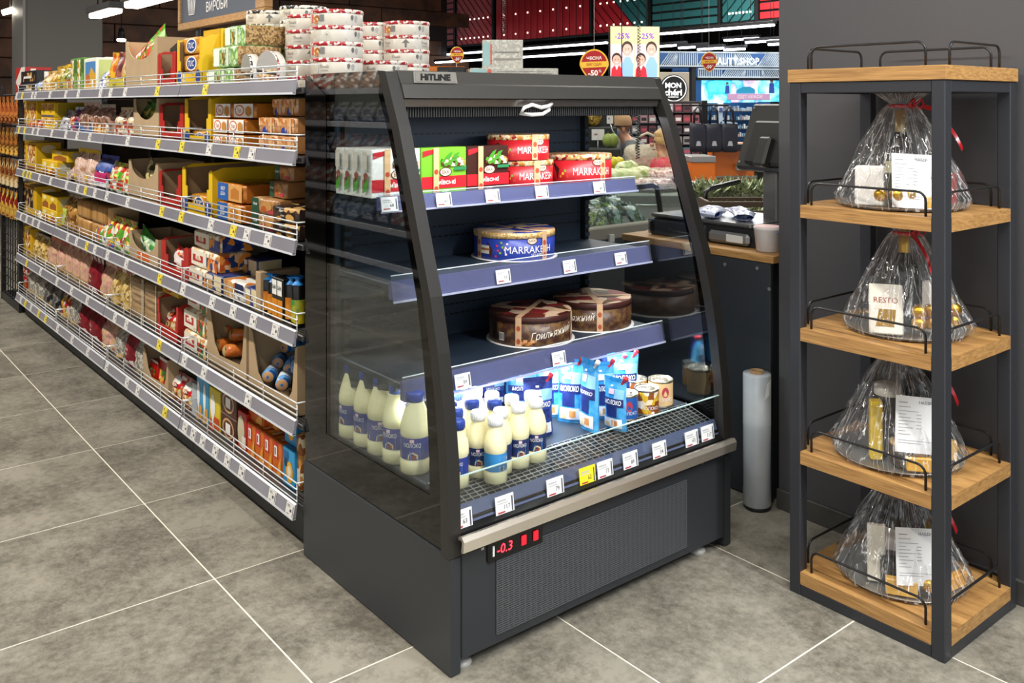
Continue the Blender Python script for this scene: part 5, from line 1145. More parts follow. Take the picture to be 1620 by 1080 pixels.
# ---- fifth shelf -------------------------------------------------------
A_(4, 29, 49, 358, d_tallcookie, 'tall yellow cookie box with white biscuits', n=2, d=.12)
A_(4, 49, 70, 372, d_pasta(PASTA, GREYB, 50), 'clear bag of yellow pasta', n=2, d=.07)
A_(4, 71, 86, 377, d_pasta(PASTAP, ORG, 51), 'clear bag with orange corner', d=.07)
A_(4, 86, 98, 383, d_pasta(PASTAP, RD, 52), 'clear pink bag with red side strip', d=.07)
A_(4, 98, 134, 390, d_pasta(PASTAP, PASTAP, 53), 'pinkish clear bag of spiral pasta', n=3, d=.07, jig=.006)
put(4, 134, 153, 408, d_maroon, 'maroon pasta bag with white stripes and branch drawing', d=.07)
A_(4, 154, 172, 417, d_pasta(PASTAP, PASTAP, 54), 'pinkish clear bag right of the maroon bag', d=.08)
A_(4, 173, 204, 427, d_pasta(PASTA, REDP, 55), 'clear bag of twisted pasta with red edge', n=2, d=.07)
put(4, 206, 248, 443, d_crackerbag, 'clear sleeve of stacked brown crackers', n=2, d=.10)
put(4, 250, 283, 475, lambda w, d, h: display(w, d, h, RD, CARDD, .12, .3, None, None, None, rise=1.05), 'red and brown display carton under yellow box', d=.20)
put(4, 252, 282, 456, lambda w, d, h: carton(w, d, h, YL, [('F', 'disc', .5, .5, .2, .33, K('a8401a')), ('F', 'disc', .5, .5, .1, .16, YL)], 'yellow_box', 'box'), 'yellow box with brown ring print, on the red display', 1.26, d=.14, base=gh(266, 476, 1.235, 4) + .012, hk=.042)
put(4, 256, 276, 488, d_p(REDP, 57, MARO, [('p', .1, .9, .1, .5, COOKY), ('t', 'Яшкіно', .5, .65, .12, K('f0e8e0'), .8)]), 'dark red pouch of waffles inside the red display', 1.26, d=.06, base=.004)
put(4, 290, 328, 538, d_hday(VEGP), 'white vegetable cracker pack, lowest in the pile', 1.235, d=.13, hk=.075)
put(4, 290, 326, 514, d_hday(VEGP), 'white vegetable cracker pack, middle of the pile', 1.24, d=.13, hk=.080, base=.076)
put(4, 296, 330, 488, d_hday(VEGP), 'white vegetable cracker pack, upper one of the pile', 1.25, d=.13, hk=.080, base=.157)
k1 = put(4, 328, 392, 528, lambda w, d, h: scoop(w, d, h, lip=.27, cut='v', sideh=1.0), 'cut-open cardboard carton with orange and green packs', 1.225, d=.22, hk=.225)
GO = PRM('green_orange_pack', ['1f4a2a', 'd8641e', 'e8843a', '16361e'], 16, 'soft', rough=.2, crinkle=.9)
for i, (u, x, bs, rzv) in enumerate(((345, 1.25, .045, .2), (362, 1.25, .045, -.2), (352, 1.29, .09, .5), (372, 1.30, .08, -.3), (346, 1.36, .12, .1), (364, 1.36, .13, .4), (376, 1.37, .11, 0))):
    kit = lying_roll(.024, .085, GO, K('b8a070'), 'biscuit_roll', 'biscuits', (PRM('orange_lab', ['d8641e', 'e07a2a', 'e8c8a0'], 30), None)[i % 2])
    place(kit, (x + .03, gy(u, x), S[4] + bs), RZ + rzv, 'green and orange biscuit roll in the cut carton, %s' % ['front left', 'front right', 'second row left', 'second row right', 'back left', 'back middle', 'back right'][i], 'biscuit rolls in the left cut carton', (0, .0))
put(4, 394, 473, 535, lambda w, d, h: scoop(w, d, h, lip=.22, cut='v', mark=None), 'large open cardboard carton with blue rolls at shelf end', 1.225, d=.24, hk=.212)
BLU = PRM('blue_roll', ['1f6fc0', '3a8ad8', '17559a', '7ab4e8'], 16, 'soft', rough=.2, crinkle=.8)
for i, (u, x, bs, rzv) in enumerate(((417, 1.25, .035, .9), (436, 1.245, .035, 1.0), (430, 1.30, .06, 1.0), (448, 1.30, .06, 1.0), (456, 1.29, .075, 1.2), (456, 1.36, .10, .3))):
    kit = lying_roll(.022, .11, BLU, K('c99a6a'), 'biscuit_roll', 'biscuits', K('dfe8f0') if i < 2 else None)
    place(kit, (x + .03, gy(u, x), S[4] + bs), RZ + rzv, 'blue biscuit roll in the open carton, %s' % ['front left', 'front middle', 'second row left', 'second row right', 'right by the carton edge', 'far back'][i], 'blue biscuit rolls in the open carton')
lb = decals(.10, .002, .075, [('F', 0, 1, 0, 1, K('b9c0c8')), ('F', .06, .5, .08, .42, K('5a5f68')), ('F', .1, .9, .86, .92, K('4a5060')), ('F', .1, .9, .74, .78, K('6a7080')), ('F', .1, .2, .52, .64, K('2a2a30')), ('F', .3, .4, .52, .64, K('2a2a30')), ('F', .5, .6, .52, .64, K('2a2a30'))])
o = place(Kit('carton_label', 'label', lb.box(-.05, .05, -.001, .001, 0, .075, K('b9c0c8')).mesh('carton_label'), []), (1.458, gy(452, 1.43), S[4] + .11), RZ, 'pale blue printed label stuck inside the open carton at the shelf end')

# ---- bottom shelf ------------------------------------------------------
A_(5, 31, 40, 424, d_pasta(REDP, RD, 60), 'clear bag with red stripes at the far end', d=.05)
A_(5, 40, 67, 424, d_pasta(GREYB, K('d9d6cc'), 61), 'clear white pasta bag', n=2, d=.07)
A_(5, 66, 93, 440, d_pasta(PRM('dark_clear', ['26262a', '4a4a48', '8f8d86', '16161a'], 16, 'soft', rough=.12, crinkle=.9), BLACKP, 62), 'dark clear pack', n=2, d=.07)
A_(5, 93, 106, 462, d_pasta(PRM('redyel', ['a8201e', 'd9a82a', 'c8c0b4', '5a1414'], 30), RD, 63), 'red and yellow pasta bag', d=.06)
A_(5, 106, 120, 468, d_pasta(GREYB, RD, 64), 'clear grey bag left of the maroon bags', d=.06)
put(5, 119, 153, 485, d_maroon, 'maroon striped pasta bag', n=2, d=.08)
A_(5, 155, 177, 503, d_pasta(PASTAP, K('c9a8a0'), 65), 'pinkish clear bag behind the fence', d=.08)
A_(5, 178, 193, 515, d_pasta(GREYB, REDP, 66), 'grey clear pasta bag with red edge', d=.07)
put(5, 193, 208, 522, d_maroon, 'single maroon pasta bag between clear bags', d=.07)
A_(5, 208, 226, 540, d_pasta(GREYB, PASTA, 67), 'greyish clear bag left of the carton', d=.07)
put(5, 227, 247, 553, d_maroon, 'maroon pasta bag behind the open carton', 1.33, d=.06)
put(5, 227, 268, 600, lambda w, d, h: scoop(w, d, h, lip=.3, cut='v'), 'low cardboard carton with red packs', 1.225, d=.20, hk=.155)
put(5, 231, 246, 572, d_redpack, 'red and white pack in the low carton, left one', 1.24, d=.10, base=.005, tilt=(-.15, 0))
put(5, 247, 262, 572, d_redpack, 'red and white pack in the low carton, right one', 1.245, d=.12, base=.005, tilt=(-.15, 0))
put(5, 236, 262, 575, d_redpack, 'red pack behind in the low carton', 1.37, n=2, d=.05, base=.005)
A_(5, 268, 301, 596, d_p(REDP, 70, MARO, [('p', .1, .9, .12, .5, COOKY), ('t', 'Яшка', .5, .6, .1, K('f0e8e0'), .7), ('p', .2, .8, .66, .84, K('e0e0d8'))]), 'glossy red pouch', n=2, d=.06)
put(5, 303, 312, 607, lambda w, d, h: carton(w, d, h, K('b9bcc0'), [('R', .1, .9, .5, .9, K('a3a8ae'))], 'white_carton', 'carton'), 'tall pale grey carton side beside the red pouches', 1.24, d=.16)
put(5, 311, 330, 628, d_juice(K('3f9ac8'), K('d99a3a')), 'blue biscuit carton with white figure', 1.235, n=2, d=.11, hk=.168)
put(5, 314, 336, 600, d_juice(K('3f9ac8'), K('e0e0d8')), 'blue biscuit carton standing in the second row', 1.36, n=2, d=.09, hk=.200)
put(5, 331, 348, 652, d_juice(K('d9c22a'), K('c84a1e')), 'yellow biscuit carton with white figure', 1.235, n=1, d=.11, hk=.150)
put(5, 349, 374, 672, d_brownbox, 'dark brown biscuit carton with round emblem', 1.235, stack=2, d=.13, hk=.088)
put(5, 376, 390, 700, lambda w, d, h: carton(w, d, h, RD, [('F', 'disc', .4, .5, .4, .4, K('c8c0a0')), ('F', .5, .95, .1, .4, K('e8e0d8'))], 'red_carton', 'snack carton'), 'red snack carton left of the orange row', 1.235, d=.12, hk=.132)
put(5, 391, 446, 690, d_orangebox, 'orange straw carton of the lower row', 1.235, n=4, d=.10, hk=.112)
put(5, 393, 417, 668, d_orangebox, 'orange straw carton, left on the upper row', 1.25, d=.12, hk=.068, base=.1135)
put(5, 424, 441, 686, d_orangebox, 'orange straw carton, right on the upper row', 1.27, d=.10, hk=.082, base=.1135)
put(5, 447, 466, 735, d_bluebox, 'sky blue kids biscuit carton, lower one', 1.23, d=.10, hk=.116)
put(5, 450, 468, 690, d_bluebox, 'sky blue kids biscuit carton, upper one', 1.25, d=.10, hk=.112, base=.1165)
put(5, 468, 476, 728, lambda w, d, h: wrap(w, d, h, COOKY, [('F', .1, .9, .1, .4, K('dcd4c8'))], None, 3, 'cookie_bag', 'biscuits'), 'clear bag of brown cookies at the fridge end', 1.24, d=.10, hk=.17)

# ------------------------------------------------------------------ goods in the open fridge
def d_sweets(base, mid, seed, leaf):
    w, d, h = .150, .046, .127
    AP = PRM('choc_pic_%d' % seed, ['3a1a10', '5a2a18', 'c98a4a', 'e8d2b0', '4a8a2a'], 90, crinkle=0)
    it = [('F', 0, 1, .12, .38, K('c01a26')), ('F', 'Київські', .52, .255, .11, K('f6f2ec'), .72), ('F', 'poly', [(.02, .80), (.26, .88), (.26, .97), (.02, .93)], K('c01a26')),
          ('F', 'disc', .52, .47, .14, .10, K('5a2416')), ('F', 'disc', .52, .47, .12, .082, K('e8d8c0')), ('F', 'БКК', .52, .47, .085, K('5a2416'), .16),
          ('F', 'poly', [(.42, .62), (.55, .58), (.95, .60), (.95, .72), (.72, .84), (.55, .74), (.42, .76)], AP), ('F', 'poly', [(.5, .76), (.6, .72), (.68, .92), (.58, .86)], leaf), ('F', 'poly', [(.66, .76), (.74, .76), (.84, .9), (.72, .86)], leaf),
          ('F', .70, .98, .50, .57, K('2a7a4a')), ('F', .24, .36, .0, 1, K('cfa97a')), ('F', 'disc', .30, .48, .045, .055, K('b0402a')), ('F', 'disc', .30, .12, .045, .055, K('b0402a')),
          ('F', 'цукерки', .5, .06, .035, mid, .3),
          ('L', 'poly', [(.2, .1), (.7, .15), (.8, .4), (.5, .5), (.35, .35)], leaf), ('L', 'poly', [(.3, .3), (.6, .35), (.5, .55)], K('4a1f14')), ('L', 'disc', .6, .46, .25, .07, K('7a4030')), ('L', .25, .75, .6, .95, K('b9b4a8')), ('R', .1, .9, .1, .4, K('c01a26'))]
    return carton(w, d, h, base, it, 'sweets_box', 'sweets box', .002)
LEAF = K('3f8a24')
white_s = d_sweets(K('efeeea'), K('8a8a86'), 1, LEAF); green_s = d_sweets(mat('box_green', '6fb02a', .4), K('e8f0d8'), 2, LEAF); brown_s = d_sweets(mat('box_brown', '3a1a12', .4), K('c9a890'), 3, LEAF)
for i in range(4): place(white_s, (1.288, 2.100 + i * .049, 1.0545), 0, 'white sweets box, %s from the front, behind the left fridge glass' % ORD[i], 'white sweets boxes in the fridge')
place(green_s, (1.442, 2.100, 1.0545), 0, 'light green sweets box on the top fridge shelf')
place(brown_s, (1.596, 2.102, 1.0545), 0, 'dark brown sweets box beside the green one in the fridge')
def oval_box(rx, ry, h, base, nuts, board=None, marr=True, tape=(.25, 1.2), topm=None, name='cake_box', cakepic=False, brown=False):
    n = 48
    def el(k, s_=1.0, a0=0): a_ = 2 * PI * k / n + a0; return rx * s_ * math.cos(a_), ry * s_ * math.sin(a_)
    def loft(b, prof, m):
        vs_ = []; fs = []
        for s_, z in prof: vs_ += [(*el(k, s_), z) for k in range(n)]
        for i in range(len(prof) - 1):
            for k in range(n): fs.append((i * n + k, i * n + (k + 1) % n, (i + 1) * n + (k + 1) % n, (i + 1) * n + k))
        b.add(vs_, fs, m, True); b.add(vs_[-n:], [tuple(range(n))], m)
    b = MB(); loft(b, [(.99, 0), (1, .002), (1, h * .8), (1.0, h * .8)], base)
    parts = []
    lid = MB(); loft(lid, [(1.0, h * .8), (1.012, h * .8), (1.012, h - .002), (1.0, h)], nuts); parts.append(['lid', None, []]); 
    tp = MB(); tp.add([(*el(k, .985), h + .0006) for k in range(n)], [tuple(range(n))], topm or nuts)
    parts[0][2].append(('printed_top', tp.mesh('printed_top'))); parts[0][1] = lid.mesh('lid')
    def wp(p):
        a = p.x / ((rx + ry) / 2) - PI / 2; l = 1.0 - p.y * 8; return Vector((rx * l * math.cos(a), ry * l * math.sin(a), p.z))
    pr = MB(); 
    def patch(x0, x1, z0, z1, m, l, nn=10): pr.grid(lambda s_, t: tuple(wp(Vector((x0 + (x1 - x0) * s_, -l, z0 + (z1 - z0) * t)))), nn, 1, m)
    A = (rx + ry) / 2
    if not brown:
        pr.text('MARRAKESH', (A * (.38 if cakepic else .28), 0, h * .40), (1, 0, 0), (0, 0, 1), h * (.25 if cakepic else .27), K('f4efe8'), A * 1.25, wp, 0, .0009)
        if cakepic:
            pr.text('SESAME', (A * .55, 0, h * .20), (1, 0, 0), (0, 0, 1), h * .10, K('f4efe8'), None, wp, 0, .0009)
            pr.add([tuple(wp(Vector((A * a_, -.0006, h * z_)))) for a_, z_ in ((-1.1, .08), (-.62, .08), (-.56, .35), (-.7, .66), (-.95, .72), (-1.1, .55))], [tuple(range(6))], K('4a2014'))
            patch(-A * 1.1, -A * .66, h * .22, h * .34, K('e8dccb'), .0009, 6); patch(-A * 1.1, -A * .64, h * .34, h * .42, K('a86a3a'), .0009, 6); patch(-A * 1.1, -A * .66, h * .42, h * .52, K('ece2d2'), .0009, 6)
            for k in range(9): x_ = -A * .5 + (k * 37 % 11) * .0035; z_ = h * (.12 + (k * 29 % 13) / 24); patch(x_, x_ + .006, z_, z_ + .006, K(['d8305a', '8ac03a', 'e8d8e8'][k % 3]), .0010, 1)
        pts = [(A * .42 + .017 * math.cos(k * PI / 10), h * .72 + .0115 * math.sin(k * PI / 10)) for k in range(20)]
        pr.add([tuple(wp(Vector((a_, -.0009, z_)))) for a_, z_ in pts], [tuple(range(20))], K('5a2416'))
        pts = [(A * .42 + .0145 * math.cos(k * PI / 10), h * .72 + .009 * math.sin(k * PI / 10)) for k in range(20)]
        pr.add([tuple(wp(Vector((a_, -.0012, z_)))) for a_, z_ in pts], [tuple(range(20))], K('e8d8c0'))
        pr.text('БКК', (A * .42, 0, h * .72), (1, 0, 0), (0, 0, 1), h * .11, K('5a2416'), None, wp, 0, .0016)
        if not cakepic:
            pr.add([tuple(wp(Vector((A * a_, -.0006, h * z_)))) for a_, z_ in ((-1.2, .1), (-.85, .15), (-.8, .5), (-1.0, .7), (-1.2, .6))], [tuple(range(5))], K('3a160e'))
            for k in range(4): patch(-A * .78 + k * .007, -A * .78 + k * .007 + .006, h * (.18 + .1 * (k % 3)), h * (.27 + .1 * (k % 3)), K(['d98a2a', 'e8c23a', '9ab03a', 'c8401a'][k]), .0010, 1)
    else:
        pr.text('Грильяжний', (A * .55, 0, h * .42), (1, 0, .12), (-.0, 0, 1), h * .34, K('f0e6d8'), A * 1.15, wp, .25, .0009)
        pr.text('торт', (A * .35, 0, h * .62), (1, 0, .1), (0, 0, 1), h * .08, K('d8c8b0'), None, wp, .2, .0009)
        patch(-A * 1.15, -A * .95, h * .12, h * .74, K('201410'), .0006, 4); patch(-A * .86, -A * .70, h * .14, h * .42, K('e8e4dc'), .0006, 3)
        for k in range(6): patch(-A * .85 + k * .0032, -A * .85 + k * .0032 + .0014, h * .18, h * .38, K('1a1a1a'), .0010, 1)
        for k in range(6): x_ = -A * .32 + k * .007; patch(x_, x_ + .012, h * (.04 + .05 * (k % 3)), h * (.13 + .06 * (k % 3)), K(['b06a34', 'c8844a', 'd89a64'][k % 3]), .0009 + .0002 * k, 2)
    for x_ in tape:
        pass
    parts.append(('printed_band', pr.mesh('printed_band'), []))
    tpm = MB(); TAPE = mat('tape_paper', 'cfa882', .6); T2 = K('b0502e')
    for a_ in tape:
        x_ = a_ * A; tw = .009
        tpm.grid(lambda s_, t: tuple(wp(Vector((x_ - tw + 2 * tw * s_, -.0018, h * 1.0 * t + .001)))), 3, 1, TAPE)
        for z_ in (.18, .62): pts = [(x_ + .006 * math.cos(k * PI / 6), h * z_ + .008 * math.sin(k * PI / 6)) for k in range(12)]; tpm.add([tuple(wp(Vector((p_, -.0022, q_)))) for p_, q_ in pts], [tuple(range(12))], T2)
        ang = a_ - PI / 2; p0 = Vector((rx * 1.01 * math.cos(ang), ry * 1.01 * math.sin(ang), h + .0016)); p1 = -p0; p1.z = p0.z; nrm_ = Vector((-p0.y, p0.x, 0)).normalized() * tw
        tpm.quad(tuple(p0 - nrm_), tuple(p0 + nrm_), tuple(p1 + nrm_), tuple(p1 - nrm_), TAPE)
    parts.append(('paper_tape', tpm.mesh('paper_tape'), []))
    if board:
        bd = MB(); loft(bd, [(.9, -.003), (board, -.0025), (board, .0), (.9, .0005)], mat('cake_board', 'dad6d2', .35)); parts.append(('cake_board', bd.mesh('cake_board'), []))
    return Kit(name, 'cake box', b.mesh(name), [tuple(p) for p in parts])
REDB = mat('box_red', 'b81a22', .35); BLUEB = mat('box_blue', '23378f', .35); BROWNB = mat('box_choc', '40241a', .4, var=('6a4c28', 55, .45, .62))
NUTS = PRM('nut_border', ['e8cfa0', 'd9a860', '9a1a1c', 'f0dcb8', 'c8823a'], 110, crinkle=0); NUTB = PRM('sesame_border', ['d9b87a', 'e8d0a0', 'c49a58', 'b88a48'], 220, crinkle=0)
redtin = oval_box(.098, .078, .076, REDB, NUTS, None, True, (.22,))
redtin2 = oval_box(.106, .080, .088, REDB, NUTS, None, True, (.62,))
p = P(825, 260, 2.83); 
place(redtin, (1.792, 2.165, 1.0545), R(-20), 'red oval cake box under another, right of the brown sweets', 'stacked red oval cake boxes')
place(redtin, (1.780, 2.168, 1.0545 + .0785), R(-16), 'red oval cake box on top of another in the fridge', 'stacked red oval cake boxes')
place(redtin2, (2.022, 2.155, 1.0545), R(-30), 'wider red oval cake box at the right end of top shelf')
BTOP = PRM('blue_top', ['2a4498', '3a54a8', 'd8c0a8', '23378f', 'c89a78'], 22, crinkle=0); BRTOP = PRM('choc_top', ['4a2018', '6a2a22', 'd8b89a', '3a1a12', '8a2a2a', '5a3a22'], 20, crinkle=0)
blue_cake = oval_box(.122, .122, .080, BLUEB, NUTB, 1.07, True, (-1.0, .78), BTOP, 'round_cake_box', True)
choc_cake = oval_box(.124, .124, .084, BROWNB, mat('choc_lid', '43201a', .35), 1.07, True, (-.32, 1.25), BRTOP, 'round_cake_box', False, True)
place(blue_cake, (1.750, 2.150, .846), R(-38), 'round blue cake box on a white board, alone on middle shelf')
place(choc_cake, (1.772, 2.100, .6045), R(-38), 'brown round cake box in front, white script lettering, third fridge shelf')
place(choc_cake, (2.040, 2.112, .6045), R(-105), 'brown round cake box farther right and behind, third fridge shelf')
# milk bottles
MILK = mat('milk_bottle', 'f0e9bd', .18, 0, .5, coat=.3); CAPB = mat('cap_blue', '26439a', .35); CAPW = mat('cap_white', 'eef0f4', .35); LABN = mat('label_navy', '2c3c8c', .4); LABC = mat('label_cyan', '2f86c4', .4)
def bottle(r, h, cap, lab, text=True, second=None):
    pr = [(r * .86, 0), (r, r * .12), (r, h * .17), (r * .94, h * .19), (r * .94, h * .47), (r, h * .49)] + ([(r * .98, h * .58), (r * .90, h * .66), (r * .72, h * .78), (r * .56, h * .87), (r * .53, h * .89)] if r > .03 else [(r * .99, h * .58), (r * .95, h * .64), (r * .84, h * .72), (r * .68, h * .79), (r * .60, h * .84), (r * .60, h * .87)])
    b = MB().lathe(pr, MILK, 28)
    cp = MB().lathe([(r * .58, h * .862), (r * .66, h * .866), (r * .66, h * .985), (r * .60, h), (0, h)] if r < .03 else [(r * .52, h * .885), (r * .57, h * .89), (r * .57, h * .985), (r * .52, h), (0, h)], cap, 20)
    for k in range(20 if r < .03 else 0): a_ = 2 * PI * k / 20; cp.box(r * .66 * math.cos(a_) - .0005, r * .66 * math.cos(a_) + .0005, r * .66 * math.sin(a_) - .0005, r * .66 * math.sin(a_) + .0005, h * .89, h * .97, cap)
    lb = MB().lathe([(r * .965, h * .195), (r * .965, h * .465)], lab, 28, cap=False)
    def wp(p): a = p.x / r - PI / 2; rr = r * .965 - p.y; return Vector((rr * math.cos(a), rr * math.sin(a), p.z))
    zc = h * .33; hl = h * .27
    def poly(pts, m, l): lb.add([tuple(wp(Vector((a_ * r, -l, zc + b_ * hl)))) for a_, b_ in pts], [tuple(range(len(pts)))], m)
    poly([(-.3, -.5), (.2, -.1), (.9, .2), (.9, -.5), (.3, -.5)], second or LABC, .0003); poly([(.05, -.48), (.75, -.48), (.75, -.25), (.4, -.12), (.1, -.25)], K('d8c39a'), .0006)
    poly([(.25, -.45), (.6, -.45), (.65, -.3), (.45, -.22)], K('8a3a24'), .0009)
    lb.text('МОЛОКО', (r * .35, 0, zc + hl * .18), (1, 0, 0), (0, 0, 1), hl * .20, K('f4f4f4'), r * 1.2, wp, 0, .0009)
    poly([(.2, .30), (.5, .30), (.5, .45), (.2, .45)], K('e6c4cc'), .0006)
    for i in range(6): poly([(-1.0, .35 - i * .09), (-.45, .35 - i * .09), (-.45, .31 - i * .09), (-1.0, .31 - i * .09)], K('8f9ac8'), .0005)
    poly([(-1.0, -.45), (-.5, -.45), (-.5, -.22), (-1.0, -.22)], K('e4e4ea'), .0005)
    for i in range(5): poly([(-.98 + i * .1, -.43), (-.94 + i * .1, -.43), (-.94 + i * .1, -.25), (-.98 + i * .1, -.25)], K('20202a'), .0008)
    return Kit('milk_bottle', 'bottle', b.mesh('milk_bottle'), [('cap', cp.mesh('cap')), ('bottle_label', lb.mesh('bottle_label'))])
ZD = .3876
bigb = bottle(.0385, .196, CAPB, LABN)
for i, (u, v) in enumerate(((645, 747), (615, 731), (594, 716), (573, 703), (551, 689))):
    q = atZ(u, v, ZD); x = max(q.x, 1.251)
    place(bigb, (x, q.y, ZD), R((-66, -90, -58, -100, -110)[i]), 'large milk bottle behind the left glass, %s from the front' % ORD[i], 'large milk bottles in the fridge')
q = atZ(690, 735, ZD); place(bigb, (1.335, 1.93, ZD), R(-60), 'large milk bottle hidden behind the left post', 'large milk bottles in the fridge')
sb = bottle(.0285, .157, CAPB, LABN); sw = bottle(.0285, .157, CAPW, mat('label_dark', '203060', .4)); sc_ = bottle(.0285, .157, CAPW, LABC, True, LABC)
done = []
for i, (u, v, c) in enumerate(((725, 668, 'b'), (721, 650, 'b'), (712, 639, 'b'), (739, 636, 'b'), (721, 622, 'b'), (772, 636, 'b'), (755, 653, 'w'), (791, 667, 'c'), (791, 651, 'w'), (826, 648, 'w'), (804, 639, 'w'), (839, 636, 'w'), (785, 628, 'w'), (818, 629, 'w'), (760, 621, 'w'), (738, 613, 'w'))):
    q = atZ(u, v, ZD + .151); x, y = q.x, max(1.79, q.y)
    for _ in range(40):
        for (a_, b_) in done:
            dx, dy = x - a_, y - b_; L_ = math.hypot(dx, dy)
            if L_ < .0575: x += dx / max(L_, 1e-4) * (.0580 - L_); y += dy / max(L_, 1e-4) * (.0580 - L_)
    done.append((x, y))
    nm = {'b': 'blue-capped small milk bottle', 'w': 'white-capped small milk bottle with dark label', 'c': 'white-capped small milk bottle with plain cyan label'}[c]
    place({'b': sb, 'w': sw, 'c': sc_}[c], (x, y, ZD), R((-62, -45, -70, -50, -60, -40, -58, 40, -70, -48, -66, -55, -40, -62, -45, -60)[i]), nm + (', %s in the front left crowd' % ORD[i] if c != 'c' else ', frontmost'), 'small milk bottles in the fridge')
# spouted pouches of condensed milk
NAVYF = PRM('navy_foil', ['1a2a7a', '24388f', '162060', '2f4aa0'], 14, 'soft', rough=.25, crinkle=.6); CYANF = PRM('cyan_foil', ['1f7fc8', '3a9ad8', '2a8cd0', '5ab0e0'], 14, 'soft', rough=.25, crinkle=.6)
REDCAP = mat('spout_red', 'c8283a', .35)
def doypack(w, h, m, navy, seed, capm=REDCAP):
    it = [('p', .06, .94, .46, .62, K('1c2c70') if not navy else K('2444a0')), ('p', .2, .7, .26, .46, K('1c2c70') if not navy else K('1a2456')), ('p', .55, .95, .62, .80, K('8cc4e6')), ('t', 'МОЛОКО', .5, .55, .09, K('f4f4f4'), .75), ('p', .1, .9, .06, .24, K('e4e6ea')), ('p', .48, .74, .10, .20, K('c98a4a')), ('p', .2, .4, .07, .16, K('d8c39a')), ('p', .3, .55, .7, .80, K('e8c8d0')), ('p', .38, .48, .84, .87, K('e8eef4'))]
    k_ = pouch(w, w * .42, h, m, it, seed, 'spout_pouch', 'pouch', None, True, .06, .06)
    cp = MB(); cp.T = Matrix.Translation((w * .36, 0, h * .95)) @ Matrix.Rotation(R(38), 4, 'Y'); cp.lathe([(.004, -.01), (.004, .004), (.007, .004), (.007, .015), (.006, .017), (0, .017)], capm, 14)
    k_.parts.append(('spout_cap', cp.mesh('spout_cap'), ())); return k_
PC = [(782, 640, 596, 40, 0, 1, -30), (829, 650, 586, 50, 0, 0, -35), (855, 692, 601, 48, 20, 1, -20), (872, 662, 575, 36, 0, 0, -40), (907, 670, 572, 40, 25, 0, -55), (938, 684, 574, 36, 30, 0, -95), (956, 664, 577, 40, 0, 0, -30), (990, 642, 562, 48, 0, 0, -35), (979, 682, 602, 32, 10, 0, -80), (975, 640, 566, 40, 0, 1, -60)]
for i, (u, vb, vt, wp_, _, navy, rz) in enumerate(PC):
    q = atZ(u, vb, ZD); dd = q.x * fw.x + q.y * fw.y; h = (vb - vt) / FPX * dd; w_ = max(.075, wp_ / FPX * dd * 1.05)
    y = min(q.y + .02, 2.25)
    place(doypack(w_, h * 1.02, NAVYF if navy else CYANF, navy, 100 + i, CAPW if i in (5,) else REDCAP), (q.x + .008, y, ZD), R(rz), ('navy' if navy else 'cyan') + ' spouted milk pouch, ' + ['far left behind the bottles', 'behind the bottle crowd', 'standing right of the bottles with cow picture', 'second back row', 'left in the right-hand group', 'turned sideways with white cap', 'middle of the right group', 'tallest at the right rear', 'turned edge-on beside the blue can', 'hidden in the rear of the right group'][i], 'spouted milk pouches in the fridge')
# cans
def can(r, h, m, lab):
    b = MB().lathe([(r * .96, 0), (r, .002), (r, .004), (r * .97, .006), (r * .97, h - .006), (r, h - .004), (r, h), (r * .94, h), (r * .93, h - .004), (r * .6, h - .0045), (r * .58, h - .003), (0, h - .003)], mat('can_metal', 'c9c2ae', .25, .9), 28)
    def wp(p): a = p.x / r - PI / 2; rr = r * .985 - p.y; return Vector((rr * math.cos(a), rr * math.sin(a), p.z))
    lb = MB().lathe([(r * .985, .007), (r * .985, h - .007)], m, 28, cap=False)
    for pts, mm in lab: lb.add([tuple(wp(Vector((a_ * r, -.0005, b_ * h)))) for a_, b_ in pts], [tuple(range(len(pts)))], mm)
    lb.text('МОЛОКО', (0, 0, h * .32), (1, 0, 0), (0, 0, 1), h * .13, K('f4f4f4'), r * 1.4, wp, 0, .0012)
    ring = MB().tube([(r * .25 + r * .25 * math.cos(k * PI / 6), r * .17 * math.sin(k * PI / 6), h) for k in range(12)], .0012, mat('can_metal'), 5, True)
    return Kit('milk_can', 'can', b.mesh('milk_can'), [('can_label', lb.mesh('can_label')), ('pull_ring', ring.mesh('pull_ring'))])
hx = [(.3 * math.cos(k * PI / 6), .58 + .2 * math.sin(k * PI / 6)) for k in range(12)]
c_b = can(.036, .074, mat('can_blue', '1f5aa8', .35), [([(-.9, .1), (.9, .1), (0, .45)], K('e4e6ea')), (hx, K('c23a4a'))])
c_c = can(.037, .076, PRM('can_cookie', ['c98a3a', 'e8d8b8', '8a4a1a', 'd8b020', 'ece4d4'], 50, crinkle=0), [([(-.7, .62), (.7, .62), (.7, .85), (-.7, .85)], K('2a3a8a')), ([(-.5, .12), (.1, .12), (-.2, .3)], K('e0c020'))])
c_e = can(.038, .080, mat('can_beige', 'e0bd88', .4), [(hx, K('b03a4a')), ([(-.8, .12), (.8, .12), (.8, .3), (-.8, .3)], K('c98a4a'))])
for (u, v, kt, rz, lb) in ((1000, 664, c_b, -30, 'blue milk can at the front of the can group'), (1033, 656, c_c, -30, 'milk can with nut picture in the middle of the cans'), (1055, 643, c_e, -25, 'beige milk can at the right end of the cans'), (1014, 640, c_c, -60, 'milk can half hidden behind the blue can')):
    q = atZ(u, v, ZD); place(kt, (q.x, max(1.85, q.y + .025), ZD), R(rz), lb, 'milk cans in the fridge')

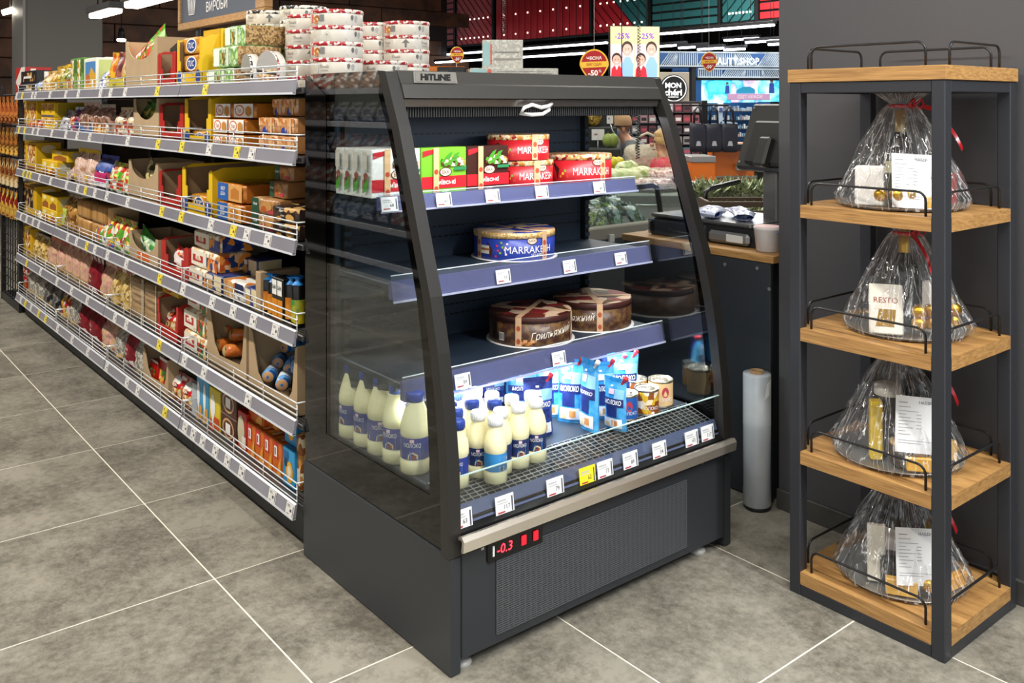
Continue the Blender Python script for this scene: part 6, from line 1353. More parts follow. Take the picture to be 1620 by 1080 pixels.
# ------------------------------------------------------------------ counter with the scale behind the fridge
CNT = mat('counter_panel', '2c2f33', .5, .1)
ct = empty('service_counter', 'dark counter with an oak top behind the film roll', 'counter', (2.85, 2.3, 0))
def CB(mb, name, parent=ct):
    mb.v = [(a - 2.85, b - 2.3, c) for a, b, c in mb.v]; return mb.build(name, parent)
CB(MB().cbox(2.545, 3.05, 1.80, 2.42, .004, .78, CNT, .003), 'carcass'); CB(MB().cbox(2.525, 2.543, 1.785, 2.44, .004, .782, CNT, .002), 'side_panel')
CB(MB().cbox(2.522, 3.10, 1.772, 2.45, .783, .808, OAK, .002), 'oak_top')
for (u, v) in ((1147, 418), (1198, 424), (1217, 457)): q = atX(u, v, 2.525); CB(MB().prism([(q.y + .006 * math.cos(k * PI / 6), q.z + .006 * math.sin(k * PI / 6)) for k in range(12)], 2.523, 2.5255, mat('cap_dot', '6a6c70', .5), 'x'), 'screw_cap')
ZT = .8085
SCB = mat('scale_black', '222324', .4); SCS = mat('scale_silver', '8f8f8f', .35, .6); STL = mat('steel_plate', 'b9b9ba', .2, .9)
sc = empty('weighing_scale', 'checkout weighing scale with steel plate on the oak counter', 'scale', (2.74, 2.02, ZT))
MB().prism([(-.12, 0), (.36, 0), (.36, .05), (.34, .062), (-.10, .062), (-.12, .045)], -.13, .16, SCB, 'x').build('body', sc)
MB().cbox(-.152, -.128, -.10, .075, .006, .046, SCS, .010).build('silver_front', sc)
MB().cbox(-.1535, -.152, -.08, -.01, .014, .040, K('c9c9c6'), .0004).build('rating_label', sc)
MB().cbox(-.135, .20, -.10, .36, .064, .078, STL, .005).build('steel_plate', sc)
MB().cbox(-.15, -.131, .09, .36, .003, .058, film('smoky_plastic', 'c9ccd0', .25, .06, None, 1.45, '5a5e64'), .004).build('clear_guard', sc)
MB().box(-.153, -.150, .325, .345, .012, .05, K('0a0a0b')).build('slot', sc)
mo = empty('touch_terminal', 'black touch monitor seen from behind on a grey post, right of scale', 'monitor', (2.86, 1.99, ZT), R(-12))
MB().cbox(-.04, .04, -.035, .035, 0, .28, mat('post_grey', '6d6c6a', .4, .4), .004).build('post', mo)
MB().cbox(-.09, .09, -.07, .07, 0, .012, SCB, .004).build('foot_plate', mo)
MON = mat('monitor_black', '2a2a28', .45)
hd = MB(); hd.T = Matrix.Translation((0, 0, .375)) @ Matrix.Rotation(R(20), 4, 'Y')
hd.cbox(-.012, .03, -.19, .17, -.135, .125, MON, .01); hdo = hd.build('monitor_head', mo)
b = MB(); b.T = hd.T; b.cbox(-.034, -.011, -.12, .11, -.12, .05, mat('monitor_back', '191919', .5), .01); b.build('back_cover', hdo)
b = MB(); b.T = hd.T; b.cbox(-.06, -.02, -.03, .03, -.13, -.02, MON, .008); b.build('hinge', hdo)
for (y, z) in ((.15, .105), (.15, -.11)): b = MB(); b.T = hd.T; b.box(-.0135, -.012, y - .004, y + .004, z - .004, z + .004, mat('screw')); b.build('screw', hdo)
bk = empty('plastic_bucket', 'white plastic bucket with blue handle at the counter edge', 'bucket', (2.60, 1.845, ZT))
MB().lathe([(.036, 0), (.040, .003), (.047, .072), (.049, .074), (.0495, .081), (.047, .083), (.046, .078), (.038, .006), (0, .006)], mat('bucket_white', 'c9c4c2', .35, var=('dcd8d6', 20, .3, .7)), 28).build('tub', bk)
MB().lathe([(.047, .081), (.0475, .084), (.03, .083), (0, .083)], mat('bucket_inside', 'c8a8a6', .5), 24, cap=False).build('content', bk)
MB().tube([(.05 * math.cos(a * PI / 10 - 1.9), .05 * math.sin(a * PI / 10 - 1.9), .066) for a in range(11)], .0022, mat('handle_blue', '2a4f9a', .4), 6).build('handle', bk)
for i in range(6):
    kt = pouch(.07, .03, .09, PRM('blue_clear', ['4a6ab0', '8aa4d8', 'd8dce8', '2a4a90'], 30, 'soft', rough=.15, crinkle=.9), (), 200 + i, 'blue_packet', 'packet')
    place(kt, (2.66 + .06 * (i % 3), 1.99 + .11 * (i // 3) + .04 * (i % 3), ZT + .080 + .014), R(-60 + 25 * i), 'blue and clear packet lying on the steel scale plate, %s from the right' % ORD[i], 'blue packets on the scale', (-PI / 2 + .1, 0))

# ------------------------------------------------------------------ market hall behind
GREENL = PRM('leafy', ['2f5a24', '5a8a3a', '8ab05a', '1f3a1a', 'c9d8a0'], 40, crinkle=.5)
# low refrigerated case with packed greens
def Pxy(u, d): q = P(u, 165, d); return q.x, q.y
lc = empty('salad_case', 'low open case full of bagged greens seen through the fridge glass', 'produce case', (3.0, 3.0, 0))
MB().cbox(-.5, .6, .06, .50, 0, .70, CNT, .01).cbox(.6, 1.06, .06, .16, 0, .70, CNT, .01).build('base', lc); MB().cbox(-.51, 1.07, .0, .06, .675, .735, mat('case_bumper', '8f887c', .4), .006).build('bumper', lc)
for k in range(2): MB().cbox(-.0 + k * .26, .03 + k * .26, -.012, .0, .665, .70, TAGW, .001).build('price_holder', lc)
MB().tube([(-.5, .06, .875), (-.2, .06, .893), (.2, .06, .902), (.36, .06, .903), (.395, .06, .89), (.43, .06, .74)], .014, mat('case_frame', '0d0d0e', .35), 8).build('frame_arch', lc)
MB().tube([(.75, .06, .74), (.77, .06, .845), (.80, .06, .862), (1.05, .06, .885)], .014, mat('case_frame', '0d0d0e', .35), 8).build('frame_arch', lc)
MB().box(-.5, .43, .058, .062, .735, .885, film('case_glass', 'eff3f1', .03, .02, None, 1.45)).build('front_glass', lc)
rnd = random.Random(5)
for i in range(18):
    kt = pouch(.12, .06, .13, PRM('salad_bag_%d' % (i % 3), [['2f5a24', '5a8a3a', 'c9d8a0', '1a2a16', 'dfe6ea'], ['3a4a2a', '7a9a5a', 'b0c8d0', '16201a', '8ab05a'], ['26262a', '3a4a34', '5a6a4a', '9ab0b8', '14161a']][i % 3], 28, 'soft', rough=.12, crinkle=1), (), 300 + i, 'salad_bag', 'salad bag')
    place(kt, Vector((2.60 + (i % 6) * .155, 3.15 + (i // 6) * .12, .702 + (i // 6) * .035)), rnd.uniform(-.5, .5), 'bag of green salad, %s from left in the %s row of low case' % (ORD[i % 6], ['front', 'middle', 'rear'][i // 6]), 'salad bags in the low case', (-.5 + rnd.uniform(-.2, .2), 0))
# second frame and island with cabbages
isl = empty('produce_island', 'white produce island with clear sides behind the salad case', 'produce island', P(1010, 290, 5.2) * 1, -YAW)
isl.location.z = 0
MB().cbox(-.45, .75, -.1, .8, 0, .80, mat('island_white', 'b9bab6', .4), .01).build('base', isl); MB().cbox(-.47, .77, -.13, -.1, .74, .86, film('island_pane', 'e6ebe8', .12, .03), .003).build('clear_edge', isl)
def cabbage(r, m, seed):
    b = MB(); b.rbox(r * 2, r * 2, r * 1.8, r * .85, m, 7, r * .12, seed, 9)
    lf = MB(); lf.grid(lambda s_, t: (r * 1.04 * math.sin(.3 + t * 1.4) * math.cos(s_ * 2.4 - .4 + seed), r * 1.04 * math.sin(.3 + t * 1.4) * math.sin(s_ * 2.4 - .4 + seed), r * .9 + r * .96 * math.cos(.3 + t * 1.4)), 8, 6, m)
    return Kit('cabbage', 'cabbage', b.mesh('cabbage'), [('outer_leaf', lf.mesh('outer_leaf'))])
CAB = PRM('cabbage_leaf', ['a9b878', 'c2cc92', 'dde0b4', '93a860'], 10, 'soft', rough=.4, crinkle=.7); CABP = PRM('napa', ['c9a8a4', 'b8908f', 'ddc8c0', 'a87f80', 'd6dcc0'], 24, 'soft', rough=.2, crinkle=.9)
kc = cabbage(.075, CAB, 1)
for i, (u, v, d) in enumerate(((985, 292, 5.3), (968, 294, 5.25), (1005, 293, 5.35), (992, 272, 5.5), (1015, 280, 5.5))):
    q = P(u, v, d); place(kc, (q.x, q.y, .80 if i < 3 else .83 if i == 3 else .80), i * 1.3, 'pale green cabbage on the produce island, %s' % ['front middle', 'front left', 'front right', 'upper one', 'right rear'][i], 'cabbages on the produce island')
for i, (u, d) in enumerate(((1018, 5.2), (1036, 5.2), (1053, 5.2), (1028, 5.45), (1046, 5.45), (1062, 5.4))):
    q = P(u, 290, d); kt = pouch(.16, .09, .10, CABP, (), 400 + i, 'wrapped_radish', 'vegetable pack'); place(kt, (q.x, q.y, .802 + (i > 2) * .04), -YAW + .4 * (i % 3 - 1), 'film-wrapped pinkish vegetable pack on the produce island, %s in the %s row' % (['left', 'middle', 'right'][i % 3], ['front', 'back'][i // 3]), 'pinkish vegetable packs', (-.7, 0))
for i, (u, v, c) in enumerate(((1040, 268, 'd8c83a'), (1057, 270, '2f7fd8'), (1064, 276, '2f6fc8'))):
    q = P(u, v, 5.75); kt = pouch(.10, .05, .10, mat('bag_' + c, c, .3, bump=(40, .8, .01)), (), 420 + i, 'bright_bag', 'bag'); place(kt, (q.x, q.y, .80), -YAW, ['yellow bag of greens behind the pinkish packs', 'bright blue bag behind the pinkish packs', 'darker blue bag at the right of the island'][i], None, (0, .1))

LETT = PRM('lettuce_leaf', ['5a7040', '7f9460', 'a9b48a', '3f5030', 'c4ccae'], 26, 'soft', crinkle=1)
lk = MB(); 
for k in range(14):
    a_ = k * 2.39; r_ = .012 + .004 * k; c_, s_ = math.cos(a_), math.sin(a_)
    lk.grid(lambda u_, t: ((r_ * .6 + t * r_ * 1.1) * c_ - (u_ - .5) * .07 * math.sin(PI * min(1, t + .2)) * s_, (r_ * .6 + t * r_ * 1.1) * s_ + (u_ - .5) * .07 * math.sin(PI * min(1, t + .2)) * c_, .002 + t * (.10 - .003 * k) + .008 * math.sin(u_ * 12 + k)), 5, 4, LETT)
KLT = Kit('lettuce', 'lettuce', lk.mesh('lettuce'), [])
for i, (u, d) in enumerate(((1104, 4.95), (1122, 4.95), (1112, 5.15), (1140, 5.0), (1158, 5.0), (1176, 5.0), (1194, 5.0), (1150, 5.2), (1170, 5.2), (1190, 5.2))):
    q = P(u, 290, d); place(KLT, (q.x, q.y, .801), i * 1.1, 'green lettuce head on the produce island beyond the scale, %s from the left' % ORD[i], 'lettuce heads on the produce island')
q = P(1172, 315, 4.55); cr_ = empty('vegetable_crate', 'brown plastic crate of greens behind the scale plate', 'crate', (q.x, q.y, 0), -YAW)
CRT = mat('crate_brown', '4a3a2a', .6)
for z_ in (.70, .745, .79): MB().cbox(-.17, .17, -.012, .0, z_, z_ + .028, CRT, .002).build('slat', cr_); MB().cbox(-.17, .17, .20, .212, z_, z_ + .028, CRT, .002).build('slat', cr_)
for x_ in (-.17, .155): MB().cbox(x_, x_ + .015, -.0, .20, .70, .82, CRT, .002).build('end_wall', cr_)
MB().box(-.155, .155, .0, .20, .70, .71, CRT).build('bottom', cr_)
for x_ in (-.15, .13): 
    for y_ in (.01, .17): MB().cbox(x_, x_ + .02, y_, y_ + .02, 0, .70, CRT, .002).build('leg', cr_)
for i in range(4): place(KLT, (q.x + Vector((math.cos(-YAW), math.sin(-YAW))).x * (-.11 + i * .073) + .1 * math.sin(YAW), q.y + math.sin(-YAW) * (-.11 + i * .073) + .1 * math.cos(YAW), .711), i * .9, 'green lettuce head inside the brown crate, %s from the left' % ORD[i], 'lettuce heads in the brown crate')

# shopper and child
SKIN = mat('skin', 'c58f72', .5); HAIR = mat('hair_blond', 'b08a58', .6, var=('c9a470', 40, .3, .7)); HAIRB = mat('hair_brown', '7a5232', .6); GREYH = mat('hoodie_grey', '8f9194', .8, bump=(60, .3)); REDS = mat('sweater_red', 'a8202e', .7, bump=(120, .3)); JEANS = mat('jeans', '2c3648', .8)
def skin(name, verts, edges, radii, m, parent, sub=2):
    me = bpy.data.meshes.new(name); me.from_pydata(verts, edges, []); me.materials.append(m); o = bpy.data.objects.new(name, me); C.objects.link(o); o.parent = parent
    s_ = o.modifiers.new('skin', 'SKIN'); s_.use_smooth_shade = True
    for i, v in enumerate(me.skin_vertices[0].data): v.radius = (radii[i], radii[i]) if not isinstance(radii[i], tuple) else radii[i]; v.use_root = i == 0
    ss = o.modifiers.new('sub', 'SUBSURF'); ss.levels = sub; ss.render_levels = sub
    return o
def human(e, Ht, lean, skinm, top, bottom, arms):
    k = Ht / 1.75; V = lambda x, y, z: (x * k, y * k, z * k)
    L = lean; sh = (-.42 * L, 0, 1.42 - .12 * L); nk = (-.50 * L, 0, 1.50 - .16 * L); hd_ = (-.55 * L - .01, 0, 1.62 - .20 * L)
    v = [V(0, 0, .95), V(-.18 * L, 0, 1.18), V(*sh), V(*nk), V(*hd_), V(hd_[0] - .01, 0, hd_[2] + .07)]; r = [.13, .125, .13, .055, .085, .075]; ed = [(0, 1), (1, 2), (2, 3), (3, 4), (4, 5)]
    def chain(start, pts, rr):
        prev = start
        for p, q in zip(pts, rr): v.append(V(*p)); r.append(q); ed.append((prev, len(v) - 1)); prev = len(v) - 1
    for s_ in (-1, 1):
        chain(2, [(sh[0], s_ * .17, sh[2] - .01), (sh[0] + arms[0], s_ * .21, sh[2] - .26), (sh[0] + arms[1], s_ * .17, sh[2] - .34), (sh[0] + arms[1] - .07, s_ * .15, sh[2] - .35)], [.058, .045, .032, .03])
        hx = v[-1]; base = len(v) - 1
        for f in range(4): chain(base, [((hx[0] / k) - .05, hx[1] / k + (f - 1.5) * .018, hx[2] / k - .015), ((hx[0] / k) - .085 + .006 * abs(f - 1.5), hx[1] / k + (f - 1.5) * .02, hx[2] / k - .04)], [.009, .008])
        chain(base, [((hx[0] / k) - .02, hx[1] / k - s_ * .04, hx[2] / k - .02), ((hx[0] / k) - .045, hx[1] / k - s_ * .05, hx[2] / k - .03)], [.010, .008])
        chain(0, [(0, s_ * .10, .86), (-.02, s_ * .11, .48), (.02, s_ * .11, .08), (-.12, s_ * .12, .035)], [.095, .062, .045, .038])
    body = skin('body', v, ed, [a * k for a in r], skinm, e)
    tv = [V(0, 0, .90), V(-.18 * L, 0, 1.18), V(*sh), V(nk[0] + .03, 0, nk[2] - .02)]; tr = [.155, .15, .15, .075]; te = [(0, 1), (1, 2), (2, 3)]
    for s_ in (-1, 1):
        n0 = len(tv); tv += [V(sh[0], s_ * .18, sh[2] - .01), V(sh[0] + arms[0], s_ * .22, sh[2] - .26), V(sh[0] + arms[1] + .03, s_ * .175, sh[2] - .335)]; tr += [.075, .062, .046]; te += [(2, n0), (n0, n0 + 1), (n0 + 1, n0 + 2)]
    skin('top_garment', tv, te, [a * k for a in tr], top, e)
    lv = [V(0, 0, .96)]; lr = [.14]; le = []
    for s_ in (-1, 1): n0 = len(lv); lv += [V(0, s_ * .10, .86), V(-.02, s_ * .11, .48), V(.02, s_ * .11, .10)]; lr += [.11, .078, .062]; le += [(0, n0), (n0, n0 + 1), (n0 + 1, n0 + 2)]
    skin('trousers', lv, le, [a * k for a in lr], bottom, e)
    return k, Vector(hd_) * k, body
def face(e, c, k, hairm, facing=Vector((-1, 0, 0)), hair_len=.1):
    hb = MB(); R_ = .098 * k
    def hf(s_, t):
        a_ = 2 * PI * s_; ph = t * 1.95; q = Vector((math.sin(ph) * math.cos(a_), math.sin(ph) * math.sin(a_), math.cos(ph)))
        rr = R_ * (1.06 + .03 * noise.noise(q * 6)) * (1.0 if q.x > -.55 or q.z > .45 else .80)
        return tuple(Vector(c) + Vector((.012 * k, 0, .045 * k)) + q * rr)
    hb.grid(hf, 28, 14, hairm, True, True); hb.build('hair', e)
    nb = MB(); nb.T = Matrix.Translation(Vector(c) + Vector((-.095 * k, 0, .005 * k))); nb.rbox(.04 * k, .026 * k, .036 * k, .011 * k, SKIN, 3, 0, 0, 1, 0); nb.build('nose', e)
    for s_ in (-1, 1):
        eb = MB(); eb.T = Matrix.Translation(Vector(c) + Vector((-.082 * k, s_ * .032 * k, .035 * k))); eb.rbox(.014 * k, .022 * k, .014 * k, .006 * k, K('2a1c16'), 3, 0, 0, 1, 0); eb.build('eye', e)
        ab = MB(); ab.T = Matrix.Translation(Vector(c) + Vector((.005 * k, s_ * .098 * k, .01 * k))); ab.rbox(.035 * k, .018 * k, .055 * k, .008 * k, SKIN, 3, 0, 0, 1, 0); ab.build('ear', e)
    mbt = MB(); mbt.T = Matrix.Translation(Vector(c) + Vector((-.078 * k, 0, -.035 * k))); mbt.rbox(.02 * k, .042 * k, .013 * k, .005 * k, K('a35a50'), 3, 0, 0, 1, 0); mbt.build('mouth', e)
q = P(1049, 240, 6.3); ch = empty('child', 'child with blond hair and red sweater standing by the produce', 'person', (q.x, q.y, 0), -YAW + R(12))
k_, hc_, _ = human(ch, 1.10, .0, SKIN, REDS, JEANS, (-.06, -.16)); face(ch, hc_, k_ * 1.25, HAIR)
q = P(1030, 240, 7.9); wm = empty('woman', 'woman in grey hoodie and tan beanie leaning over the produce', 'person', (q.x, q.y, 0), -YAW + R(10))
k_, hc_, _ = human(wm, 1.27, .66, SKIN, GREYH, JEANS, (-.12, -.30)); face(wm, hc_, k_, HAIRB)
hb = MB(); hb.T = Matrix.Translation(hc_ + Vector((.012 * k_, 0, .055 * k_)))
hb.lathe([(.116 * k_, .0), (.119 * k_, .03 * k_), (.116 * k_, .055 * k_), (.105 * k_, .10 * k_), (.06 * k_, .145 * k_), (0, .15 * k_)], mat('beanie_tan', 'b08a64', .8, bump=(90, .4)), 24, cap=False); hb.build('beanie', wm)
mb_ = MB(); mb_.T = Matrix.Translation(hc_ + Vector((-.062 * k_, 0, -.03 * k_))); mb_.rbox(.07 * k_, .13 * k_, .085 * k_, .03 * k_, mat('mask_blue', '6a84b0', .7), 4, 0, 0, 1, 0); mb_.build('face_mask', wm)
st_ = MB(); st_.tube([(-.12 * k_, .11 * k_, 1.12 * k_), (-.2 * k_, .14 * k_, 1.42 * k_), (-.30 * k_, .10 * k_, 1.44 * k_)], .012, K('1c1c20'), 6); st_.build('bag_strap', wm)
# cream tote bag drooping over a cart handle, grey cart seat
q = P(1022, 260, 6.75); tb_ = empty('tote_bag', 'cream cloth bag standing between the woman and the child', 'bag', (q.x, q.y, .62), -YAW)
b = MB(); b.rbox(.30, .16, .38, .07, mat('cream_cloth', 'b5aa98', .85, bump=(12, .9, .03)), 8, .03, 3, 8); b.build('sack', tb_)
b = MB(); b.tube([(-.08, -.05, .34), (-.07, -.07, .44), (0, -.07, .47), (.07, -.07, .44), (.08, -.05, .34)], .012, mat('cream_cloth'), 6); b.build('handle', tb_)
q = P(1022, 260, 6.75); st = empty('produce_stand', 'grey stand under the cream bag', 'stand', (q.x, q.y, 0), -YAW); MB().cbox(-.12, .3, -.12, .25, .03, .62, mat('stand_grey', '55565a', .5), .01).build('body', st)
for sx in (-.08, .25): MB().cbox(sx - .02, sx + .02, -.08, .2, 0, .03, DARK, .004).build('foot', st)
# fruit stand at the left of the shoppers
q = P(944, 230, 7.0); fs_ = empty('fruit_stand', 'stepped dark fruit stand left of the woman', 'fruit stand', (q.x, q.y, 0), -YAW)
for k in range(3): MB().cbox(-.6, .19, -.15 + k * .22, .09 + k * .22, 0, .80 + k * .16, mat('stand_dark', '1a1c1a', .6), .01).build('step', fs_)
MB().cbox(-.6, .19, .5, .56, 0, 1.5, mat('stand_dark'), .01).build('backboard', fs_)
def fruit(r, m, sz=1.0, leaf=None):
    b = MB().lathe([(r * math.sin(PI * k / 12) + 1e-4, r * sz * (1 - math.cos(PI * k / 12))) for k in range(13)], m, 16)
    st__ = MB().tube([(0, 0, r * sz * 2 - .004), (.002, 0, r * sz * 2 + .012)], .003, K('4a3a1c'), 5)
    parts = [('stem', st__.mesh('stem'))]
    if leaf:
        lb = MB()
        for k in range(9): a_ = k * 2.4; c_, s_ = math.cos(a_), math.sin(a_); lb.add([(-s_ * .012, c_ * .012, r * sz * 2), (s_ * .012, -c_ * .012, r * sz * 2), (c_ * (.03 + .005 * k), s_ * (.03 + .005 * k), r * sz * 2 + .11 - .006 * k)], [(0, 1, 2)], leaf)
        parts = [('leaf_crown', lb.mesh('leaf_crown'))]
    return b.mesh('fruit'), parts
mm, pp = fruit(.07, PRM('pineapple_skin', ['8a6a2a', 'b8902f', '6a5a24', 'c9a84a'], 70, crinkle=.8), 1.2, K('3f6a34')); KP = Kit('pineapple', 'pineapple', mm, pp)
mm, pp = fruit(.045, mat('lemon', 'd0c02a', .4), 1.15); KL = Kit('lemon', 'lemon', mm, pp)
mm, pp = fruit(.045, mat('pomelo', '7a8a34', .5), 1.25); KG = Kit('pomelo', 'pomelo', mm, pp)
for i, (u, v, kt, stp) in enumerate(((934, 200, KP, 2), (946, 203, KP, 2), (966, 215, KG, 1), (974, 218, KG, 1), (955, 235, KL, 0), (962, 238, KL, 0), (970, 236, KL, 0), (978, 237, KL, 0), (940, 236, KL, 0))):
    lx = (u - 944) / FPX * 7.0; loc = fs_.location + Matrix.Rotation(-YAW, 3, 'Z') @ Vector((lx, -.04 + stp * .22, .80 + stp * .16))
    place(kt, loc, i, {'pineapple': 'pineapple on the upper step of the fruit stand', 'pomelo': 'green pomelo on the middle step of the fruit stand', 'lemon': 'yellow lemon on the lowest step of the fruit stand'}[kt.name] + ', %s of its kind' % ORD[(0, 1, 0, 1, 0, 1, 2, 3, 4)[i]], kt.name + 's on the fruit stand')
def price_card(u, v, d, w_, h_, label):
    q = P(u, v, d); e = empty('price_card', label, 'price sign', q, -YAW)
    MB().cbox(-w_ / 2, w_ / 2, -.003, .003, -h_ / 2, h_ / 2, K('d8d6d6'), .001).build('card', e)
    b = MB(); b.quad((-w_ * .3, -.0036, -h_ * .05), (-w_ * .05, -.0036, -h_ * .05), (-w_ * .05, -.0036, h_ * .1), (-w_ * .3, -.0036, h_ * .1), K('9a5a70')); b.quad((w_ * -.01, -.0036, -h_ / 2), (w_ * .01, -.0036, -h_ / 2), (w_ * .01, -.0036, h_ / 2), (-w_ * .01, -.0036, h_ / 2), K('b9a0b0')); b.build('card_print', e)
    return e
e = price_card(946, 213, 7.2, .10, .085, 'white price card with pink line in front of the pineapples'); MB().tube([(0, .006, -.04), (0, .006, -.13)], .004, WIRE).build('stem', e)
e = price_card(965, 188, 7.2, .05, .075, 'small white price card hanging left of the beanie'); MB().tube([(0, .006, -.03), (.02, .006, -.09), (.05, .006, -.13)], .004, WIRE).build('stem', e)
def spiral(u, v0, v1, d, lab):
    q = P(u, v0, d); L_ = (v1 - v0) / FPX * d; e = empty('spiral_cord', lab, 'cord', q)
    n = 80; MB().tube([(.012 * math.cos(k * 1.3), .012 * math.sin(k * 1.3), -L_ * k / n) for k in range(n)], .0035, K('101012'), 5).build('coil', e)
    MB().tube([(0, 0, 0), (0, 0, CEIL - q.z)], .002, K('101012'), 5).build('hanging_wire', e)
spiral(1009, 180, 252, 5.6, 'black spiral cord hanging in front of the shoppers')
spiral(1011, 40, 122, 7.9, 'black spiral cord hanging before the advertising screen')
spiral(797, 0, 55, 8.5, 'black spiral cord hanging before the red slats')
# wall shelf of small goods behind the shoppers
q = P(1025, 210, 8.6); gs = empty('peg_shelf', 'dark wall shelf hung with rows of small red and grey packs', 'shelf', (q.x, q.y, 0), -YAW)
MB().cbox(-.42, .50, .0, .06, 0, 1.33, mat('pegboard', '2a2326', .7), .004).build('pegboard', gs)
for k in range(6): MB().cbox(-.42, .50, -.10, .0, .72 + k * .10, .727 + k * .10, DARK, .002).build('shelf_board', gs)
rnd = random.Random(11)
for r_ in range(6):
    for i in range(11):
        cols = ['7a4a52', '9a5a62', '8f8a90', '6a3a44', 'a8a4a8', '4a4048', 'b08a90', '5a6a7a']; c_ = cols[(i // 2 + r_ * 3) % 8]
        b = MB().cbox(-.034, .034, -.03, .0, 0, .075, K(c_), .004); kt = Kit('hanging_pack', 'pack', b.mesh('hanging_pack'), [('pack_label', MB().quad((-.024, -.0305, .02), (.024, -.0305, .02), (.024, -.0305, .05), (-.024, -.0305, .05), K(['d8d4d4', 'b84a5a', '2a2a30'][(i + r_) % 3])).mesh('pack_label'))])
        place(kt, gs.location + Matrix.Rotation(-YAW, 3, 'Z') @ Vector((-.37 + i * .080, -.06, .7275 + r_ * .10)), -YAW, 'small pack, %s from left, %s row from the bottom of dark wall shelf' % (ORD[i], ORD[r_]), 'small packs on the dark wall shelf')

# orange self-checkouts
ORM = mat('checkout_orange', 'd0690c', .4); 
def checkout(u, d, label, big):
    q = P(u, 250, d); e = empty('self_checkout', label, 'self checkout', (q.x, q.y, 0), -YAW + R(6)); k = d / FPX
    if big:
        MB().cbox(-38 * k, 30 * k, 0, .30, 0, 1.3 - 62 * k, ORM, .008).build('cabinet', e)
        MB().cbox(-40 * k, 30 * k, -.02, .0, 1.3 - 116 * k, 1.3 - 113 * k, mat('checkout_grey', '7a7872', .5), .002).build('shelf_edge', e)
        MB().cbox(-42 * k, -26 * k, .04, .22, 1.3 - 60 * k, 1.3 - 35 * k, ORM, .008).build('side_pillar', e)
        b = MB(); b.T = Matrix.Translation((-10 * k, .02, 1.3 - 42 * k)) @ Matrix.Rotation(R(-18), 4, 'X') @ Matrix.Rotation(R(6), 4, 'Y'); b.cbox(-14 * k, 14 * k, -.01, .03, -17 * k, 15 * k, K('3a3c40'), .008); o = b.build('monitor', e)
        b2 = MB(); b2.T = b.T; b2.quad((-12.5 * k, -.0112, -15 * k), (12.5 * k, -.0112, -15 * k), (12.5 * k, -.0112, 13 * k), (-12.5 * k, -.0112, 13 * k), mat('screen_blue', '6aa0c8', .3, emit=.55)); b2.build('lit_screen', o)
        MB().cbox(-24 * k, 14 * k, -.06, .08, 1.3 - 73 * k, 1.3 - 62 * k, K('26262a'), .006).build('scanner', e)
        MB().cbox(-2 * k, 12 * k, -.05, .02, 1.3 - 104 * k, 1.3 - 94 * k, K('9a9a98'), .004).build('receipt_slot', e)
    else:
        MB().prism([(-17 * k, 1.3 - 125 * k), (19 * k, 1.3 - 125 * k), (19 * k, 1.3 - 92 * k), (-20 * k, 1.3 - 92 * k)], 0, .25, ORM, 'y').build('bagging_box', e)
        MB().cbox(-21 * k, 20 * k, -.01, .26, 1.3 - 92 * k, 1.3 - 82 * k, mat('checkout_grey2', '8a8a8a', .4, .3), .005).build('bagging_plate', e)
        MB().cbox(-10 * k, 10 * k, .06, .2, 0, 1.3 - 124.8 * k, mat('checkout_foot', '2a2a2c', .5), .006).build('pedestal', e)
    return e
checkout(1165, 7.0, 'orange self-checkout with a tilted blue screen', True)
checkout(1113, 6.4, 'lower orange bagging box with grey plate', False)
# black shopping bags hanging
q = P(1118, 212, 6.9); hg = empty('bag_hook_rail', 'thin black rail holding the dark carrier bags', 'hook rail', (q.x, q.y, 0), -YAW)
MB().cbox(-.02, .02, .06, .10, 0, 1.33, K('101012'), .003).build('post', hg); MB().cbox(-.18, .18, .055, .075, 1.285, 1.30, K('101012'), .003).build('bar', hg)
for i in range(3):
    u = 1104 + i * 25; q = P(u, 205, 6.87); e = empty('carrier_bag', 'dark navy carrier bag with white print, %s of three on the hook rail' % ORD[i], 'carrier bag', (q.x, q.y, 1.3 - 76 * 6.87 / FPX), -YAW, 'dark carrier bags on the hook rail')
    b = MB(); b.rbox(.125, .05, .22, .018, mat('bag_navy', '1b1e2c', .5), 5, .006, i, 12); b.build('bag_body', e)
    for s_ in (-1, 1): MB().tube([(-.03, s_ * .015, .21), (-.026, s_ * .015, .31), (.0, s_ * .015, .345), (.026, s_ * .015, .31), (.03, s_ * .015, .21)], .006, mat('bag_navy'), 5).build('handle', e)
    b = MB(); b.text('✓', (0, -.032, .07), (1, 0, 0), (0, 0, 1), .04, K('c9c9cf')); b.text('EKO', (0, -.032, .11), (1, 0, 0), (0, 0, 1), .014, K('c9c9cf')); b.build('bag_print', e) if False else None
    MB().quad((-.02, -.028, .05), (.02, -.028, .05), (.012, -.028, .085), (-.012, -.028, .085), K('a9a9b2')).build('bag_print', e)
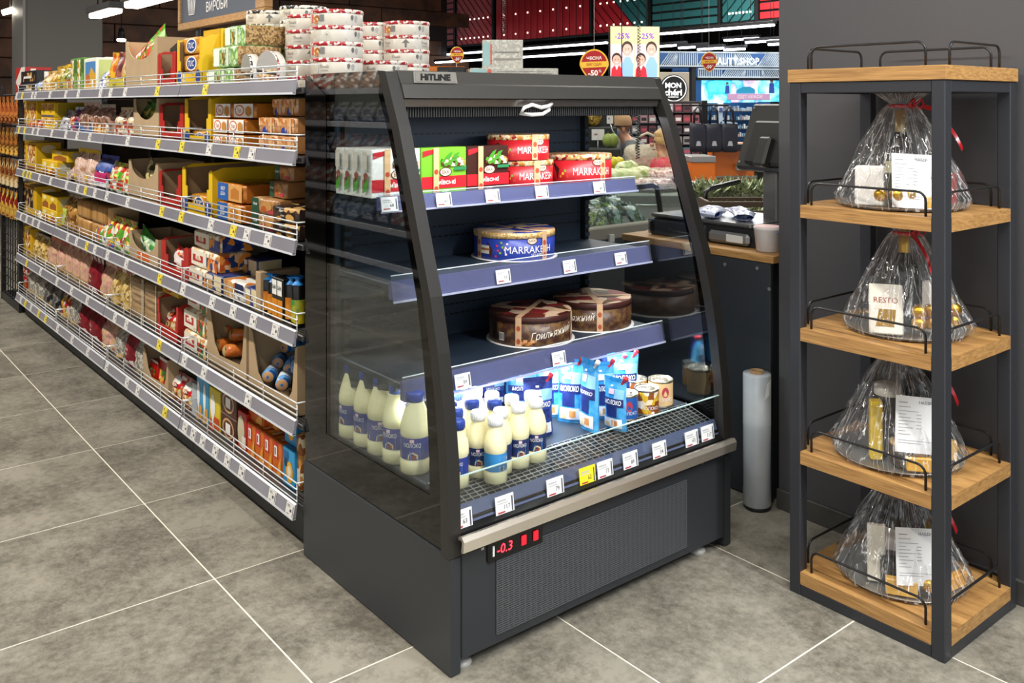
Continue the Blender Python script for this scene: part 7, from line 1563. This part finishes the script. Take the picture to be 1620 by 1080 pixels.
# far shop: fascia, lattice, lit screens, lettering, shelves with cosmetics
D = 11.5; q = P(1135, 165, D); k = D / FPX
sh = empty('beauty_shop', 'bright blue-lit shop front with white lettering at the far right', 'shop front', (q.x, q.y, 0), -YAW + R(8))
def zz(v): return 1.3 - (v - HZ) * k
def xx(u): return (u - 1135) * k
DK = mat('fascia_black', '0c1016', .6); 
MB().cbox(xx(1030), xx(1250), .0, .1, zz(107), zz(101), DK, .003).build('lower_fascia', sh); MB().cbox(xx(1030), xx(1250), .3, .34, zz(107), zz(82), mat('shop_blue_glass', '2a4a78', .4, emit=.12), .003).build('lit_back_panel', sh)
MB().cbox(xx(1100), xx(1250), .0, .1, zz(127), zz(122), DK, .003).build('fascia', sh); MB().cbox(xx(1092), xx(1099), -.02, .1, 0, zz(107), DK, .003).build('post', sh)
def lattice(u0, u1, v0, v1, diag, nm):
    b = MB(); n = int((u1 - u0) / 3.2); W_ = mat('lattice_white', 'a9b8c6', .4)
    for i in range(n + 1):
        a_ = u0 + (u1 - u0) * i / n; sft = (v1 - v0) * .8 * diag; p0, p1 = max(u0, min(u1, a_)), max(u0, min(u1, a_ + sft)); b.prism([(xx(p0), zz(v1)), (xx(p0 + 1.3), zz(v1)), (xx(p1 + 1.3), zz(v0)), (xx(p1), zz(v0))], -.03, -.01, W_, 'y')
    b.box(xx(u0), xx(u1), -.035, -.005, zz(v0) - .01, zz(v0) + .008, W_); b.box(xx(u0), xx(u1), -.035, -.005, zz(v1) - .008, zz(v1) + .01, W_); stuff(b.build(nm, sh))
for (u0, u1, dg) in ((1040, 1068, .9), (1068, 1100, 0), (1100, 1125, .9), (1125, 1160, 0), (1160, 1200, -.9), (1200, 1246, .9)): lattice(u0, u1, 83, 105, dg, 'lattice')
for (u0, u1, dg) in ((1102, 1140, 0), (1140, 1180, .9), (1180, 1206, 0), (1206, 1246, -.9)): lattice(u0, u1, 109, 122, dg, 'lattice')
MB().text('BEAUTY.SHOP', (xx(1160), -.06, zz(97)), (1, 0, 0), (0, 0, 1), 11 * k, mat('letters_white', 'f2f6fa', .4, emit=1.2), 82 * k, None, 0, 0, .01).build('shop_lettering', sh)
def lit(u0, u1, v0, v1, m, nm, parent=sh, y=.02): return MB().cbox(xx(u0), xx(u1), y, y + .04, zz(v1), zz(v0), m, .004).build(nm, parent)
CY = pmat('screen_cyan', ['2fb8d8', '4fd0e8', '1f90c8', '8fe0f0', 'd8f4f8'], 3.5, kind='soft', crinkle=0, emit=.9); CY2 = pmat('screen_cyan2', ['3ac0d8', '6ad8e4', 'e0a8b8', '2a90b8', '9ae6ee'], 4, kind='soft', crinkle=0, emit=.9)
a_ = lit(1111, 1158, 127, 163, CY, 'lit_screen'); b_ = lit(1160, 1203, 126, 162, CY2, 'lit_screen'); c_ = lit(1204, 1248, 125, 161, CY, 'lit_screen')
bb = MB()
for (u0, v0, sc) in ((1152, 132, 1), (1226, 128, 1.2)):   # small figures on the pictures
    bb.lathe([(0, 0), (2.4 * k * sc, .002), (0, .004)], K('c99a80'), 10, 0, 0); n_ = len(bb.v); bb.v[-30:] = [(x_ + xx(u0), .015 + (z_ if False else 0), y_ + zz(v0)) for x_, y_, z_ in bb.v[-30:]]
    bb.quad((xx(u0 - 4 * sc), .014, zz(v0 + 16 * sc)), (xx(u0 + 4 * sc), .014, zz(v0 + 16 * sc)), (xx(u0 + 3 * sc), .014, zz(v0 + 3)), (xx(u0 - 3 * sc), .014, zz(v0 + 3)), K('2a4aa8'))
bb.add([(xx(a), .013, zz(v)) for a, v in ((1166, 148), (1198, 148), (1198, 141), (1190, 137), (1178, 137), (1168, 142))], [tuple(range(6))], K('1f8fb8'))
bb.build('screen_picture', sh)
bn = lit(1152, 1222, 148, 158, mat('banner_mauve', '9a7a9a', .5, emit=.35), 'banner', sh, -.01); MB().text('СВІТ КРАСИ', (xx(1188), -.0125, zz(153)), (1, 0, .02), (0, 0, 1), 5 * k, K('e8e0ea'), 52 * k).build('banner_lettering', sh)
lit(1080, 1248, 107, 226, mat('shop_back', '1d4f86', .6, emit=.12), 'shop_wall', sh, .45)
rnd = random.Random(3)
for r_, (v, vb) in enumerate(((176, 172), (190, 186), (204, 200), (217, 213))):
    s_ = MB().cbox(xx(1086), xx(1248), .12, .42, zz(v + 1.6), zz(v), K('1a2430'), .002).build('cosmetics_shelf', sh)
    bb = MB()
    for i in range(46):
        u = 1088 + i * 3.4; hh = rnd.uniform(4, 9) * k; w__ = rnd.uniform(1.6, 2.8) * k; c = rnd.choice(['a8c0d0', '4a7aa8', 'd8e0e6', '7a98b8', '2a4a70', 'c8a8a8', 'e8eef0'])
        bb.cbox(xx(u), xx(u) + w__, .14, .20, zz(v), zz(v) + hh, K(c), .002)
    stuff(bb.build('cosmetics', s_))
lit(1134, 1141, 176, 230, mat('pillar_pale', '9ab0c8', .4), 'pillar', sh, -.06); lit(1133.5, 1141.5, 163, 176, mat('pillar_sign', 'd8dce4', .4), 'pillar_sign', sh, -.07); lit(1134.5, 1140.5, 170, 177, mat('pillar_blue', '3a4a80', .4), 'pillar_band', sh, -.075)
q = P(1091, 180, 8.8); k2 = 8.8 / FPX; bd = empty('white_board', 'pale board on legs left of the dark carrier bags', 'board', (q.x, q.y, 0), -YAW)
MB().cbox(-11 * k2, 16 * k2, 0, .02, 1.3 - 42 * k2, 1.3 + 4 * k2, mat('board_pale', 'a9a8a6', .5), .003).build('panel', bd)
for x in (-10, 14): MB().cbox(x * k2, (x + 1.6) * k2, .0, .02, 0, 1.3 - 42 * k2, K('2a2a2c'), .002).build('leg', bd)
for s__ in ((-11.6, -10.8), (16, 16.8)): MB().cbox(s__[0] * k2, s__[1] * k2, -.004, .024, 1.3 - 42 * k2, 1.3 + 5 * k2, K('141416'), .002).build('edge', bd)
# round shop sign
q = P(1066, 140, 10.8); k3 = 10.8 / FPX; rs = empty('round_sign', 'round black shop sign with white ring on a beige board', 'sign', q, -YAW + R(5))
MB().cbox(-28 * k3, 26 * k3, .03, .06, -25 * k3, 26 * k3, mat('sign_beige', 'a9a294', .5), .004).build('board', rs)
b = MB(); b.prism([(22 * k3 * math.cos(a * PI / 20), 22 * k3 * math.sin(a * PI / 20)) for a in range(40)], .0, .03, mat('sign_black', '0e0e10', .4), 'y'); b.build('disc', rs)
b = MB(); b.band([(20.5 * k3 * math.cos(a * PI / 24), 20.5 * k3 * math.sin(a * PI / 24)) for a in range(48)], [(19.2 * k3 * math.cos(a * PI / 24), 19.2 * k3 * math.sin(a * PI / 24)) for a in range(48)], -.006, .0, mat('ring_white', 'f0f0f0', .4, emit=.5), 'y', True); b.build('ring', rs)
b = MB(); W2 = mat('sign_letters', 'f4f4f4', .4, emit=.8); b.text('MON', (-1 * k3, -.004, 5 * k3), (1, 0, 0), (0, 0, 1), 8.5 * k3, W2, None, None, 0, 0, .03); b.text('chéri', (-1 * k3, -.004, -6 * k3), (1, 0, 0), (0, 0, 1), 10.5 * k3, W2, None, None, 0, 0, .03); b.text('COSMETICS', (-1 * k3, -.004, -13.5 * k3), (1, 0, 0), (0, 0, 1), 2.2 * k3, W2); b.build('lettering', rs)
MB().cbox(-26 * k3, -22 * k3, .035, .055, -q.z, -25 * k3, K('1a1a1c'), .003).build('post', rs); MB().cbox(20 * k3, 24 * k3, .035, .055, -q.z, -25 * k3, K('1a1a1c'), .003).build('post', rs)
# advertising screen
q = P(1004, 82, 9.2); k4 = 9.2 / FPX; ad = empty('advertising_screen', 'lit advertising screen with two pairs of smiling children', 'screen', q, -YAW + R(6))
MB().cbox(-40 * k4, 41 * k4, .0, .06, -41 * k4, 41 * k4, K('15151a'), .003).build('casing', ad)
MB().box(-39 * k4, 40 * k4, -.003, .0, -40 * k4, 40 * k4, mat('screen_cream', 'd8cd90', .4, emit=.25)).build('lit_panel', ad)
b = MB(); 
def EM(c, e_=.45): return mat('screen_' + c, c, .5, emit=e_)
def dsc(x, z, rx, rz, m, y): b.add([(x * k4 + rx * k4 * math.cos(a * PI / 10), y, z * k4 + rz * k4 * math.sin(a * PI / 10)) for a in range(20)], [tuple(range(20))], m)
for ox in (-20, 19):
    b.quad((( ox - 19) * k4, -.0036, -40 * k4), ((ox + 19) * k4, -.0036, -40 * k4), ((ox + 19) * k4, -.0036, 12 * k4), ((ox - 19) * k4, -.0036, 12 * k4), EM('d8b8c0', .25))
    dsc(ox + 8, 6, 9, 11, EM('3a2a24', .3), -.0040); dsc(ox + 8, 3, 7.2, 9.4, EM('c8988a'), -.0044); dsc(ox - 9, -11, 8, 9.4, EM('2a2220', .3), -.0040); dsc(ox - 9, -13.5, 6.6, 8.2, EM('c09080'), -.0044)
    for (cx_, cz_) in ((ox + 8, 3), (ox - 9, -13.5)):
        for s_ in (-1, 1): dsc(cx_ + s_ * 2.3, cz_ + 1.4, .8, .7, EM('2a1a16', .4), -.0048)
        dsc(cx_, cz_ - 3.6, 2.2, .9, EM('e8e4e0'), -.0048)
    b.add([((ox + a) * k4, -.0042, z * k4) for a, z in ((0, -40), (17, -40), (18, -20), (12, -8), (5, -8), (-1, -20))], [tuple(range(6))], EM('7aa0d0')); b.add([((ox + a) * k4, -.0050, z * k4) for a, z in ((-18, -40), (1, -40), (-1, -26), (-6, -21), (-12, -21), (-17, -27))], [tuple(range(6))], EM('c81e2e'))
    b.add([((ox + a) * k4, -.0054, z * k4) for a, z in ((-12, -21), (-6, -21), (-9, -29))], [(0, 1, 2)], EM('e8e4e4'))
    b.text('-25%', (ox * k4, -.0045, 25 * k4), (1, 0, .03), (0, 0, 1), 9 * k4, EM('6a2aa8', .4), 24 * k4, None, .1, 0, .02)
b.build('screen_picture', ad)
for s_ in (-1, 1): MB().tube([(s_ * 20 * k4, .03, 41 * k4), (s_ * 20 * k4, .03, CEIL - q.z)], .006, K('101012'), 6).build('hanger', ad)
MB().cbox(-21.5 * k4, -20.3 * k4, -.008, -.0062, -40 * k4, 41 * k4, K('0a0a0c'), .0004).build('panel_joint', ad)
e, k = wobbler(940, 103, 6.2, 46, 'round red and yellow discount sign left of the advertising screen'); MB().tube([(0, .004, .55 * k), (0, .004, CEIL - e.location.z)], .002, WIRE).build('hanging_wire', e)
e, k = wobbler(1122, 98, 7.6, 28, 'red and yellow discount sign covering part of shop lettering', R(14)); MB().tube([(0, .004, .55 * k), (0, .004, CEIL - e.location.z)], .002, WIRE).build('hanging_wire', e)

# slatted ceiling baffles (plane x = 11) and their return
SRED = mat('slat_red', 'b8222c', .45, emit=0); STEAL = mat('slat_teal', '2c686a', .45); SBL = mat('baffle_black', '08080a', .7)
def baffle(u0, u1, kind, m, label, m2=None, X=10.2):
    a_ = atX(u0, 60, X); b_ = atX(u1, 60, X); y1, y0 = a_.y, b_.y; zb = 2.42; zt = CEIL - .005
    e = empty('slatted_baffle', label, 'ceiling baffle', (X, y0, zb), 0); L_ = y1 - y0; H_ = zt - zb
    MB().box(.03, .06, .0, L_, 0, H_, SBL).build('backing', e); MB().box(-.01, .06, 0, .05, 0, H_, SBL).build('frame_post', e); MB().box(-.01, .06, .0, L_, -.03, .0, SBL).build('bottom_frame', e)
    if kind == 'h':
        n = 9
        for i in range(n): MB().cbox(0, .025, .06, L_ - .01, .01 + i * H_ / n, (i + .84) * H_ / n, m, .004).build('slat', e)
    elif kind == 'v':
        n = max(6, int(L_ / .16))
        for i in range(n): MB().cbox(0, .025, .06 + i * (L_ - .07) / n, .06 + (i + .84) * (L_ - .07) / n, .01, H_ - .01, m, .004).build('slat', e)
    else:
        step = .17; sg = 1 if kind == 'd' else -1; n = int((L_ + H_) / step) + 1
        for i in range(n):
            c0 = i * step - (H_ if sg > 0 else 0); pts = []
            def clip(poly):
                for (ax, lim, ge) in ((0, .06, 1), (0, L_ - .01, 0), (1, .01, 1), (1, H_ - .01, 0)):
                    out = []
                    for j in range(len(poly)):
                        p_, q_ = poly[j], poly[(j + 1) % len(poly)]; ip = (p_[ax] >= lim) if ge else (p_[ax] <= lim); iq = (q_[ax] >= lim) if ge else (q_[ax] <= lim)
                        if ip: out.append(p_)
                        if ip != iq: t = (lim - p_[ax]) / (q_[ax] - p_[ax]); out.append((p_[0] + t * (q_[0] - p_[0]), p_[1] + t * (q_[1] - p_[1])))
                    poly = out
                    if not poly: break
                return poly
            pl = clip([(c0, 0), (c0 + step * .82, 0), (c0 + step * .82 + sg * H_, H_), (c0 + sg * H_, H_)])
            if len(pl) > 2: MB().prism(pl, 0, .025, (m2 if m2 and i > n * .55 else m) if sg > 0 else (m2 if m2 and i < n * .5 else m), 'x').build('slat', e)
    rnd = random.Random(int(u0))
    if kind != 'h':
        b = MB()
        for i in range(14): y = .1 + (L_ - .2) * ((i % 7) + .5) / 7; z = .12 + (.35 if i > 6 else 0); b.box(-.006, 0, y - .012, y + .012, z - .012, z + .012, mat('pin_light', 'f4ead8', .5, emit=3))
        stuff(b.build('pin_lights', e))
    return e
baffle(636, 720, 'h', SRED, 'red baffle of horizontal slats, leftmost of the ceiling baffles')
baffle(722, 781, 'd', SRED, 'narrow red baffle of slanted slats, second from left')
baffle(783, 936, 'v', SRED, 'wide red baffle of upright slats with light dots')
baffle(938, 1029, 'd', STEAL, 'baffle of slanted slats, half red and half teal', SRED)
baffle(1031, 1140, 'h', STEAL, 'teal baffle of horizontal slats')
baffle(1142, 1200, 'e', STEAL, 'teal baffle of slanted slats near the grey wall')
baffle(1201, 1250, 'h', SRED, 'red baffle of horizontal slats beside the grey wall')
# tubes over the far hall
for i, (u0, v0, u1, v1, X) in enumerate(((690, 90, 960, 66, 9.6), (690, 103, 925, 81, 9.0), (1040, 57, 1224, 38, 9.6), (1146, 66, 1200, 60, 10.5), (1040, 77, 1084, 69, 9.8), (1074, 79, 1118, 72, 9.8), (1104, 81, 1144, 75, 9.8), (1146, 81, 1178, 77, 9.9), (1180, 71, 1232, 62, 10.0), (1216, 72, 1236, 70, 10.0))):
    a_ = atX(u0, v0, X); b_ = atX(u1, v1, X)
    tube_lamp(X, b_.y, a_.y, (a_.z + b_.z) / 2, 'white tube lamp hanging over the far hall, %s of ten' % ORD[i], TUBEW, .022 if i > 2 else .03, 'tube lamps over the far hall')

# ------------------------------------------------------------------ bakery sign above the shelves
X = 1.72; a_ = atX(287, 48, X); b_ = atX(425, 14, X); zb = a_.z - .005
sg = empty('aisle_sign', 'oak-framed grey aisle sign with muffin icon and white lettering', 'sign', (X, (a_.y + b_.y) / 2, zb), RZ)
Lw = (a_.y - b_.y); Hh = .46
def FRb(nm, x0, x1, z0, z1): MB().cbox(x0, x1, -.02, .02, z0, z1, OAK, .003).build(nm, sg)
FRb('frame_bottom', -Lw / 2, Lw / 2, 0, .038); FRb('frame_top', -Lw / 2, Lw / 2, Hh - .038, Hh); FRb('frame_side', -Lw / 2, -Lw / 2 + .03, .038, Hh - .038); FRb('frame_side', Lw / 2 - .10, Lw / 2, .038, Hh - .038)
MB().cbox(-Lw / 2 + .03, Lw / 2 - .10, -.008, .008, .038, Hh - .038, mat('sign_grey', '4a5260', .6), .001).build('board', sg)
b = MB(); W3 = K('e6e6e6'); b.text('ВИРОБИ', (-Lw * .03, -.0095, .098), (1, 0, 0), (0, 0, 1), .052, W3, Lw * .40, None, 0, 0, .01); b.text('ХЛІБОБУЛОЧНІ', (-Lw * .01, -.0095, .185), (1, 0, 0), (0, 0, 1), .052, W3, Lw * .42, None, 0, 0, .01); b.build('lettering', sg)
b = MB(); mx_ = -Lw * .335
for dx in (-.05, -.025, 0, .025, .05): b.tube([(mx_ + dx, -.01, .155), (mx_ + dx * .72, -.01, .075)], .0035, W3, 5)
b.tube([(mx_ - .037, -.01, .075), (mx_ + .037, -.01, .075)], .0035, W3, 5); b.tube([(mx_ - .05, -.01, .155), (mx_ + .05, -.01, .155)], .0035, W3, 5)
b.tube([(mx_ + .066 * math.cos(PI * k / 10), -.01, .16 + .075 * math.sin(PI * k / 10) ** .7) for k in range(11)], .0035, W3, 5); b.build('muffin_icon', sg)
for s_ in (-1, 1): MB().cbox(s_ * Lw * .3 - .012, s_ * Lw * .3 + .012, .0, .02, -(zb - 1.345), .02, K('2a2a2c'), .003).build('post', sg)
for s_ in (-1, 1): MB().tube([(s_ * Lw * .3, 0, Hh), (s_ * Lw * .3, 0, CEIL - zb)], .004, K('2a2a2c'), 6).build('hanger', sg)

# ------------------------------------------------------------------ wire end stand with hanging packs beyond the long shelves
q = P(14, 480, 8.1); pk = empty('wire_stand', 'black wire-mesh stand at the far end of the shelving', 'stand', (1.215, 6.375, 0))
b = MB()
for i in range(14): b.tube([(0, .0, .06 + i * .055), (0, .55, .06 + i * .055)], .004, K('1a1a1c'), 5)
for i in range(8): b.tube([(0, .01 + i * .076, .04), (0, .01 + i * .076, .80)], .004, K('1a1a1c'), 5)
b.build('mesh_panel', pk); 
for y in (.0, .55): MB().cbox(-.012, .012, y - .012, y + .012, 0, 1.42, K('161618'), .002).build('post', pk)
MB().cbox(.25, .27, .0, .55, 0, 1.36, K('151517'), .003).build('back_panel', pk)
for i in range(4): MB().tube([(.0, .0, 1.36 - i * .2), (.0, .55, 1.36 - i * .2)], .006, K('2a2a2c'), 6).build('hook_bar', pk)
MB().cbox(-.01, .25, .0, .55, .0, .05, K('1c1c1e'), .003).build('base', pk)
SAUS = [PRM('sausage_a', ['7a3418', '9a4a20', 'c9803a', '4a1a10'], 25, 'soft', rough=.2, crinkle=.8), PRM('sausage_b', ['6a3a1a', 'a86a2a', '3a1a10', 'd9a84a'], 25, 'soft', rough=.2, crinkle=.8), PRM('sausage_c', ['8a4a20', '5a2414', 'b88a4a', 'd8c8a0'], 25, 'soft', rough=.2, crinkle=.8), PRM('sausage_d', ['d9a82a', 'b8341e', 'e0c050', '7a1a14'], 14, 'soft', rough=.25, crinkle=.6)]
for r_ in range(4):
    kt = pouch(.07, .03, .17, SAUS[r_], (), 500 + r_, 'snack_packet', 'packet')
    for i in range(8):
        place(kt, (1.195 - .012 * (i % 2), 6.40 + i * .066, 1.18 - r_ * .2), RZ, ['brown', 'amber brown', 'dark amber', 'yellow and red'][r_] + ' snack packet, %s from the near end, %s row of the wire stand' % (ORD[i], ['top', 'second', 'third', 'bottom'][r_]), ['top', 'second', 'third', 'bottom'][r_] + ' row of hanging packets')
q = P(16, 140, 9.0)

# ------------------------------------------------------------------ shelving across the aisle (seen mirrored in the fridge glass)
RAILO = mat('rail_pale', 'a9a8ae', .4)
op = empty('opposite_shelving', 'dark shelving across the aisle with bagged goods', 'shelving', (-1.15, 4.6, 0))
MB().box(-.40, -.36, -1.2, 4.0, 0, 1.65, DARK).build('back_panel', op)
for k in range(6):
    MB().cbox(-.36, .0, -1.2, 4.0, .10 + k * .26, .12 + k * .26, STEEL, .003).build('shelf', op); MB().cbox(.0, .012, -1.2, 4.0, .08 + k * .26, .125 + k * .26, RAILO, .002).build('price_rail', op)
OPM = [PRM('bag_dark_a', ['3a3a48', '4a5a90', 'e9e9f0', '1e1e26'], 16, 'soft', rough=.15, crinkle=1), PRM('bag_dark_b', ['5a3a22', 'b8a48a', '8a4a2a', 'f0ece4'], 18, 'soft', rough=.15, crinkle=1), PRM('bag_white_c', ['bfbab0', 'd8542a', '7a7a78', 'f0ece0'], 22, 'soft', rough=.2, crinkle=.8)]
kts = [pouch(.17, .10, .17, OPM[i], (), 600 + i, 'bagged_goods', 'bag') for i in range(3)]
for k in range(1, 6):
    for i in range(16): place(kts[(i // 4 + k) % 3], (-1.29, 4.3 + i * .235, .1205 + k * .26), PI / 2, 'bag of goods, %s along the %s board across the aisle' % (ORD[i], ORD[k]), 'bags across the aisle', (-.35, 0))
